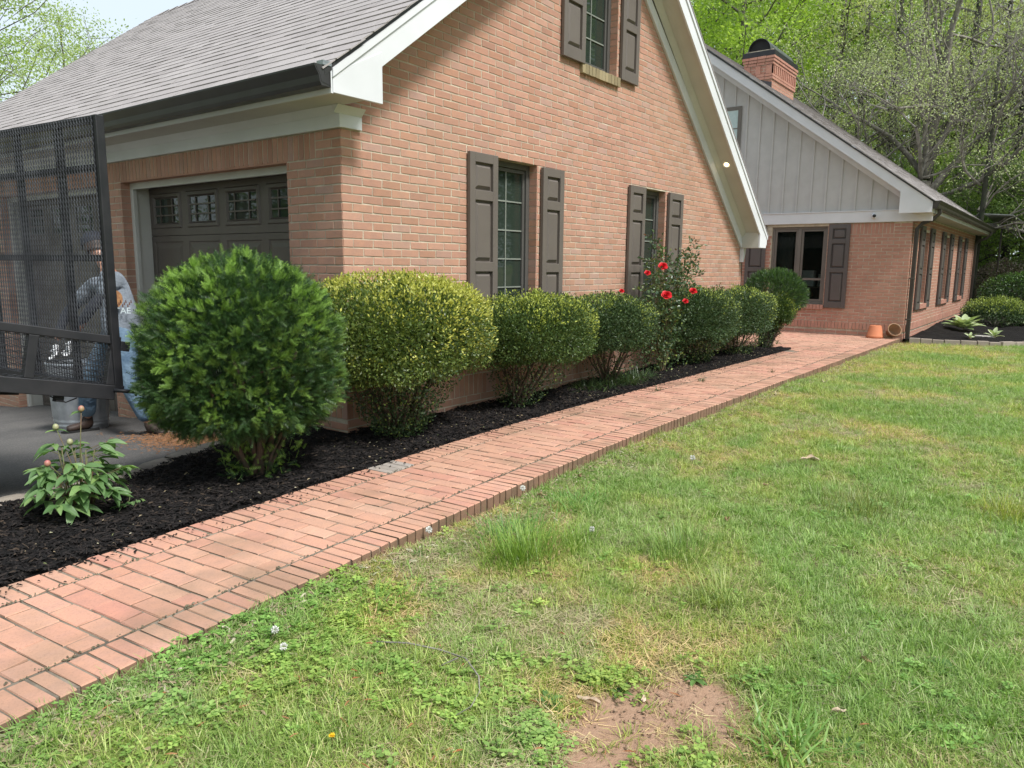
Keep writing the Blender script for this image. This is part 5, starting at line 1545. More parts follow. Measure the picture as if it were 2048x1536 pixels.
def add_leaf(p, d, scale, roll, var, parent, name='leaf'):
    q = d.to_track_quat('X', 'Z').to_matrix().to_4x4() @ Matrix.Rotation(roll, 4, 'X') @ Matrix.Diagonal((scale, scale, scale, 1))
    q.translation = p; return put(name, var, parent, q)
stems = []
for k in range(26):
    a = k * 2.399 + .3; rr = (0.035 + 0.125 * math.sqrt(k / 26.0)); h = (0.37 - 0.26 * (k / 26.0)) * rp_.uniform(.85, 1.15)
    stems.append((a, rr, h, None))
buds = [((-2.11, -0.33, 0.57), True), ((-2.20, -0.22, 0.47), False), ((-2.33, -0.42, 0.33), True), ((-2.16, -0.28, 0.39), False)]
for (a, rr, h, _) in stems:
    b = PB + Vector((.05 * math.cos(a), .05 * math.sin(a), 0)); tp = PB + Vector((rr * math.cos(a), rr * math.sin(a), h))
    mid = b.lerp(tp, .5) + Vector((0, 0, .05)); st_mb.tube([b, mid, tp], [.005, .004, .003], 5)
    for node in (.55, .8, 1.0):
        p0 = b.lerp(tp, node) + (Vector((0, 0, .03)) if node < .9 else Vector()); 
        aa = a + rp_.uniform(-1.3, 1.3)
        pet = Vector((math.cos(aa), math.sin(aa), rp_.uniform(0.0, .5))).normalized()
        p1 = p0 + pet * rp_.uniform(.05, .09); st_mb.tube([p0, p1], [.002, .0016], 4)
        for j, da in enumerate((0, .75, -.75)):
            dd = Vector((math.cos(aa + da), math.sin(aa + da), rp_.uniform(-.25, .25)))
            add_leaf(p1, dd, rp_.uniform(.65, .98) * (1.1 if node < .7 else .85), rp_.uniform(-.5, .5), pl_var[cnt % 5], peo); cnt += 1
M['bud'] = pm('peony_bud', (0.42, 0.10, 0.13), (0.30, 0.24, 0.12), 30, .5, .1)
M['bud_green'] = pm('green_bud', (0.26, 0.30, 0.13), (0.34, 0.32, 0.2), 30, .5, .1)
for (c, pink) in buds:
    c = Vector(c); b = PB + Vector((rp_.uniform(-.04, .04), rp_.uniform(-.04, .04), .05))
    st_mb.tube([b, b.lerp(c, .5) + Vector((0, 0, .04)), c], [.004, .003, .0025], 5)
    q = MB(); q.lathe([(0.0, -.016), (.012, -.012), (.0165, 0), (.012, .013), (.004, .018), (0, .0185)], c=c, n=12); q.build('bud', M['bud'] if pink else M['bud_green'], peo, smooth=True)
    for j in range(3):
        aa = rp_.uniform(0, 6); add_leaf(c - Vector((0, 0, .02)), Vector((math.cos(aa), math.sin(aa), .2)), .45, 0, pl_var[j], peo)
st_mb.build('stem', M['stem'], peo, smooth=True)
sp = thing('plucked_sprig', (-2.0, -0.50, 0.03), 'broken leafy green sprig lying on the black mulch by the brick walk', 'sprig')
for j in range(7):
    aa = 2.6 + j * .35; add_leaf(Vector((-2.02 + .02 * j, -0.52 + .008 * j, .045)), Vector((math.cos(aa), math.sin(aa), .1)), .5, rp_.uniform(-.5, .5), pl_var[j % 5], sp)
q = MB(); q.tube([(-2.03, -.52, .04), (-1.96, -.47, .05), (-1.93, -.43, .10)], [.003, .0025, .0015], 5); q.build('stem', M['stem'], sp)

# --- hostas, and shrubs of the far bed
M['hosta'] = leafmat('hosta_leaf', [(0, (0.28, 0.38, 0.16)), (0.5, (0.42, 0.50, 0.28)), (1, (0.62, 0.65, 0.45))], .25, .4)
hv_ = [leaf_shape(.26, .11, 50 + k, .12, .45, M['hosta'], n=7) for k in range(3)]
def hosta(c, n, sc, label, seed):
    o = thing('hosta_plant', c, label, 'plant'); r_ = random.Random(seed)
    for k in range(n):
        a = k * 2.399; el = r_.uniform(.2, .6) + 1.6 * (1 - k / n)
        add_leaf(Vector(c) + Vector((.07 * sc * (k / n) * math.cos(a), .07 * sc * (k / n) * math.sin(a), .01 + .06 * sc * (1 - k / n))), Vector((math.cos(a), math.sin(a), el)), sc * r_.uniform(.7, 1.15), r_.uniform(-.3, .3), hv_[k % 3], o)
    q = MB(); q.lathe([(.03, 0), (.02, .03), (0, .05)], c=c, n=8); q.build('crown', M['stem'], o)
hosta((15.2, -2.62, .06), 34, 1.25, 'pale variegated hosta in the middle of the far mulch bed', 1)
hosta((13.75, -3.3, .02), 9, .7, 'tiny hosta near the right end of the far bed', 2)
hosta((13.15, -2.95, .02), 6, .5, 'smallest pale hosta seedling close to the bed edging', 3)
hosta((18.3, -3.55, .03), 46, 1.9, 'large white edged hosta beside the dark shrub at the right edge', 4)
hosta((19.3, -3.9, .03), 34, 1.7, 'big pale hosta cut by the right edge of the photo', 6)
def ball_shrub(c, rx, ry, h, b, mat, n, seed, label, ls=.045, tipf=.2):
    o = thing('shrub', (c[0], c[1], 0), label, 'shrub')
    pr = [(0, h), (.4, h - .04 * h), (.75, h - .18 * h), (.95, h * .62), (1, h * .45), (.9, h * .22), (.7, b)]
    P, Nn, d, th, r = crown_sample(n, pr, rx, ry, seed, depth=.35, lump=.12)
    tipv = (r.random(n) < np.clip(Nn[:, 2] * .6 + tipf, 0, 1)) * (d < .12) * r.uniform(.3, 1, n)  # upward leaves take the tip colour: lit top put into colour
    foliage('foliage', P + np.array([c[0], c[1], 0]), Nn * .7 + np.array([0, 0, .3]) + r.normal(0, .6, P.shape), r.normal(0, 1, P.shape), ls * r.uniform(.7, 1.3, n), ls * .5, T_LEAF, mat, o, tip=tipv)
    shrub_stems(o, (c[0], c[1], 0), [(c[0] + rx * .5 * math.cos(a), c[1] + ry * .5 * math.sin(a), h * .6) for a in np.linspace(0, 5, 6)], .02, M['bark'], seed=seed)
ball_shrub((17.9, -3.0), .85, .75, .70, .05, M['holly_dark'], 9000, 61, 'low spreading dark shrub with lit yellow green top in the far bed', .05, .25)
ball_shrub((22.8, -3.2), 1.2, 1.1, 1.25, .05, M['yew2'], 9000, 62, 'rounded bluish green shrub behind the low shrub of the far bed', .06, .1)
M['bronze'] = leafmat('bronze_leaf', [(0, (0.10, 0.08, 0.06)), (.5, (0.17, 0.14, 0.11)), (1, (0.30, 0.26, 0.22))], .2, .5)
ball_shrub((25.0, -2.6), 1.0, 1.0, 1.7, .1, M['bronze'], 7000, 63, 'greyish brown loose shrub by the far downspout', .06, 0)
st_ = thing('flat_stone', (13.6, -3.05, 0.03), 'pale flat stone lying on the far mulch bed near its edging', 'stone')
q = MB(); q.prism([(13.5, -3.12, .02), (13.7, -3.3, .02), (13.82, -3.2, .02), (13.7, -2.98, .02), (13.55, -2.98, .02)], (0, 0, .035)); q.build('slab', M['concrete'], st_, bevel=.008)
# ------------------------------------------------------------------ terracotta pots on the patio
tp = thing('terracotta_pot', (12.22, -1.42, 0.0), 'orange terracotta pot standing upside down on the patio by the brick wall', 'pot')
q = MB(); q.lathe([(0.155, 0.0), (0.160, 0.004), (0.160, 0.045), (0.150, 0.05), (0.147, 0.052), (0.108, 0.235), (0.10, 0.243), (0.02, 0.245), (0.02, .23), (0.0, .23)], c=(12.22, -1.42, 0.004), n=36); q.build('pot_body', M['terra'], tp, smooth=True, angle=30)
q = MB(); q.lathe([(0.150, 0.002), (0.142, 0.004), (0.10, 0.22), (0.0, 0.225)], c=(12.22, -1.42, 0.004), n=36); q.build('pot_inside', M['terra_old'], tp, smooth=True)
t2 = thing('weathered_pot', (12.33, -1.60, 0.0), 'brown weathered pot lying on its side beside the upturned orange pot', 'pot')
Mp = Matrix.Rotation(R(-62), 3, 'Y') @ Matrix.Rotation(R(8), 3, 'X')
Mp = (Matrix.Rotation(R(25), 3, 'Z') @ Mp)
q = MB(); q.lathe([(0.085, 0.0), (0.088, 0.004), (0.118, 0.17), (0.128, 0.172), (0.132, 0.21), (0.120, 0.212), (0.112, 0.17), (0.078, 0.012), (0, .012)], c=(12.40, -1.66, 0.085), n=32, M=Mp); q.build('pot_body', M['terra_old'], t2, smooth=True)
P = np.stack([12.27 + rng.normal(0, .05, 240), -1.66 + rng.normal(0, .05, 240), np.abs(rng.normal(0, .03, 240)) + .01], 1)
foliage('dead_plant', P, rng.normal(0, .6, P.shape), rng.normal(0, 1, P.shape), .06, .004, T_LEAF, pm('straw', (0.33, 0.25, 0.14), (0.22, .16, .09), 30), t2)

# ------------------------------------------------------------------ utility trailer (rear corner in view)
tr_ = thing('utility_trailer', (-1.76, 0.05, -0.05), 'black steel utility trailer with its mesh ramp gate raised, at the left edge', 'trailer')
G0 = Vector((-1.76, 0.05, 0.54))
fa_ = Vector((-0.9756, 0.0941, 0.1986)).normalized()      # towards the trailer's nose
wd = Vector((-0.10, 0.995, 0.0)).normalized()              # across, towards the far side
up = Vector((0, 0, 1))
def frame(o, a, b, c): 
    m_ = Matrix((a, b, c)).transposed().to_4x4(); m_.translation = o; return m_
MR = frame(G0, fa_, wd, (wd.cross(fa_) * -1 if wd.cross(fa_).z < 0 else wd.cross(fa_)))   # rail frame: x to the nose, y across, z up
Wt = 1.78; Lt = 3.7
def rail(side_y, y2):
    nm = group_obj('side_rail', tr_)
    q = MB()
    q.box((0, side_y, 0.325), (Lt, y2, 0.375), MR); q.build('top_rail', M['black'], nm, bevel=.004)
    for x in (0.0, 0.43, 1.25, 2.1, 2.95, 3.65):
        q = MB(); q.box((x + 0.002, side_y + .002, 0.075), (x + 0.052, y2 - .002, 0.3245), MR); q.build('rail_post', M['black'], nm, bevel=.004)
    q = MB(); q.box((0, side_y - .004, -0.015), (Lt, y2 + .004, 0.0745), MR); q.build('bottom_channel', M['black'], nm, bevel=.004)
    return nm
rn = rail(0.0, 0.045); rail(Wt - 0.045, Wt)
M['mesh_steel'] = pm('mesh_steel', (0.075, 0.08, 0.09), (0.03, 0.032, 0.038), 7, 0.5, 0)
def expanded_mesh(name, parent, Mf, u0, u1, v0, v1, SWD, LWD, r=0.0016, along='v', y=0.0):
    """diamond mesh; strands zigzag along v (long diamond axis) or u"""
    V, F = [], []
    if along == 'v': a0, a1, b0, b1 = u0, u1, v0, v1
    else: a0, a1, b0, b1 = v0, v1, u0, u1
    nA = int((a1 - a0) / SWD); nB = int((b1 - b0) / (LWD / 2))
    A = []
    for i in range(nA + 1):
        for s0 in (0,):
            pts = []
            for j in range(nB + 1):
                a = a0 + i * SWD + (SWD * 0.48 if j % 2 == (i % 1) else 0.0)
                pts.append((a, b0 + j * LWD / 2))
                
            A.append(pts)
            pts2 = [(a0 + i * SWD + (0.0 if j % 2 == 0 else SWD * 0.48) - SWD * 0.0 - 0.0, b0 + j * LWD / 2) for j in range(nB + 1)]
            A.append([(p[0] - SWD * 0.02, p[1]) for p in pts2])
    arr = np.array(A)                       # strands, pts, 2
    ns, npt = arr.shape[:2]
    rr = r
    offs = [(-rr, 0), (rr * .6, rr), (rr * .6, -rr)]
    P = np.zeros((ns, npt, 3, 3))
    for k, (da, dy) in enumerate(offs):
        if along == 'v': P[:, :, k, 0] = arr[:, :, 0] + da; P[:, :, k, 2] = arr[:, :, 1]
        else: P[:, :, k, 2] = arr[:, :, 0] + da; P[:, :, k, 0] = arr[:, :, 1]
        P[:, :, k, 1] = y + dy
    Vv = P.reshape(-1, 3); Mn = np.array(Mf.to_3x3()); Vv = Vv @ Mn.T + np.array(Mf.translation)
    idx = np.arange(ns * npt * 3).reshape(ns, npt, 3)
    Fq = []
    for k in range(3):
        k2 = (k + 1) % 3
        Fq.append(np.stack([idx[:, :-1, k], idx[:, :-1, k2], idx[:, 1:, k2], idx[:, 1:, k]], -1).reshape(-1, 4))
    return put(name, mesh_np(name, Vv, np.concatenate(Fq), M['mesh_steel']), parent, kind='stuff')
expanded_mesh('mesh_panel', rn, MR, 0.05, 3.65, 0.075, 0.325, 0.034, 0.085, 0.0024, 'u', 0.012)
# ramp gate, standing upright across the rear
gt = group_obj('ramp_gate', tr_)
MG = frame(G0 + Vector((0.03, -0.005, 0.03)), wd, Vector((wd.y, -wd.x, 0)), up)          # x across, y towards the rear, z up
GH = 1.61
def gbox(name, a, b, label=None): q = MB(); q.box(a, b, MG); return q.build(name, M['black'], gt, bevel=.004, label=label)
gbox('gate_post', (-0.0, -0.02, 0.0), (0.05, 0.03, GH)); gbox('gate_post', (Wt - .05, -0.02, 0.0), (Wt, 0.03, GH))
for x in (0.42, 0.90, 1.36): gbox('gate_upright', (x, -0.018, 0.04), (x + .04, 0.02, GH - .04))
for z in (0.0, 0.78, 1.30, GH - 0.04): gbox('gate_crossbar', (0.0501, -0.017, z), (Wt - .0501, 0.019, z + .04))
q = MB(); q.box((0.006, -0.014, GH + 0.0003), (0.044, 0.024, GH + 0.001), MG); q.build('tube_opening', M['rubber'], gt)
expanded_mesh('mesh_panel', gt, MG, 0.03, Wt - .03, 0.02, GH + .01, 0.030, 0.062, 0.0027, 'v', -0.024)
# deck, cross members, hinge, latch, lamp, axle and wheels
q = MB(); q.box((0.03, 0.05, -0.0), (Lt, Wt - .05, 0.025), MR); q.build('deck', pm('deck_boards', (0.16, 0.13, 0.10), (0.09, .075, .06), 5, .9, .4), tr_)
q = MB()
q.box((0, 0.048, -0.012), (0.05, Wt - .048, 0.07), MR)
for x in (0.8, 1.6, 2.4, 3.2): q.box((x, 0.048, -0.05), (x + .05, Wt - .048, -0.001), MR)
q.build('cross_member', M['black'], tr_)
q = MB(); q.tube([G0 + Vector((0.0, 0.0, 0.045)), G0 + Vector((0.10, -0.055, 0.028))], .012, 8); q.tube([G0 + Vector((0.10, -0.055, .028)), G0 + Vector((0.112, -0.061, .026))], .026, 14); q.build('hinge_pin', M['black'], tr_, smooth=True)
q = MB()
q.box((-0.055, 0.0, 0.29), (-0.001, 0.05, 0.35), MR); q.box((-0.05, -0.002, 0.035), (-0.002, 0.05, 0.075), MR); q.build('latch_bracket', M['black'], tr_, bevel=.003)
q = MB(); q.tube([G0 + fa_ * .20 + Vector((0, .02, -.02)), G0 + fa_ * .26 + Vector((0, .02, -.05)), G0 + fa_ * .34 + Vector((0, .02, -.02))], .004, 5)
q.box((0.26, 0.02, -0.05), (0.30, 0.06, -0.016), MR); q.build('wiring', M['rubber'], tr_)
for yy in (-0.20, Wt + 0.02):
    wh = group_obj('wheel', tr_)
    ctr = G0 + fa_ * 1.75 + wd * (yy + .09); ctr.z = 0.30
    Mw = frame(Vector((0, 0, 0)), Vector((fa_.x, fa_.y, 0)).normalized(), up, wd).to_3x3()
    q = MB(); q.lathe([(.19, -.08), (.30, -.085), (.325, -.06), (.33, 0), (.325, .06), (.30, .085), (.19, .08)], c=ctr, n=36, M=Mw); q.build('tyre', M['rubber'], wh, smooth=True)
    q = MB(); q.lathe([(.19, -.06), (.17, -.03), (.08, -.03), (.05, -.05), (0, -.05)], c=ctr, n=24, M=Mw); q.lathe([(.19, .06), (.17, .03), (0, .03)], c=ctr, n=24, M=Mw); q.build('rim', M['galv'], wh, smooth=True)
    q = MB(); pts = []
    for k in range(9):
        a = math.pi * k / 8; pts.append((ctr.x + .40 * math.cos(a) * fa_.x, ctr.y + .40 * math.cos(a) * fa_.y, ctr.z + .40 * math.sin(a)))
    for a, b in zip(pts[:-1], pts[1:]):
        A_, B_ = Vector(a), Vector(b); q.add([A_ - wd * .11, A_ + wd * .11, B_ + wd * .11, B_ - wd * .11], [(0, 1, 2, 3)])
    q.build('fender', M['black'], tr_)
q = MB(); a = G0 + fa_ * 1.75; q.tube([(a.x, a.y, .30), (a + wd * Wt).to_tuple()[:2] + (.30,)], .03, 8)
q.box((1.45, 0.05, -0.02), (2.05, 0.12, -0.30), MR); q.box((1.45, Wt - .12, -0.02), (2.05, Wt - .05, -0.30), MR); q.build('axle', M['black'], tr_)
q = MB(); q.box((Lt - .1, .2, -.02), (Lt + 1.1, .27, .05), MR); q.box((Lt - .1, Wt - .27, -.02), (Lt + .2, Wt - .2, .05), MR); q.build('tongue', M['black'], tr_)
# black mud flap hanging behind the wheel, its ragged edge shows at the photo's left edge
q = MB(); q.prism([(0.36, .30, -.005), (0.66, .30, -.01), (1.1, .30, -.02), (1.1, .30, -.12), (0.78, .30, -.115), (0.66, .30, -.085), (0.60, .30, -.09), (0.52, .30, -.07), (0.49, .30, -.052), (0.36, .30, -.042)], (0, 1.0, 0))
for i in range(len(q.v)): q.v[i] = tuple(MR @ Vector(q.v[i]))
q.build('mud_flap', M['rubber'], tr_)

# ------------------------------------------------------------------ galvanised can
gc = thing('trash_can', (-0.62, 3.25, -0.30), 'galvanised ribbed metal trash can standing on the driveway behind the trailer', 'can')
pr = [(0.0, 0.02), (0.225, 0.0), (0.232, 0.005), (0.232, 0.02), (0.236, 0.06), (0.242, 0.07), (0.236, 0.08), (0.238, 0.10), (0.244, .11), (0.238, .12)]
nseg = 96; vs = []; prof2 = pr + [(0.24 + 0.022 * t_, 0.14 + 0.5 * t_) for t_ in np.linspace(0, 1, 6)] + [(0.272, 0.66), (0.278, .67), (0.272, .68), (0.262, .68)]
q = MB(); vv = []
for (rr, z) in prof2:
    for k in range(nseg):
        a = 2 * math.pi * k / nseg; f = 0.006 * (1 if (k // 3) % 2 else 0) if 0.13 < z < 0.65 else 0
        vv.append((-0.62 + (rr + f) * math.cos(a), 3.25 + (rr + f) * math.sin(a), -0.295 + z))
q.add(vv, [(i*nseg+k, i*nseg+(k+1)%nseg, (i+1)*nseg+(k+1)%nseg, (i+1)*nseg+k) for i in range(len(prof2)-1) for k in range(nseg)])
q.build('can_body', M['galv'], gc, smooth=True)
for s in (-1, 1):
    q = MB(); c = Vector((-0.62, 3.25 + s * .275, .22)); q.tube([c + Vector((-.06, 0, 0)), c + Vector((-.05, s * .04, -.02)), c + Vector((.05, s * .04, -.02)), c + Vector((.06, 0, 0))], .006, 6); q.build('handle', M['galv'], gc)

# ------------------------------------------------------------------ the person behind the gate
pe = thing('person', (-0.60, 2.45, -0.22), 'person in a grey printed T-shirt, jeans and dark cap bending behind the trailer gate', 'person')
def skin(name, verts, edges, radii, mat, parent, root=0, sub=2, seat=None):
    me = bpy.data.meshes.new(name); me.from_pydata([tuple(v) for v in verts], edges, []); me.materials.append(mat); me.update()
    o = bpy.data.objects.new(name, me); link(o, parent)
    md = o.modifiers.new('skin', 'SKIN'); md.use_smooth_shade = True; md.branch_smoothing = .6
    sv = me.skin_vertices[0].data
    for i, r_ in enumerate(radii):
        sv[i].radius = r_ if hasattr(r_, '__len__') else (r_, r_); sv[i].use_root = (i == root)
    s_ = o.modifiers.new('sub', 'SUBSURF'); s_.levels = sub; s_.render_levels = sub
    return o
M['skin'] = pm('skin', (0.42, 0.22, 0.15), (0.36, .18, .12), 6, .5, .1, 90)
M['denim'] = pm('denim', (0.065, 0.115, 0.18), (0.13, 0.20, 0.27), 9, .85, .9, 13, .03)
M['shirt'] = pm('grey_tshirt', (0.20, 0.23, 0.27), (0.14, .165, .195), 5, .85, .9, 11, .035)
M['cap'] = pm('dark_cap', (0.018, 0.022, 0.035), None, 5, .8, .2)
M['boot'] = pm('boot_leather', (0.05, 0.028, 0.02), (0.03, .018, .014), 12, .6, .3)
M['glove'] = pm('white_glove', (0.75, 0.76, 0.78), (0.6, .62, .65), 12, .8, .3)
hipR, hipL = Vector((-.60, 2.27, .66)), Vector((-.60, 2.55, .66))
knR, knL = Vector((-.66, 2.14, .26)), Vector((-.72, 2.82, .22))
anR, anL = Vector((-.56, 2.03, -.10)), Vector((-.66, 3.02, -.16))
pel, wst, cst, nk, hd = Vector((-.60, 2.42, .72)), Vector((-.56, 2.42, .88)), Vector((-.50, 2.55, 1.12)), Vector((-.52, 2.74, 1.32)), Vector((-.54, 2.86, 1.48))
shR_, shL_ = Vector((-.56, 2.42, 1.22)), Vector((-.56, 2.88, 1.14))
elR, elL = Vector((-.78, 2.52, .92)), Vector((-.74, 3.10, .86))
wrR, wrL = Vector((-.86, 2.72, .66)), Vector((-.82, 3.16, .60))
V = [pel, wst, cst, nk, hd, hd + Vector((0, .03, .10)), shR_, elR, wrR, shL_, elL, wrL, hipR, knR, anR, hipL, knL, anL]
E_ = [(0,1),(1,2),(2,3),(3,4),(4,5),(2,6),(6,7),(7,8),(2,9),(9,10),(10,11),(0,12),(12,13),(13,14),(0,15),(15,16),(16,17)]
RR = [.10,.10,.13,.055,.085,.075,.06,.042,.028,.06,.042,.028,.085,.055,.036,.085,.055,.036]
skin('body', V, E_, RR, M['skin'], pe)
skin('jeans', [pel + Vector((0,0,.02)), hipR, knR, anR + Vector((0,0,.03)), hipL, knL, anL + Vector((0,0,.03)), pel + Vector((.0, 0, .12))], [(0,1),(1,2),(2,3),(0,4),(4,5),(5,6),(0,7)], [(.15,.14),.11,.085,.078,.115,.085,.078,(.14,.12)], M['denim'], pe)
for s0_, e0_, w0_ in ((shR_, elR, wrR), (shL_, elL, wrL)): skin('sleeve', [s0_.lerp(e0_, .4), e0_, w0_ + Vector((0,0,.03))], [(0,1),(1,2)], [.055,.050,.036], M['cap'], pe)
skin('tshirt', [cst, wst, wst + Vector((-.01, -.05, -.32)), nk + Vector((.01,-.03,-.05)), shR_, shR_.lerp(elR,.65), shL_, shL_.lerp(elL,.65)], [(0,1),(1,2),(0,3),(0,4),(4,5),(0,6),(6,7)], [(.20,.165),(.205,.175),(.215,.20),.075,.085,.07,.085,.07], M['shirt'], pe)
# cap
q = MB(); Mh = Matrix.Rotation(R(-25), 3, 'X'); q.lathe([(.108, -.01), (.110, .02), (.10, .065), (.07, .098), (.03, .112), (0, .115)], c=hd + Vector((0, .01, .035)), n=24, M=Mh); q.build('cap', M['cap'], pe, smooth=True)
q = MB(); q.prism([(hd + Vector(v)) for v in ((-.07, .09, .015), (-.05, .17, -.02), (.0, .195, -.03), (.05, .17, -.02), (.07, .09, .015))], (0, .004, .008)); q.build('cap_peak', M['cap'], pe)
# face: nose, brow, ears, eyes and mouth (head looks down and away from the camera)
q = MB(); fc = hd + Vector((0, .085, .0)); q.tube([fc + Vector((0, .0, .02)), fc + Vector((0, .03, -.012)), fc + Vector((0, .01, -.025))], [.008, .014, .009], 8); q.build('nose', M['skin'], pe, smooth=True)
for s in (-1, 1):
    q = MB(); q.lathe([(0, -.006), (.016, -.004), (.022, .004), (.012, .008), (0, .008)], c=hd + Vector((s * .088, .0, -.005)), n=12, M=Matrix.Rotation(R(90), 3, 'Y')); q.build('ear', M['skin'], pe, smooth=True)
    q = MB(); q.lathe([(0, -.008), (.008, 0), (0, .008)], c=fc + Vector((s * .032, -.002, .022)), n=8); q.build('eye', M['white'], pe, smooth=True)
q = MB(); q.tube([fc + Vector((-.022, -.006, -.045)), fc + Vector((0, .004, -.047)), fc + Vector((.022, -.006, -.045))], .004, 6); q.build('mouth', M['terra_old'], pe, smooth=True)
q = MB(); q.lathe([(.095, -.045), (.098, -.01), (.10, .03), (.09, .05)], c=hd + Vector((0, -.012, 0)), n=20, M=Mh); q.build('hair', M['boot'], pe, smooth=True)
# boots
for an, kn in ((anR, knR), (anL, knL)):
    q = MB(); fwd = Vector((.25, -.97, 0)) if an is anR else Vector((-.95, .3, 0))
    c = Vector((an.x, an.y, -0.02 - .085 * an.y))
    skin('boot', [an + Vector((0, 0, .05)), c + Vector((0, 0, .055)), c + fwd * .10 + Vector((0, 0, .045)), c + fwd * .19 + Vector((0, 0, .035)), c - fwd * .05 + Vector((0, 0, .04))], [(0,1),(1,2),(2,3),(1,4)], [.052,.055,(.05,.042),(.045,.034),.04], M['boot'], pe)
    sd_ = Vector((-fwd.y, fwd.x, 0)); q.prism([c - fwd * .09 + sd_ * .04, c + fwd * .15 + sd_ * .05, c + fwd * .235, c + fwd * .15 - sd_ * .05, c - fwd * .09 - sd_ * .04], (0, 0, .02)); q.build('sole', M['rubber'], pe)
# gloved hands: palm and five fingers each
for wr_, d in ((wrR, Vector((-.2, .35, -.9))), (wrL, Vector((-.25, -.1, -.95)))):
    d.normalize(); sd_ = d.cross(Vector((1, 0, 0))).normalized(); nn = d.cross(sd_)
    p = wr_ + d * .02
    V = [p, p + d * .05, p + d * .095]; E_ = [(0, 1), (1, 2)]; RR = [(.03, .025), (.044, .028), (.044, .024)]
    for k, (off, ln) in enumerate(((-.033, .066), (-.011, .078), (.012, .073), (.034, .056))):
        b = len(V); V += [p + d * .10 + sd_ * off, p + d * (.10 + ln * .5) + sd_ * off * 1.1 + nn * .012, p + d * (.10 + ln * .85) + sd_ * off * 1.1 + nn * .036]; E_ += [(2, b), (b, b + 1), (b + 1, b + 2)]; RR += [.011, .0105, .009]
    b = len(V); V += [p + d * .055 - sd_ * .045, p + d * .085 - sd_ * .065 + nn * .02]; E_ += [(1, b), (b, b + 1)]; RR += [.014, .011]
    skin('glove', V, E_, RR, M['glove'], pe)
# print on the back of the shirt
tdir = Vector((-.62, -.78, 0)).normalized()
pc = Vector((-.56, 2.44, .98)) + tdir * .195 + Vector((.78, -.62, 0)) * .055
side_ = Vector((-tdir.y, tdir.x, 0)) * 1.0
Mt = Matrix((side_, Vector((0, 0, 1)), tdir)).transposed().to_4x4()
def flat_text(s_, size, loc, mat, name):
    cu_ = bpy.data.curves.new(name, 'FONT'); cu_.body = s_; cu_.size = size; cu_.extrude = 0.0008; cu_.align_x = 'CENTER'; cu_.materials.append(mat)
    o0 = bpy.data.objects.new(name + '_curve', cu_); COL.objects.link(o0); bpy.context.view_layer.update()
    me = bpy.data.meshes.new_from_object(o0.evaluated_get(bpy.context.evaluated_depsgraph_get())); bpy.data.objects.remove(o0)
    me.name = name; o = bpy.data.objects.new(name, me); m_ = Mt.copy(); m_.translation = loc; o.matrix_basis = m_; link(o, pe); return o
M['print'] = pm('print_white', (0.62, 0.72, 0.74), None, 5, .7)
M['print_tan'] = pm('print_tan', (0.50, 0.27, 0.11), (0.32, .15, .07), 30, .8)
M['print_dark'] = pm('print_dark', (0.06, 0.025, 0.02), (0.16, .07, .04), 60, .8)
flat_text('I\u00b7TAE', .075, pc + Vector((0, 0, -.085)) + tdir * .004, M['print'], 'shirt_lettering')
q = MB()
el = [pc + side_ * (.055 * math.cos(a) - .03) + Vector((0, 0, .045 + .075 * math.sin(a))) + tdir * .002 for a in np.linspace(0, 2 * math.pi, 24, endpoint=False)]
q.prism(el, tdir * .0015); q.build('shirt_print', M['print_tan'], pe)
q = MB()
for k in range(9):
    a = pc + side_ * (-.02 + .014 * k) + Vector((0, 0, -.03 + .018 * ((k * 7) % 3))) + tdir * .005
    q.prism([a - side_ * .006, a + side_ * .006 + Vector((0, 0, .004)), a + side_ * .003 + Vector((0, 0, .03)), a - side_ * .004 + Vector((0, 0, .026))], tdir * .001)
q.build('shirt_print', M['print_dark'], pe)
# ------------------------------------------------------------------ lawn growth (scattered blades: one object per kind of growth)
tmpl_col = bpy.data.collections.new('growth_templates')      # not linked to the scene
G_STOPS = [(0, (0.15, 0.21, 0.06)), (0.35, (0.22, 0.29, 0.085)), (0.7, (0.29, 0.36, 0.115)), (0.88, (0.36, 0.40, 0.16)), (1, (0.46, 0.42, 0.25))]
M['grass'] = leafmat('grass_blade', G_STOPS, .32, .45, use_attr=True)
M['clover'] = leafmat('clover_leaf', [(0, (0.13, 0.21, 0.055)), (.5, (0.19, 0.29, 0.08)), (1, (0.28, 0.37, 0.115))], .28, .4, use_attr=True)
M['straw'] = leafmat('dry_thatch', [(0, (0.26, 0.21, 0.12)), (.5, (0.37, 0.30, 0.18)), (1, (0.50, 0.43, 0.28))], .2, .7, use_attr=True)
def tmpl(me):
    o = bpy.data.objects.new(me.name, me); tmpl_col_cur.objects.link(o)
def mkcol(name, meshes):
    c = bpy.data.collections.new(name)
    for me in meshes: c.objects.link(bpy.data.objects.new(me.name, me))
    return c
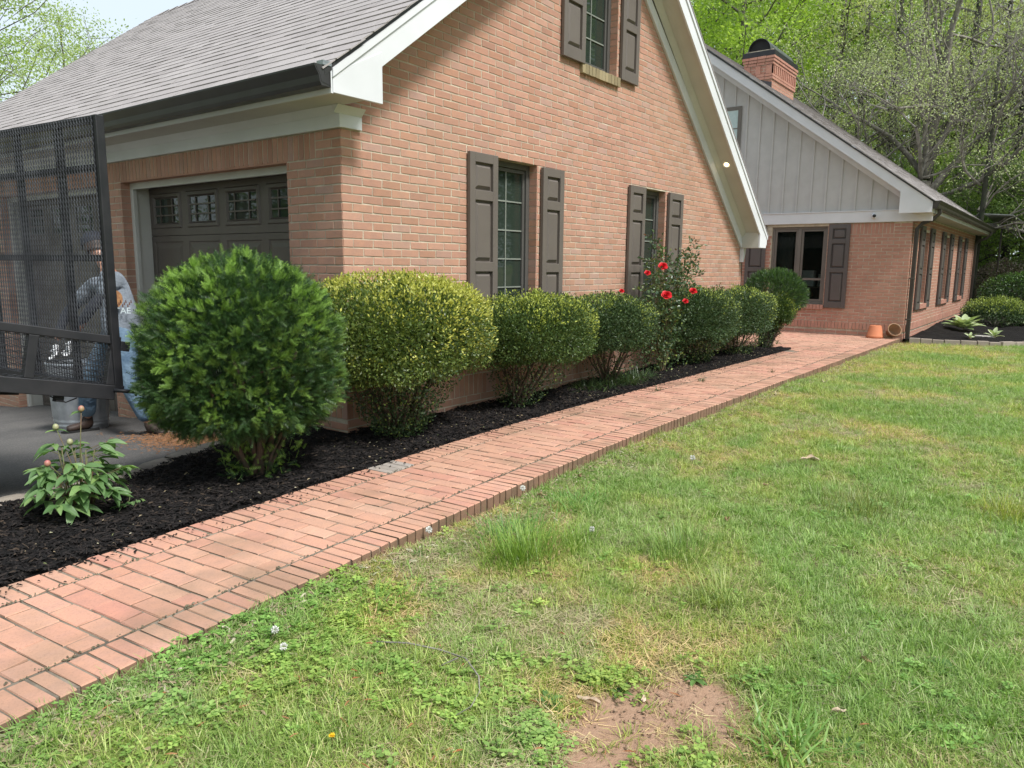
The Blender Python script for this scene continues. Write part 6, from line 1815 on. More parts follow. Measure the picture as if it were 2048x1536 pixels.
def clover_patch(seed, n=9, R_=.03, s=.009):
    r = np.random.default_rng(seed); V, F = [], []
    for i in range(n):
        cx, cy = r.normal(0, R_ * .6, 2); z = r.uniform(.008, .028); sz = s * r.uniform(.7, 1.4); a0 = r.uniform(0, 6.3)
        for k in range(3):
            a = a0 + k * 2.094; b = len(V); tl = r.uniform(-.25, .25)
            for (u, v, w) in ((0, 0, 0), (.8, .55, .1), (1.3, 0, .05), (.8, -.55, .1)):
                V.append((cx + sz * (u * math.cos(a) - v * math.sin(a)), cy + sz * (u * math.sin(a) + v * math.cos(a)), z + sz * (w + u * tl)))
            F.append((b, b+1, b+2, b+3))
        b = len(V); V += [(cx, cy, z), (cx + .001, cy, z), (cx * .4, cy * .4, 0)]; F.append((b, b+1, b+2, b+2))
    F2 = []
    for f in F: F2.append(f[:3] if f[2] == f[3] else f)
    return mesh_np('clover', np.array(V), F2, M['clover'])
def straw_tuft(seed, n=14):
    r = np.random.default_rng(seed); V, F = [], []
    for i in range(n):
        x, y = r.normal(0, .02, 2); a = r.uniform(0, 6.3); l = r.uniform(.02, .055); w = .0011; z0 = r.uniform(.002, .014); z1 = z0 + r.normal(0, .008)
        b = len(V); c, s = math.cos(a), math.sin(a)
        V += [(x - s*w, y + c*w, z0), (x + s*w, y - c*w, z0), (x + c*l + s*w*.5, y + s*l - c*w*.5, max(.001, z1)), (x + c*l - s*w*.5, y + s*l + c*w*.5, max(.001, z1))]; F.append((b, b+1, b+2, b+3))
    return mesh_np('straw', np.array(V), np.array(F), M['straw'])
C_short = mkcol('grass_short', [blades('grass_tuft', 16, 0, 0, .014, .014, .032, .0022, M['grass'], 'mesh', 100 + k, lean=.75, segs=2) for k in range(6)])
C_mid = mkcol('grass_mid', [blades('grass_tuft', 16, 0, 0, .014, .014, .062, .0024, M['grass'], 'mesh', 120 + k, lean=.85, segs=3) for k in range(5)])
C_clov = mkcol('clover_set', [clover_patch(140 + k) for k in range(5)])
C_straw = mkcol('straw_set', [straw_tuft(160 + k) for k in range(5)])
C_tall = mkcol('grass_tall', [blades('grass_tuft', 14, 0, 0, .016, .016, .135, .0026, M['grass'], 'mesh', 180 + k, lean=.7, segs=4) for k in range(4)])

def scatter_obj(name, P, rotz, tilt, scale, tint, col, label):
    n = len(P)
    rot = np.stack([tilt * np.cos(rotz * 3.1), tilt * np.sin(rotz * 2.3), rotz], 1)
    me = bpy.data.meshes.new(name); me.vertices.add(n); me.vertices.foreach_set('co', P.astype(np.float32).ravel())
    for an, av, ty in (('rot', rot, 'FLOAT_VECTOR'), ('scl', scale, 'FLOAT'), ('tint', tint, 'FLOAT_VECTOR')):
        a = me.attributes.new(an, ty, 'POINT'); a.data.foreach_set('value' if ty == 'FLOAT' else 'vector', np.asarray(av, dtype=np.float32).ravel())
    me.update()
    o = put(name, me, kind='stuff'); o['label'] = label
    ng = bpy.data.node_groups.new(name + '_growth', 'GeometryNodeTree')
    ng.interface.new_socket('Geometry', in_out='INPUT', socket_type='NodeSocketGeometry'); ng.interface.new_socket('Geometry', in_out='OUTPUT', socket_type='NodeSocketGeometry')
    N = ng.nodes; gi = N.new('NodeGroupInput'); go = N.new('NodeGroupOutput')
    iop = N.new('GeometryNodeInstanceOnPoints'); ci = N.new('GeometryNodeCollectionInfo'); ci.inputs['Collection'].default_value = col
    ci.inputs['Separate Children'].default_value = True; ci.inputs['Reset Children'].default_value = True
    iop.inputs['Pick Instance'].default_value = True
    def attr(nm, ty):
        a = N.new('GeometryNodeInputNamedAttribute'); a.data_type = ty; a.inputs['Name'].default_value = nm; return a.outputs['Attribute']
    L = ng.links
    e2r = N.new('FunctionNodeEulerToRotation')
    L.new(attr('rot', 'FLOAT_VECTOR'), e2r.inputs[0]); L.new(e2r.outputs[0], iop.inputs['Rotation'])
    L.new(attr('scl', 'FLOAT'), iop.inputs['Scale'])
    L.new(gi.outputs[0], iop.inputs['Points']); L.new(ci.outputs[0], iop.inputs['Instance'])
    L.new(iop.outputs[0], go.inputs[0])
    md = o.modifiers.new('growth', 'NODES'); md.node_group = ng
    return o

def sample_lawn(n, seed, rmin=1.0, rmax=26.0, p=1.0):
    """points in the view wedge (and some beyond it), density falling with distance"""
    r = np.random.default_rng(seed)
    u = r.random(n)
    rad = (rmin ** p + u * (rmax ** p - rmin ** p)) ** (1 / p)
    az = np.radians(36.9 + r.uniform(-46, 42, n))
    x = CAM.x + rad * np.cos(az); y = CAM.y + rad * np.sin(az)
    return x, y, rad, r
se_x = np.linspace(-9, 13, 400); se_y = np.array([smooth_edge(v) for v in se_x])
def on_lawn(x, y):
    e = np.interp(x, se_x, se_y)
    fl_ = np.interp(x, [12.45, 12.7, 13.3, 14.5, 17, 20, 24, 27], [-2.35, -3.45, -3.95, -4.15, -4.0, -3.9, -4.1, -4.2]) - .08
    lim = np.where(x < 12.45, e - 0.012, np.where(x < 26.5, fl_, 40))
    return (y < lim) & (x > -9)
def tint_field(x, y, r, edge_d):
    a = fbm(x, y, 0.9, 21); b = fbm(x, y, 3.1, 25); g = np.clip((a - .5) * 2.6 + (b - .5) * 1.5 + .5, 0, 1)
    yellow = np.array([1.55, 1.38, 1.05]); lush = np.array([.95, 1.16, .95]); blue = np.array([1.1, 1.24, 1.25])
    t_ = yellow * (1 - g[:, None]) + lush * g[:, None]
    bl = np.clip((fbm(x, y, 2.2, 31) - .58) * 6, 0, .7)[:, None]; t_ = t_ * (1 - bl) + blue * bl
    return t_ * r.uniform(.82, 1.2, len(x))[:, None]
def grow(name, n, seed, col, label, dens, sc=(.8, 1.25), rmax=26, p=1.0, far=0.03, tilt=.25, tmul=(1, 1, 1)):
    x, y, rad, r = sample_lawn(n, seed, rmax=rmax, p=p)
    ed = np.interp(x, se_x, se_y) - y
    k = on_lawn(x, y) & (r.random(n) < dens(x, y, ed, rad)) & (r.random(n) > soilmask(x, y) * .93)
    x, y, rad, ed = x[k], y[k], rad[k], ed[k]
    z = lawn_h(x, y) - 0.002
    s = r.uniform(sc[0], sc[1], len(x)) * (1 + far * np.clip(rad - 3, 0, 30))
    tn = tint_field(x, y, r, ed) * np.array(tmul)
    return scatter_obj(name, np.stack([x, y, z], 1), r.uniform(0, 6.28, len(x)), r.normal(0, tilt, len(x)), s, tn, col, label)
lush = lambda x, y: np.clip((fbm(x, y, 0.9, 21) - .5) * 2.6 + (fbm(x, y, 3.1, 25) - .5) * 1.5 + .5, 0, 1)
grow('lawn_grass', 210000, 201, C_short, 'short mown lawn grass, patchy green and yellow', lambda x, y, e, d: .45 + .55 * lush(x, y), (.75, 1.35), p=1.0, far=.035)
grow('lawn_grass_long', 60000, 202, C_mid, 'longer lawn grass leaning in lush patches', lambda x, y, e, d: np.clip(.24 + 1.2 * (lush(x, y) - .35) + .25 * (d > 6) + .3 * np.exp(-((e - .9) / .5) ** 2), 0, 1), (.65, 1.3), p=1.0, far=.03)
grow('thatch', 105000, 203, C_straw, 'pale dry thatch between the grass blades', lambda x, y, e, d: np.clip(.95 - .75 * lush(x, y) + .2 * (e < .35), .15, 1), (.8, 1.5), p=1.0, far=.03, tilt=.1, tmul=(.9, .9, .95))
grow('clover_patch', 22000, 204, C_clov, 'clover and small broadleaf weeds in the lawn near the camera', lambda x, y, e, d: np.clip(np.clip(fbm(x, y, 2.4, 41) - .53, 0, 1) * 7 * (d < 7) + .35 * (e < .6) * (x < -1.5) + .02, 0, 1) * np.where(x < -1.7, .9, .12), (.8, 1.6), rmax=12, p=1.0, far=.03, tilt=.15, tmul=(1.0, 1.0, 1.0))
# litter of pale curled leaves and clippings along the walk's lawn edge
tag(chips('edge_clippings', 2600, lambda r, n: -3.2 + 15 * r.random(n) ** 1.7, lambda r, n, x: np.interp(x, se_x, se_y) - .03 - np.abs(r.normal(0, .13, n)), lambda x, y: lawn_h(x, y) + .012, M['litter'], L=(.012, .04), W=.004, seed=77, flat=.6), 'pale dry clippings along the lawn edge of the brick walk')
tag(chips('soil_crumbs', 260, lambda r, n: r.normal(-1.8, .2, n), lambda r, n, x: r.normal(-3.58, .13, n), lambda x, y: lawn_h(x, y) + .0, pm('soil_crumb', (0.22, .13, .08), (.30, .2, .13), 40), L=(.004, .014), W=.004, seed=78, flat=.3), 'reddish soil crumbs on the bare patch of the lawn')
tag(chips('red_needles', 110, lambda r, n: r.normal(-2.6, .7, n), lambda r, n, x: r.normal(-3.1, .5, n), lambda x, y: lawn_h(x, y) + .014, pm('red_needle', (0.34, .12, .05), (.40, .2, .10), 40), L=(.02, .05), W=.0013, seed=79, flat=.2), 'rust red needles strewn on the near lawn')

# tall clumps that stand out
def clump(cx, cy, n, sx, L, label, seed, tint=(1, 1, 1), lean=.5, W=.0034):
    o = thing('grass_clump', (cx, cy, float(lawn_h(np.array([cx]), np.array([cy]))[0])), label, 'grass clump', 'tall grass clumps in the lawn')
    mt = leafmat('clump_blade_%d' % seed, [(p_, tuple(c * t_ for c, t_ in zip(cc, tint))) for p_, cc in G_STOPS[:4]], .32, .4)
    blades('blades', n, cx, cy, sx, sx * .7, L, W, mt, o, seed, z0=float(lawn_h(np.array([cx]), np.array([cy]))[0]) - .005, lean=lean, segs=5)
clump(-1.05, -2.50, 520, .10, .20, 'tallest bright green grass clump in the lawn, near the middle of the walk', 301, (.85, 1.05, .6), .55)
clump(-0.85, -2.28, 300, .13, .16, 'dark green grass clump right behind the tallest bright one', 302, (.6, .95, .7), .7)
clump(-0.50, -3.05, 240, .11, .16, 'fine upright grass clump right of the tallest bright clump', 303, (.75, .95, .7), .45)
clump(-0.72, -2.62, 150, .07, .15, 'small thin grass clump between two bigger clumps', 304, (.8, 1.0, .6), .5)
clump(0.88, -3.62, 280, .16, .16, 'bluish reddish grass clump in the right half of the lawn', 305, (.85, .80, .75), .45)
clump(-0.9, -3.42, 220, .10, .15, 'pale leaning grass clump above the bare soil', 306, (1.0, 1.0, .85), .8)
clump(-1.75, -3.98, 90, .06, .12, 'broad bladed blue green clump by the bottom edge right of the soil', 307, (.75, 1.05, .8), .8, .009)
clump(1.3, -4.35, 180, .10, .17, 'yellow green grass clump near the right edge', 308, (1.1, 1.05, .6), .6)
clump(-0.15, -2.25, 200, .13, .12, 'low lush grass clump beside the walk border', 309, (.6, 1.0, .7), .9)
clump(-1.9, -2.35, 130, .10, .13, 'leaning green tuft by the walk at left of the tallest clump', 310, (.7, 1.0, .65), .9)

def lz(x, y): return float(lawn_h(np.array([x]), np.array([y]))[0])
M['seed'] = pm('dandelion_seed', (0.72, 0.72, 0.68), None, 30, .9, 0)
def dandelion(x, y, h, label, rad=.016, seed=0):
    r = np.random.default_rng(seed); z = lz(x, y)
    o = thing('dandelion_clock', (x, y, z), label, 'dandelion')
    q = MB(); q.tube([(x, y, z), (x + .004, y, z + h * .5), (x, y, z + h)], .0014, 5); q.build('stem', M['stem'], o)
    n = 90; d = norm(r.normal(0, 1, (n, 3))); c = np.array([x, y, z + h + rad * .6])
    foliage('seed_head', np.repeat(c[None], n, 0) + d * rad * .3, d, r.normal(0, 1, (n, 3)), rad * .8, rad * .35, T_LEAF, M['seed'], o)
dandelion(1.21, -2.39, .05, 'white dandelion clock furthest along the lawn, right of the walk edge', .02, 1)
dandelion(-0.61, -2.62, .06, 'white dandelion clock beside the tall grass clumps', .016, 2)
dandelion(-1.17, -1.98, .06, 'fluffy dandelion clock close to the walk border, left of the tall clump', .018, 3)
dandelion(-0.28, -1.93, .08, 'dandelion clock rising against the side of the brick border', .017, 4)
dandelion(-2.33, -2.30, .05, 'ragged white dandelion clock in the near left weeds', .015, 5)
dandelion(-2.38, -2.42, .05, 'second ragged dandelion clock, slightly nearer the corner of the photo', .014, 6)
o = thing('dandelion_flower', (-2.58, -2.92, lz(-2.58, -2.92)), 'single yellow dandelion flower at the bottom edge of the photo', 'flower')
M['yellow'] = pm('dandelion_yellow', (0.75, 0.45, 0.01), (.8, .55, .03), 40, .6, 0)
z = lz(-2.58, -2.92); q = MB(); q.tube([(-2.58, -2.92, z), (-2.58, -2.92, z + .04)], .0015, 5); q.build('stem', M['stem'], o)
d = norm(np.stack([rng.normal(0, 1, 60), rng.normal(0, 1, 60), np.abs(rng.normal(0, .6, 60))], 1)); foliage('petals', np.repeat(np.array([[-2.58, -2.92, z + .042]]), 60, 0), d, rng.normal(0, 1, (60, 3)), .011, .004, T_LEAF, M['yellow'], o)
# fallen leaves
M['dead1'] = pm('dead_leaf_pale', (0.52, 0.42, 0.32), (0.40, .30, .21), 14, .8, .2)
M['dead2'] = pm('dead_leaf_brown', (0.30, 0.17, 0.10), (0.38, .26, .17), 14, .8, .2)
def dead_leaf(x, y, L, W, mat, label, rot, curl=.6, seed=0):
    r_ = random.Random(seed); V = []; n, m_ = 8, 5
    for i in range(n):
        t_ = i / (n - 1); w = W * (math.sin(math.pi * t_) ** .6 * .5 + .02) * (1 + .35 * math.sin(t_ * 13 + seed))
        for j in range(m_):
            u = (j / (m_ - 1) - .5) * 2
            V.append(((t_ - .5) * L, w * u * math.cos(curl * abs(u)), .012 + curl * .5 * w * u * u + .006 * math.sin(t_ * 7 + u * 3) + r_.uniform(-.001, .001)))
    F = [(i*m_+j, (i+1)*m_+j, (i+1)*m_+j+1, i*m_+j+1) for i in range(n-1) for j in range(m_-1)]
    o = bpy.data.objects.new('fallen_leaf', mesh_np('fallen_leaf', np.array(V), np.array(F), mat, smooth=True))
    o.location = (x, y, lz(x, y) + .012); o.rotation_euler = (0.1, .1, rot); link(o); tag(o, label, 'leaf')
dead_leaf(1.86, -3.05, .15, .085, M['dead1'], 'large pale curled leaf on the lawn right of the walk', -.9, 1.0, 1)
dead_leaf(0.12, -3.07, .07, .05, M['dead2'], 'brown crumpled leaf in the middle of the lawn', .4, 1.2, 2)
dead_leaf(-1.90, -3.38, .08, .022, M['dead1'], 'thin pale curled strip of leaf beside the bare soil', -1.2, .8, 3)
dead_leaf(-1.78, -3.52, .035, .02, M['dead1'], 'small pale leaf fragment lying on the bare soil', .3, .8, 4)
dead_leaf(-1.07, -4.05, .05, .02, M['dead2'], 'narrow brown leaf in the lawn right of the bare soil', 1.1, 1.1, 5)
dead_leaf(5.9, -2.10, .13, .09, M['dead1'], 'pale leaf by the far part of the walk edge', .2, 1.0, 6)
dead_leaf(0.35, -1.95, .06, .045, M['dead2'], 'brown leaf resting against the walk border', .9, 1.1, 7)
dead_leaf(-0.15, -1.98, .05, .04, M['dead2'], 'reddish brown leaf under the dandelion clock by the border', 2.0, 1.1, 8)
dead_leaf(-1.45, -4.05, .05, .03, M['dead1'], 'torn pale leaf near the bottom edge right of the soil', 2.2, 1.0, 9)
dead_leaf(1.0, -3.0, .035, .03, M['dead2'], 'small tan leaf scrap left of the large pale leaf', 2.2, 1.0, 10)
# fallen stick
o = thing('fallen_stick', (-2.02, -2.9, lz(-2.02, -2.9)), 'thin curved grey stick lying in the near lawn', 'stick')
sp_ = [(-2.11, -2.60), (-2.05, -2.70), (-2.0, -2.82), (-1.99, -2.93), (-2.04, -3.03), (-2.12, -3.10), (-2.20, -3.13), (-2.27, -3.13)]
q = MB(); q.tube([(x, y, lz(x, y) + .03 + .006 * (i % 2)) for i, (x, y) in enumerate(sp_)], [.0035, .0034, .0032, .003, .0026, .0022, .0018, .0012], 7); q.build('stick', M['bark_light'], o, smooth=True)
q = MB(); q.tube([(-2.0, -2.90, lz(-2, -2.9) + .03), (-2.04, -2.90, lz(-2, -2.9) + .035), (-2.08, -2.87, lz(-2, -2.9) + .02)], [.003, .0025, .0015], 5); q.build('twig', M['bark_light'], o)
# broadleaf weeds
M['weed'] = leafmat('weed_leaf', [(0, (0.07, 0.15, 0.04)), (1, (0.13, 0.24, 0.06))], .3, .4)
wv_ = [leaf_shape(.06, .022, 70 + k, .2, .3, M['weed'], n=6) for k in range(3)]
def weed(x, y, n, sc, label, seed):
    z = lz(x, y); o = thing('rosette_weed', (x, y, z), label, 'weed'); r_ = random.Random(seed)
    for k in range(n):
        a = k * 2.4; add_leaf(Vector((x, y, z + .004)), Vector((math.cos(a), math.sin(a), r_.uniform(.15, .6))), sc * r_.uniform(.7, 1.2), 0, wv_[k % 3], o)
weed(-1.98, -3.28, 9, 1.0, 'bright green rosette weed at the upper left of the bare soil', 1)
weed(-1.78, -3.43, 7, .8, 'small rosette weed growing out of the bare soil', 2)
weed(-1.62, -4.12, 12, 1.1, 'broadleaf rosette by the bottom edge right of the soil', 3)
weed(-0.95, -4.3, 12, 1.2, 'broad pale green rosette weed at the lower right', 4)
weed(-2.18, -3.3, 8, .9, 'leafy weed left of the pale leaf strip', 5)
weed(-1.55, -3.60, 8, .8, 'low weed on the right rim of the bare soil', 6)
for k in range(10):
    s = 8.0 + k * .0
weed(-2.75, -2.55, 10, 1.1, 'broadleaf weed in the near left corner, right below the walk', 7)
weed(-2.40, -2.75, 10, 1.0, 'green weed among the clover at lower left', 8)
weed(-1.35, -2.06, 9, .9, 'weed leaning on the walk border left of the fluffy dandelion clock', 9)
# ------------------------------------------------------------------ trees
def grow_tree(seed, trunk_pts, r0, levels, kids, ratio, spread, minr, up=0.15, droop=0.0, sides=(8, 6, 5, 4, 3)):
    """returns tube list [(pts, radii, sides)] and twig ends"""
    r = random.Random(seed); tubes = []; ends = []
    def seg(p, d, L, rad, lv):
        n = 5 if lv < 2 else 4 if lv < 4 else 3
        pts = [p]; q = p.copy(); dd = d.copy()
        for i in range(n):
            w = .20 + .06 * lv
            dd = (dd + Vector((r.uniform(-w, w), r.uniform(-w, w), r.uniform(-w, w) + up * .35 - droop * lv * .03))).normalized()
            q = q + dd * (L / n); pts.append(q)
        rr = [rad * (1 - .55 * i / n) for i in range(n + 1)]
        tubes.append((pts, rr, sides[min(lv, len(sides) - 1)]))
        if lv >= levels: ends.append((pts[-1], dd)); ends.append((pts[-2], dd)); return
        k = kids[min(lv, len(kids) - 1)]
        for j in range(k):
            i = min(n, max(1, int(round((.25 + .75 * (j + .5) / k) * n)))); b = pts[i]
            side = Vector((r.uniform(-1, 1), r.uniform(-1, 1), r.uniform(-.6, .9))).normalized()
            nd = (dd * (1 - spread) + side * spread + Vector((0, 0, up))).normalized()
            seg(b, nd, L * ratio * r.uniform(.75, 1.2), max(minr, rr[i] * .62), lv + 1)
    for (p, d, L, rad) in trunk_pts: seg(Vector(p), Vector(d).normalized(), L, rad, 1)
    return tubes, ends
def tubes_mesh(name, tubes, mat):
    mb = MB()
    for pts, rr, n in tubes: mb.tube(pts, rr, n, cap=False)
    me = bpy.data.meshes.new(name); me.from_pydata(mb.v, [], mb.f); me.materials.append(mat); me.polygons.foreach_set('use_smooth', [True] * len(mb.f)); me.update(); return me

# big bare spreading tree right behind the wing roof
bt = thing('spreading_tree', (21.1, -0.14, 0.0), 'big spreading tree with grey bare limbs and tiny pale buds, right behind the wing roof', 'tree')
bt.location = (25.2, 0.1, 0.0)
B0 = Vector((25.2, 0.10, 0.0)); S = 26.3 / 22.0
tr_t = [([B0, B0 + Vector((.03, .05, 1.6)), B0 + Vector((.12, -.02, 3.2)), B0 + Vector((.2, -.1, 4.3))], [.30, .25, .23, .21], 10)]
F1 = B0 + Vector((.15, -.05, 3.6)); F2 = B0 + Vector((.2, -.1, 4.4))
limbs = [(F2, (.02, .18, 1.0), 5.6, .17), (F2, (.08, -.30, 1.0), 4.8, .13), (F1, (.25, -.95, .85), 5.6, .15), (F1, (-.1, .85, .75), 5.2, .12), (F2, (.1, .55, .9), 4.6, .10),
         (F1, (.1, -1.0, .35), 4.6, .10), (F1, (-.2, 1.0, .35), 4.6, .09), (F1 - Vector((0, 0, .8)), (-.3, -1.0, .12), 4.2, .085), (F1, (-.85, -.1, .7), 3.4, .09), (F2, (.8, .2, .8), 4.0, .09), (F1 - Vector((0, 0, 1.0)), (.2, 1.0, .3), 3.8, .07), (F2, (-.25, -.1, 1.0), 4.6, .10)]
tb, en = grow_tree(4, limbs, .2, 5, (5, 5, 4, 4), .60, .58, .006, up=.12)
me = tubes_mesh('limbs', tr_t + tb, M['bark_light']); put('limbs', me, bt)
E_ = np.array([tuple(p) for p, d in en]); D_ = np.array([tuple(d) for p, d in en])
rep = 4; P = np.repeat(E_, rep, 0) + rng.normal(0, .14, (len(E_) * rep, 3)); A = np.repeat(D_, rep, 0) + rng.normal(0, .8, (len(E_) * rep, 3))
M['bud_leaf'] = leafmat('pale_bud_leaf', [(0, (0.34, 0.42, 0.18)), (.5, (0.46, 0.53, 0.26)), (1, (0.62, 0.66, 0.42))], .35, .6)
foliage('crown', P, A, rng.normal(0, 1, P.shape), rng.uniform(.05, .085, len(P)), .04, T_LEAF, M['bud_leaf'], bt)
print('bare tree twigs', len(en), 'leaves', len(P))

# leafy woodland trees: a few builds, copied
def leaf_tree(seed, H, CR, base, stops, nleaf, lsize, trans=.4, narrow=1.0, tips=1):
    r = np.random.default_rng(seed); rd = random.Random(seed)
    tubes = []; lean = Vector((rd.uniform(-.4, .4), rd.uniform(-.4, .4), 0))
    tp = [Vector((0, 0, -0.3)) + lean * (t_ ** 1.5) + Vector((0, 0, H * .92 * t_)) + Vector((rd.uniform(-.12, .12), rd.uniform(-.12, .12), 0)) * (t_ > 0) for t_ in np.linspace(0, 1, 8)]
    tubes.append((tp, [(H * .013 * (1 - .85 * t_) + .02) * (.6 if seed == 405 else 1) for t_ in np.linspace(0, 1, 8)], 8))
    cl = []
    nb = 24
    for k in range(nb):
        t_ = base / H + (1 - base / H) * (k / nb) ** .9 * .9
        p0 = tp[0].lerp(tp[-1], t_); a = k * 2.399 + rd.uniform(-.4, .4)
        prof_ = math.sin(math.pi * min(.98, .22 + .78 * (t_ * H - base) / (H - base))) ** .7
        L = CR * prof_ * rd.uniform(.65, 1.15) * narrow
        p1 = p0 + Vector((math.cos(a) * L, math.sin(a) * L, L * rd.uniform(.25, .75)))
        md = p0.lerp(p1, .5) + Vector((0, 0, -.1 * L))
        lf = .45 if seed == 405 else 1.0
        tubes.append(([p0, md, p1], [.055 * lf, .035 * lf, .012 * lf], 5))
        for j in range(5):
            q0 = p0.lerp(p1, rd.uniform(.3, 1)); q1 = q0 + Vector((rd.uniform(-1, 1), rd.uniform(-1, 1), rd.uniform(-.3, 1))) * L * .42
            tubes.append(([q0, q1], [.018, .006], 3)); cl.append((q1, .45 + .14 * CR)); cl.append((q0.lerp(q1, .5), .4 + .12 * CR))
    for j in range(8): cl.append((tp[-1] + Vector((rd.uniform(-.5, .5), rd.uniform(-.5, .5), rd.uniform(-.8, .6))), .6))
    C = np.array([tuple(c) for c, s in cl]); Sg = np.array([s for c, s in cl])
    k = r.integers(0, len(C), nleaf)
    dirs = norm(r.normal(0, 1, (nleaf, 3))); rad = Sg[k] * r.random(nleaf) ** .5
    P = C[k] + dirs * rad[:, None] * np.array([1, 1, .62])
    A = dirs + r.normal(0, .5, (nleaf, 3)) + np.array([0, 0, -.1])
    mt = leafmat('tree_leaf_%d' % seed, stops, .5, .5, patch=.35, pscale=.45)
    cm_ = foliage('crown', P, A, r.normal(0, 1, P.shape), lsize * r.uniform(.7, 1.3, nleaf), lsize * .62, T_LEAF, mt, 'mesh')
    return tubes_mesh('trunk', tubes, M['bark']), cm_
LIME = [(0, (0.22, 0.34, 0.05)), (.4, (0.32, 0.46, 0.08)), (.75, (0.42, 0.56, 0.12)), (1, (0.52, 0.62, 0.20))]
MIDG = [(0, (0.18, 0.28, 0.07)), (.5, (0.28, 0.39, 0.12)), (1, (0.42, 0.52, 0.2))]
OLIV = [(0, (0.34, 0.40, 0.15)), (.5, (0.46, 0.50, 0.22)), (1, (0.58, 0.60, 0.34))]
DARK = [(0, (0.10, 0.17, 0.05)), (.5, (0.16, 0.25, 0.08)), (1, (0.25, 0.35, 0.12))]
protos = {
    'lime': leaf_tree(401, 17, 4.6, 4.0, LIME, 20000, .15),
    'mid': leaf_tree(402, 15, 4.0, 2.5, MIDG, 11000, .14),
    'olive': leaf_tree(403, 16, 3.8, 4.0, OLIV, 8500, .12),
    'dark': leaf_tree(404, 11, 3.2, 1.2, DARK, 14000, .13),
    'sparse': leaf_tree(405, 17, 4.4, 4.5, [(0, (0.24, 0.32, 0.14)), (.6, (0.36, 0.45, 0.2)), (.85, (0.45, 0.58, 0.16)), (1, (0.58, 0.68, 0.2))], 12000, .12),
    'under': leaf_tree(406, 5.5, 2.4, 0.3, MIDG, 13000, .09),
}
def tree(kind, x, y, s, rz, label, group=None, sz=None):
    tm, cm_ = protos[kind]
    gz = float(lawn_h(np.array([x]), np.array([y]))[0])
    o = thing('leafy_tree', (x, y, gz), label, 'tree', group)
    o.scale = (s, s, sz or s); o.rotation_euler = (0, 0, rz)
    for nm, me in (('trunk', tm), ('crown', cm_)):
        c = bpy.data.objects.new(nm, me); c.parent = o; COL.objects.link(c)
    return o
def polar(az, d): return CAM.x + d * math.cos(R(az)), CAM.y + d * math.sin(R(az))
def ptree(kind, az, d, s, label, group=None, sz=None):
    x, y = polar(az, d); return tree(kind, x, y, s, random.uniform(0, 6.28), label, group, sz)
ptree('lime', 21.0, 33, 1.0, 'bright lime green tree behind the chimney')
ptree('lime', 17.0, 39, 1.1, 'lime green tree rising between the chimney and the bare tree')
ptree('mid', 24.8, 36, 1.15, 'green tree at the left of the lime tree, above the garage roof edge')
ptree('dark', 25.5, 44, 1.9, 'dark tree top left of the lime tree')
GW_ = 'trees of the wood behind the house'
ORD = ['first', 'second', 'third', 'fourth', 'fifth', 'sixth', 'seventh', 'eighth']
wood = [('olive', 14.5, 36, 1.05), ('mid', 12.0, 41, 1.15), ('olive', 9.5, 37, 1.1), ('mid', 7.5, 44, 1.2), ('olive', 5.0, 42, 1.0), ('olive', 3.0, 38, .9), ('mid', 1.0, 43, 1.1), ('olive', -1.0, 39, 1.05),
        ('lime', 11.0, 50, 1.3), ('olive', 6.5, 52, 1.35), ('mid', 15.5, 50, 1.35), ('mid', 2.5, 52, 1.35), ('lime', 19.5, 50, 1.35), ('mid', 22.0, 48, 1.3), ('lime', -1.5, 51, 1.3)]
tone = {'olive': 'pale olive tree in the wood behind the house', 'mid': 'mid green tree in the wood behind the house', 'lime': 'lime green tree in the wood behind the house'}
wood.sort(key=lambda q: -q[1]); cntk = {}
for k, (kd, az, d, s) in enumerate(wood):
    j = cntk.get(kd, 0); cntk[kd] = j + 1
    ptree(kd, az, d, s, ORD[j] + ' ' + tone[kd] + ', counted from the left', GW_)
for k, (az, d, s) in enumerate([(13.5, 31, .95), (10.5, 33, 1.0), (7.8, 34, 1.0), (5.6, 30, .9), (3.9, 33, 1.05), (2.0, 30, .95), (0.2, 34, 1.1), (-1.8, 31, 1.0), (4.7, 37, 1.2), (8.9, 39, 1.2), (16.5, 34, 1.0), (-3.6, 33, 1.1)]):
    ptree('dark' if k % 2 else 'under', az, d, s * (.55 if k % 2 else 1.1), ORD[k // 2] + (' dark green understory tree beyond the wing, counted from the left' if k % 2 else ' light green understory tree beyond the wing, counted from the left'), 'understory trees beyond the wing')
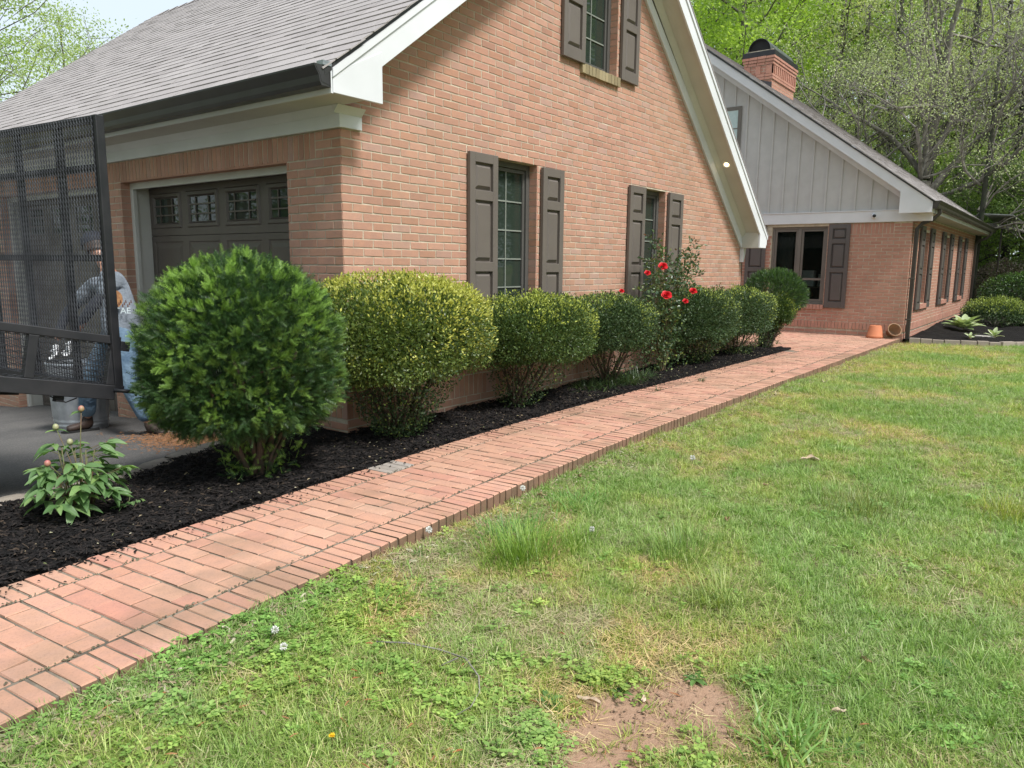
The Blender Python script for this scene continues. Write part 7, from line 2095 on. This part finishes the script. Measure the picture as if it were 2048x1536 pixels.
# off-frame trees continue the wood on both sides and across the lawn (they also show in the window panes)
for k, (az, d, s, kd) in enumerate([(-6, 36, 1.1, 'mid'), (-10, 42, 1.2, 'lime'), (-14, 36, 1.1, 'olive'), (-19, 40, 1.2, 'mid'), (-24, 34, 1.1, 'dark'), (-29, 38, 1.1, 'lime'), (-34, 33, 1.1, 'mid'), (-40, 36, 1.2, 'dark'), (-47, 34, 1.2, 'mid'), (-55, 36, 1.2, 'olive'), (-64, 38, 1.2, 'mid'), (-75, 38, 1.2, 'lime'), (-17, 30, 1.3, 'dark'), (-27, 29, 1.3, 'dark'), (-36, 29, 1.3, 'dark'), (-52, 31, 1.4, 'dark'), (-44, 42, 1.2, 'lime'), (-8, 31, 1.2, 'dark'), (-70, 33, 1.3, 'dark'), (140, 34, 1.2, 'mid'), (165, 38, 1.3, 'lime'), (190, 36, 1.2, 'dark'), (120, 40, 1.2, 'mid'), (98, 31, 1.2, 'dark'), (110, 30, 1.2, 'mid'), (104, 33, 1.2, 'sparse'), (115, 32, 1.3, 'dark'), (121, 29, 1.2, 'mid'), (92, 34, 1.2, 'mid'), (128, 30, 1.2, 'dark'), (134, 28, 1.3, 'mid'), (146, 28, 1.2, 'dark'), (152, 30, 1.2, 'mid'), (158, 27, 1.3, 'dark'), (172, 28, 1.2, 'mid'), (180, 30, 1.3, 'dark'), (215, 36, 1.3, 'mid'), (240, 38, 1.2, 'lime'), (265, 36, 1.2, 'dark')]):
    ptree(kd, az, d, s, 'leafy tree on the far side of the lawn, outside the photo', 'trees round the lawn outside the photo')
# thin tree at the upper left behind the garage
ptree('sparse', 70.6, 35, .98, 'thin leaved tall tree against the sky at the upper left')
ptree('sparse', 66.6, 44, .86, 'smaller sparse tree top showing just above the garage roof')
ptree('mid', 73.8, 33, .85, 'green tree at the left edge behind the garage')
# dark standing trunks inside the wood
M['trunk_dark'] = pm('dark_trunk', (0.05, 0.045, 0.036), (0.035, .045, .025), 6, .95, .8, 20, .02)
for k, (az, d, h, rr) in enumerate([(13.0, 35, 12, .18), (11.2, 34, 13, .2), (8.4, 30, 10, .13), (6.6, 33, 13, .20), (5.6, 28.5, 8, .11), (4.9, 35, 14, .17), (3.6, 31, 12, .15), (2.4, 36, 14, .2)]):
    x, y = polar(az, d)
    o = thing('tree_trunk', (x, y, 0), ORD[k] + ' tall dark bare trunk in the wood beyond the wing, counted from the left', 'tree', 'dark trunks in the wood')
    q = MB(); q.tube([(x + .15 * math.sin(k + t_ * 3), y + .15 * math.cos(k * 2 + t_ * 2), -.2 + h * t_) for t_ in np.linspace(0, 1, 7)], [rr * (1 - .6 * t_) for t_ in np.linspace(0, 1, 7)], 8); q.build('trunk', M['trunk_dark'], o, smooth=True)
    tb_, en_ = grow_tree(50 + k, [((x, y, h * (.3 + .1 * j)), (random.uniform(-1, 1), random.uniform(-1, 1), .5), 2.2, .05) for j in range(6)], .1, 3, (4, 4), .6, .6, .008)
    put('branches', tubes_mesh('branches', tb_, M['bark_light']), o)
# the mass of the wood far behind
n = 90000; r = np.random.default_rng(9)
az = np.radians(r.uniform(-30, 34, n)); dd = r.uniform(56, 66, n)
top = 9 + 4 * fbm(np.degrees(az), dd * 0, .25, 3)
z = r.random(n) * top
P = np.stack([CAM.x + dd * np.cos(az), CAM.y + dd * np.sin(az), z], 1)
k = fbm(np.degrees(az) * .8, z * .25, 1.0, 8) > .40
P = P[k]
M['far_leaf'] = leafmat('far_wood_leaf', [(0, (0.16, 0.24, 0.07)), (.5, (0.30, 0.40, 0.13)), (1, (0.46, 0.55, 0.22))], .35, .6, patch=.5, pscale=.25)
tag(foliage('far_wood', P, r.normal(0, 1, P.shape), r.normal(0, 1, P.shape), .30, .2, T_LEAF, M['far_leaf']), 'distant mass of green woodland behind the house')
# forest floor brush under the trees
n = 26000; az = np.radians(r.uniform(-12, 26, n)); dd = r.uniform(28, 50, n)
x = CAM.x + dd * np.cos(az); y = CAM.y + dd * np.sin(az); z = lawn_h(x, y) + np.abs(r.normal(0, .5, n))
P = np.stack([x, y, z], 1)[~((x < 24.5) & (y > -3.5))]
tag(foliage('forest_brush', P, r.normal(0, 1, P.shape) + np.array([0, 0, .5]), r.normal(0, 1, P.shape), .14, .09, T_LEAF, M['far_leaf']), 'leafy ground brush on the floor of the wood')
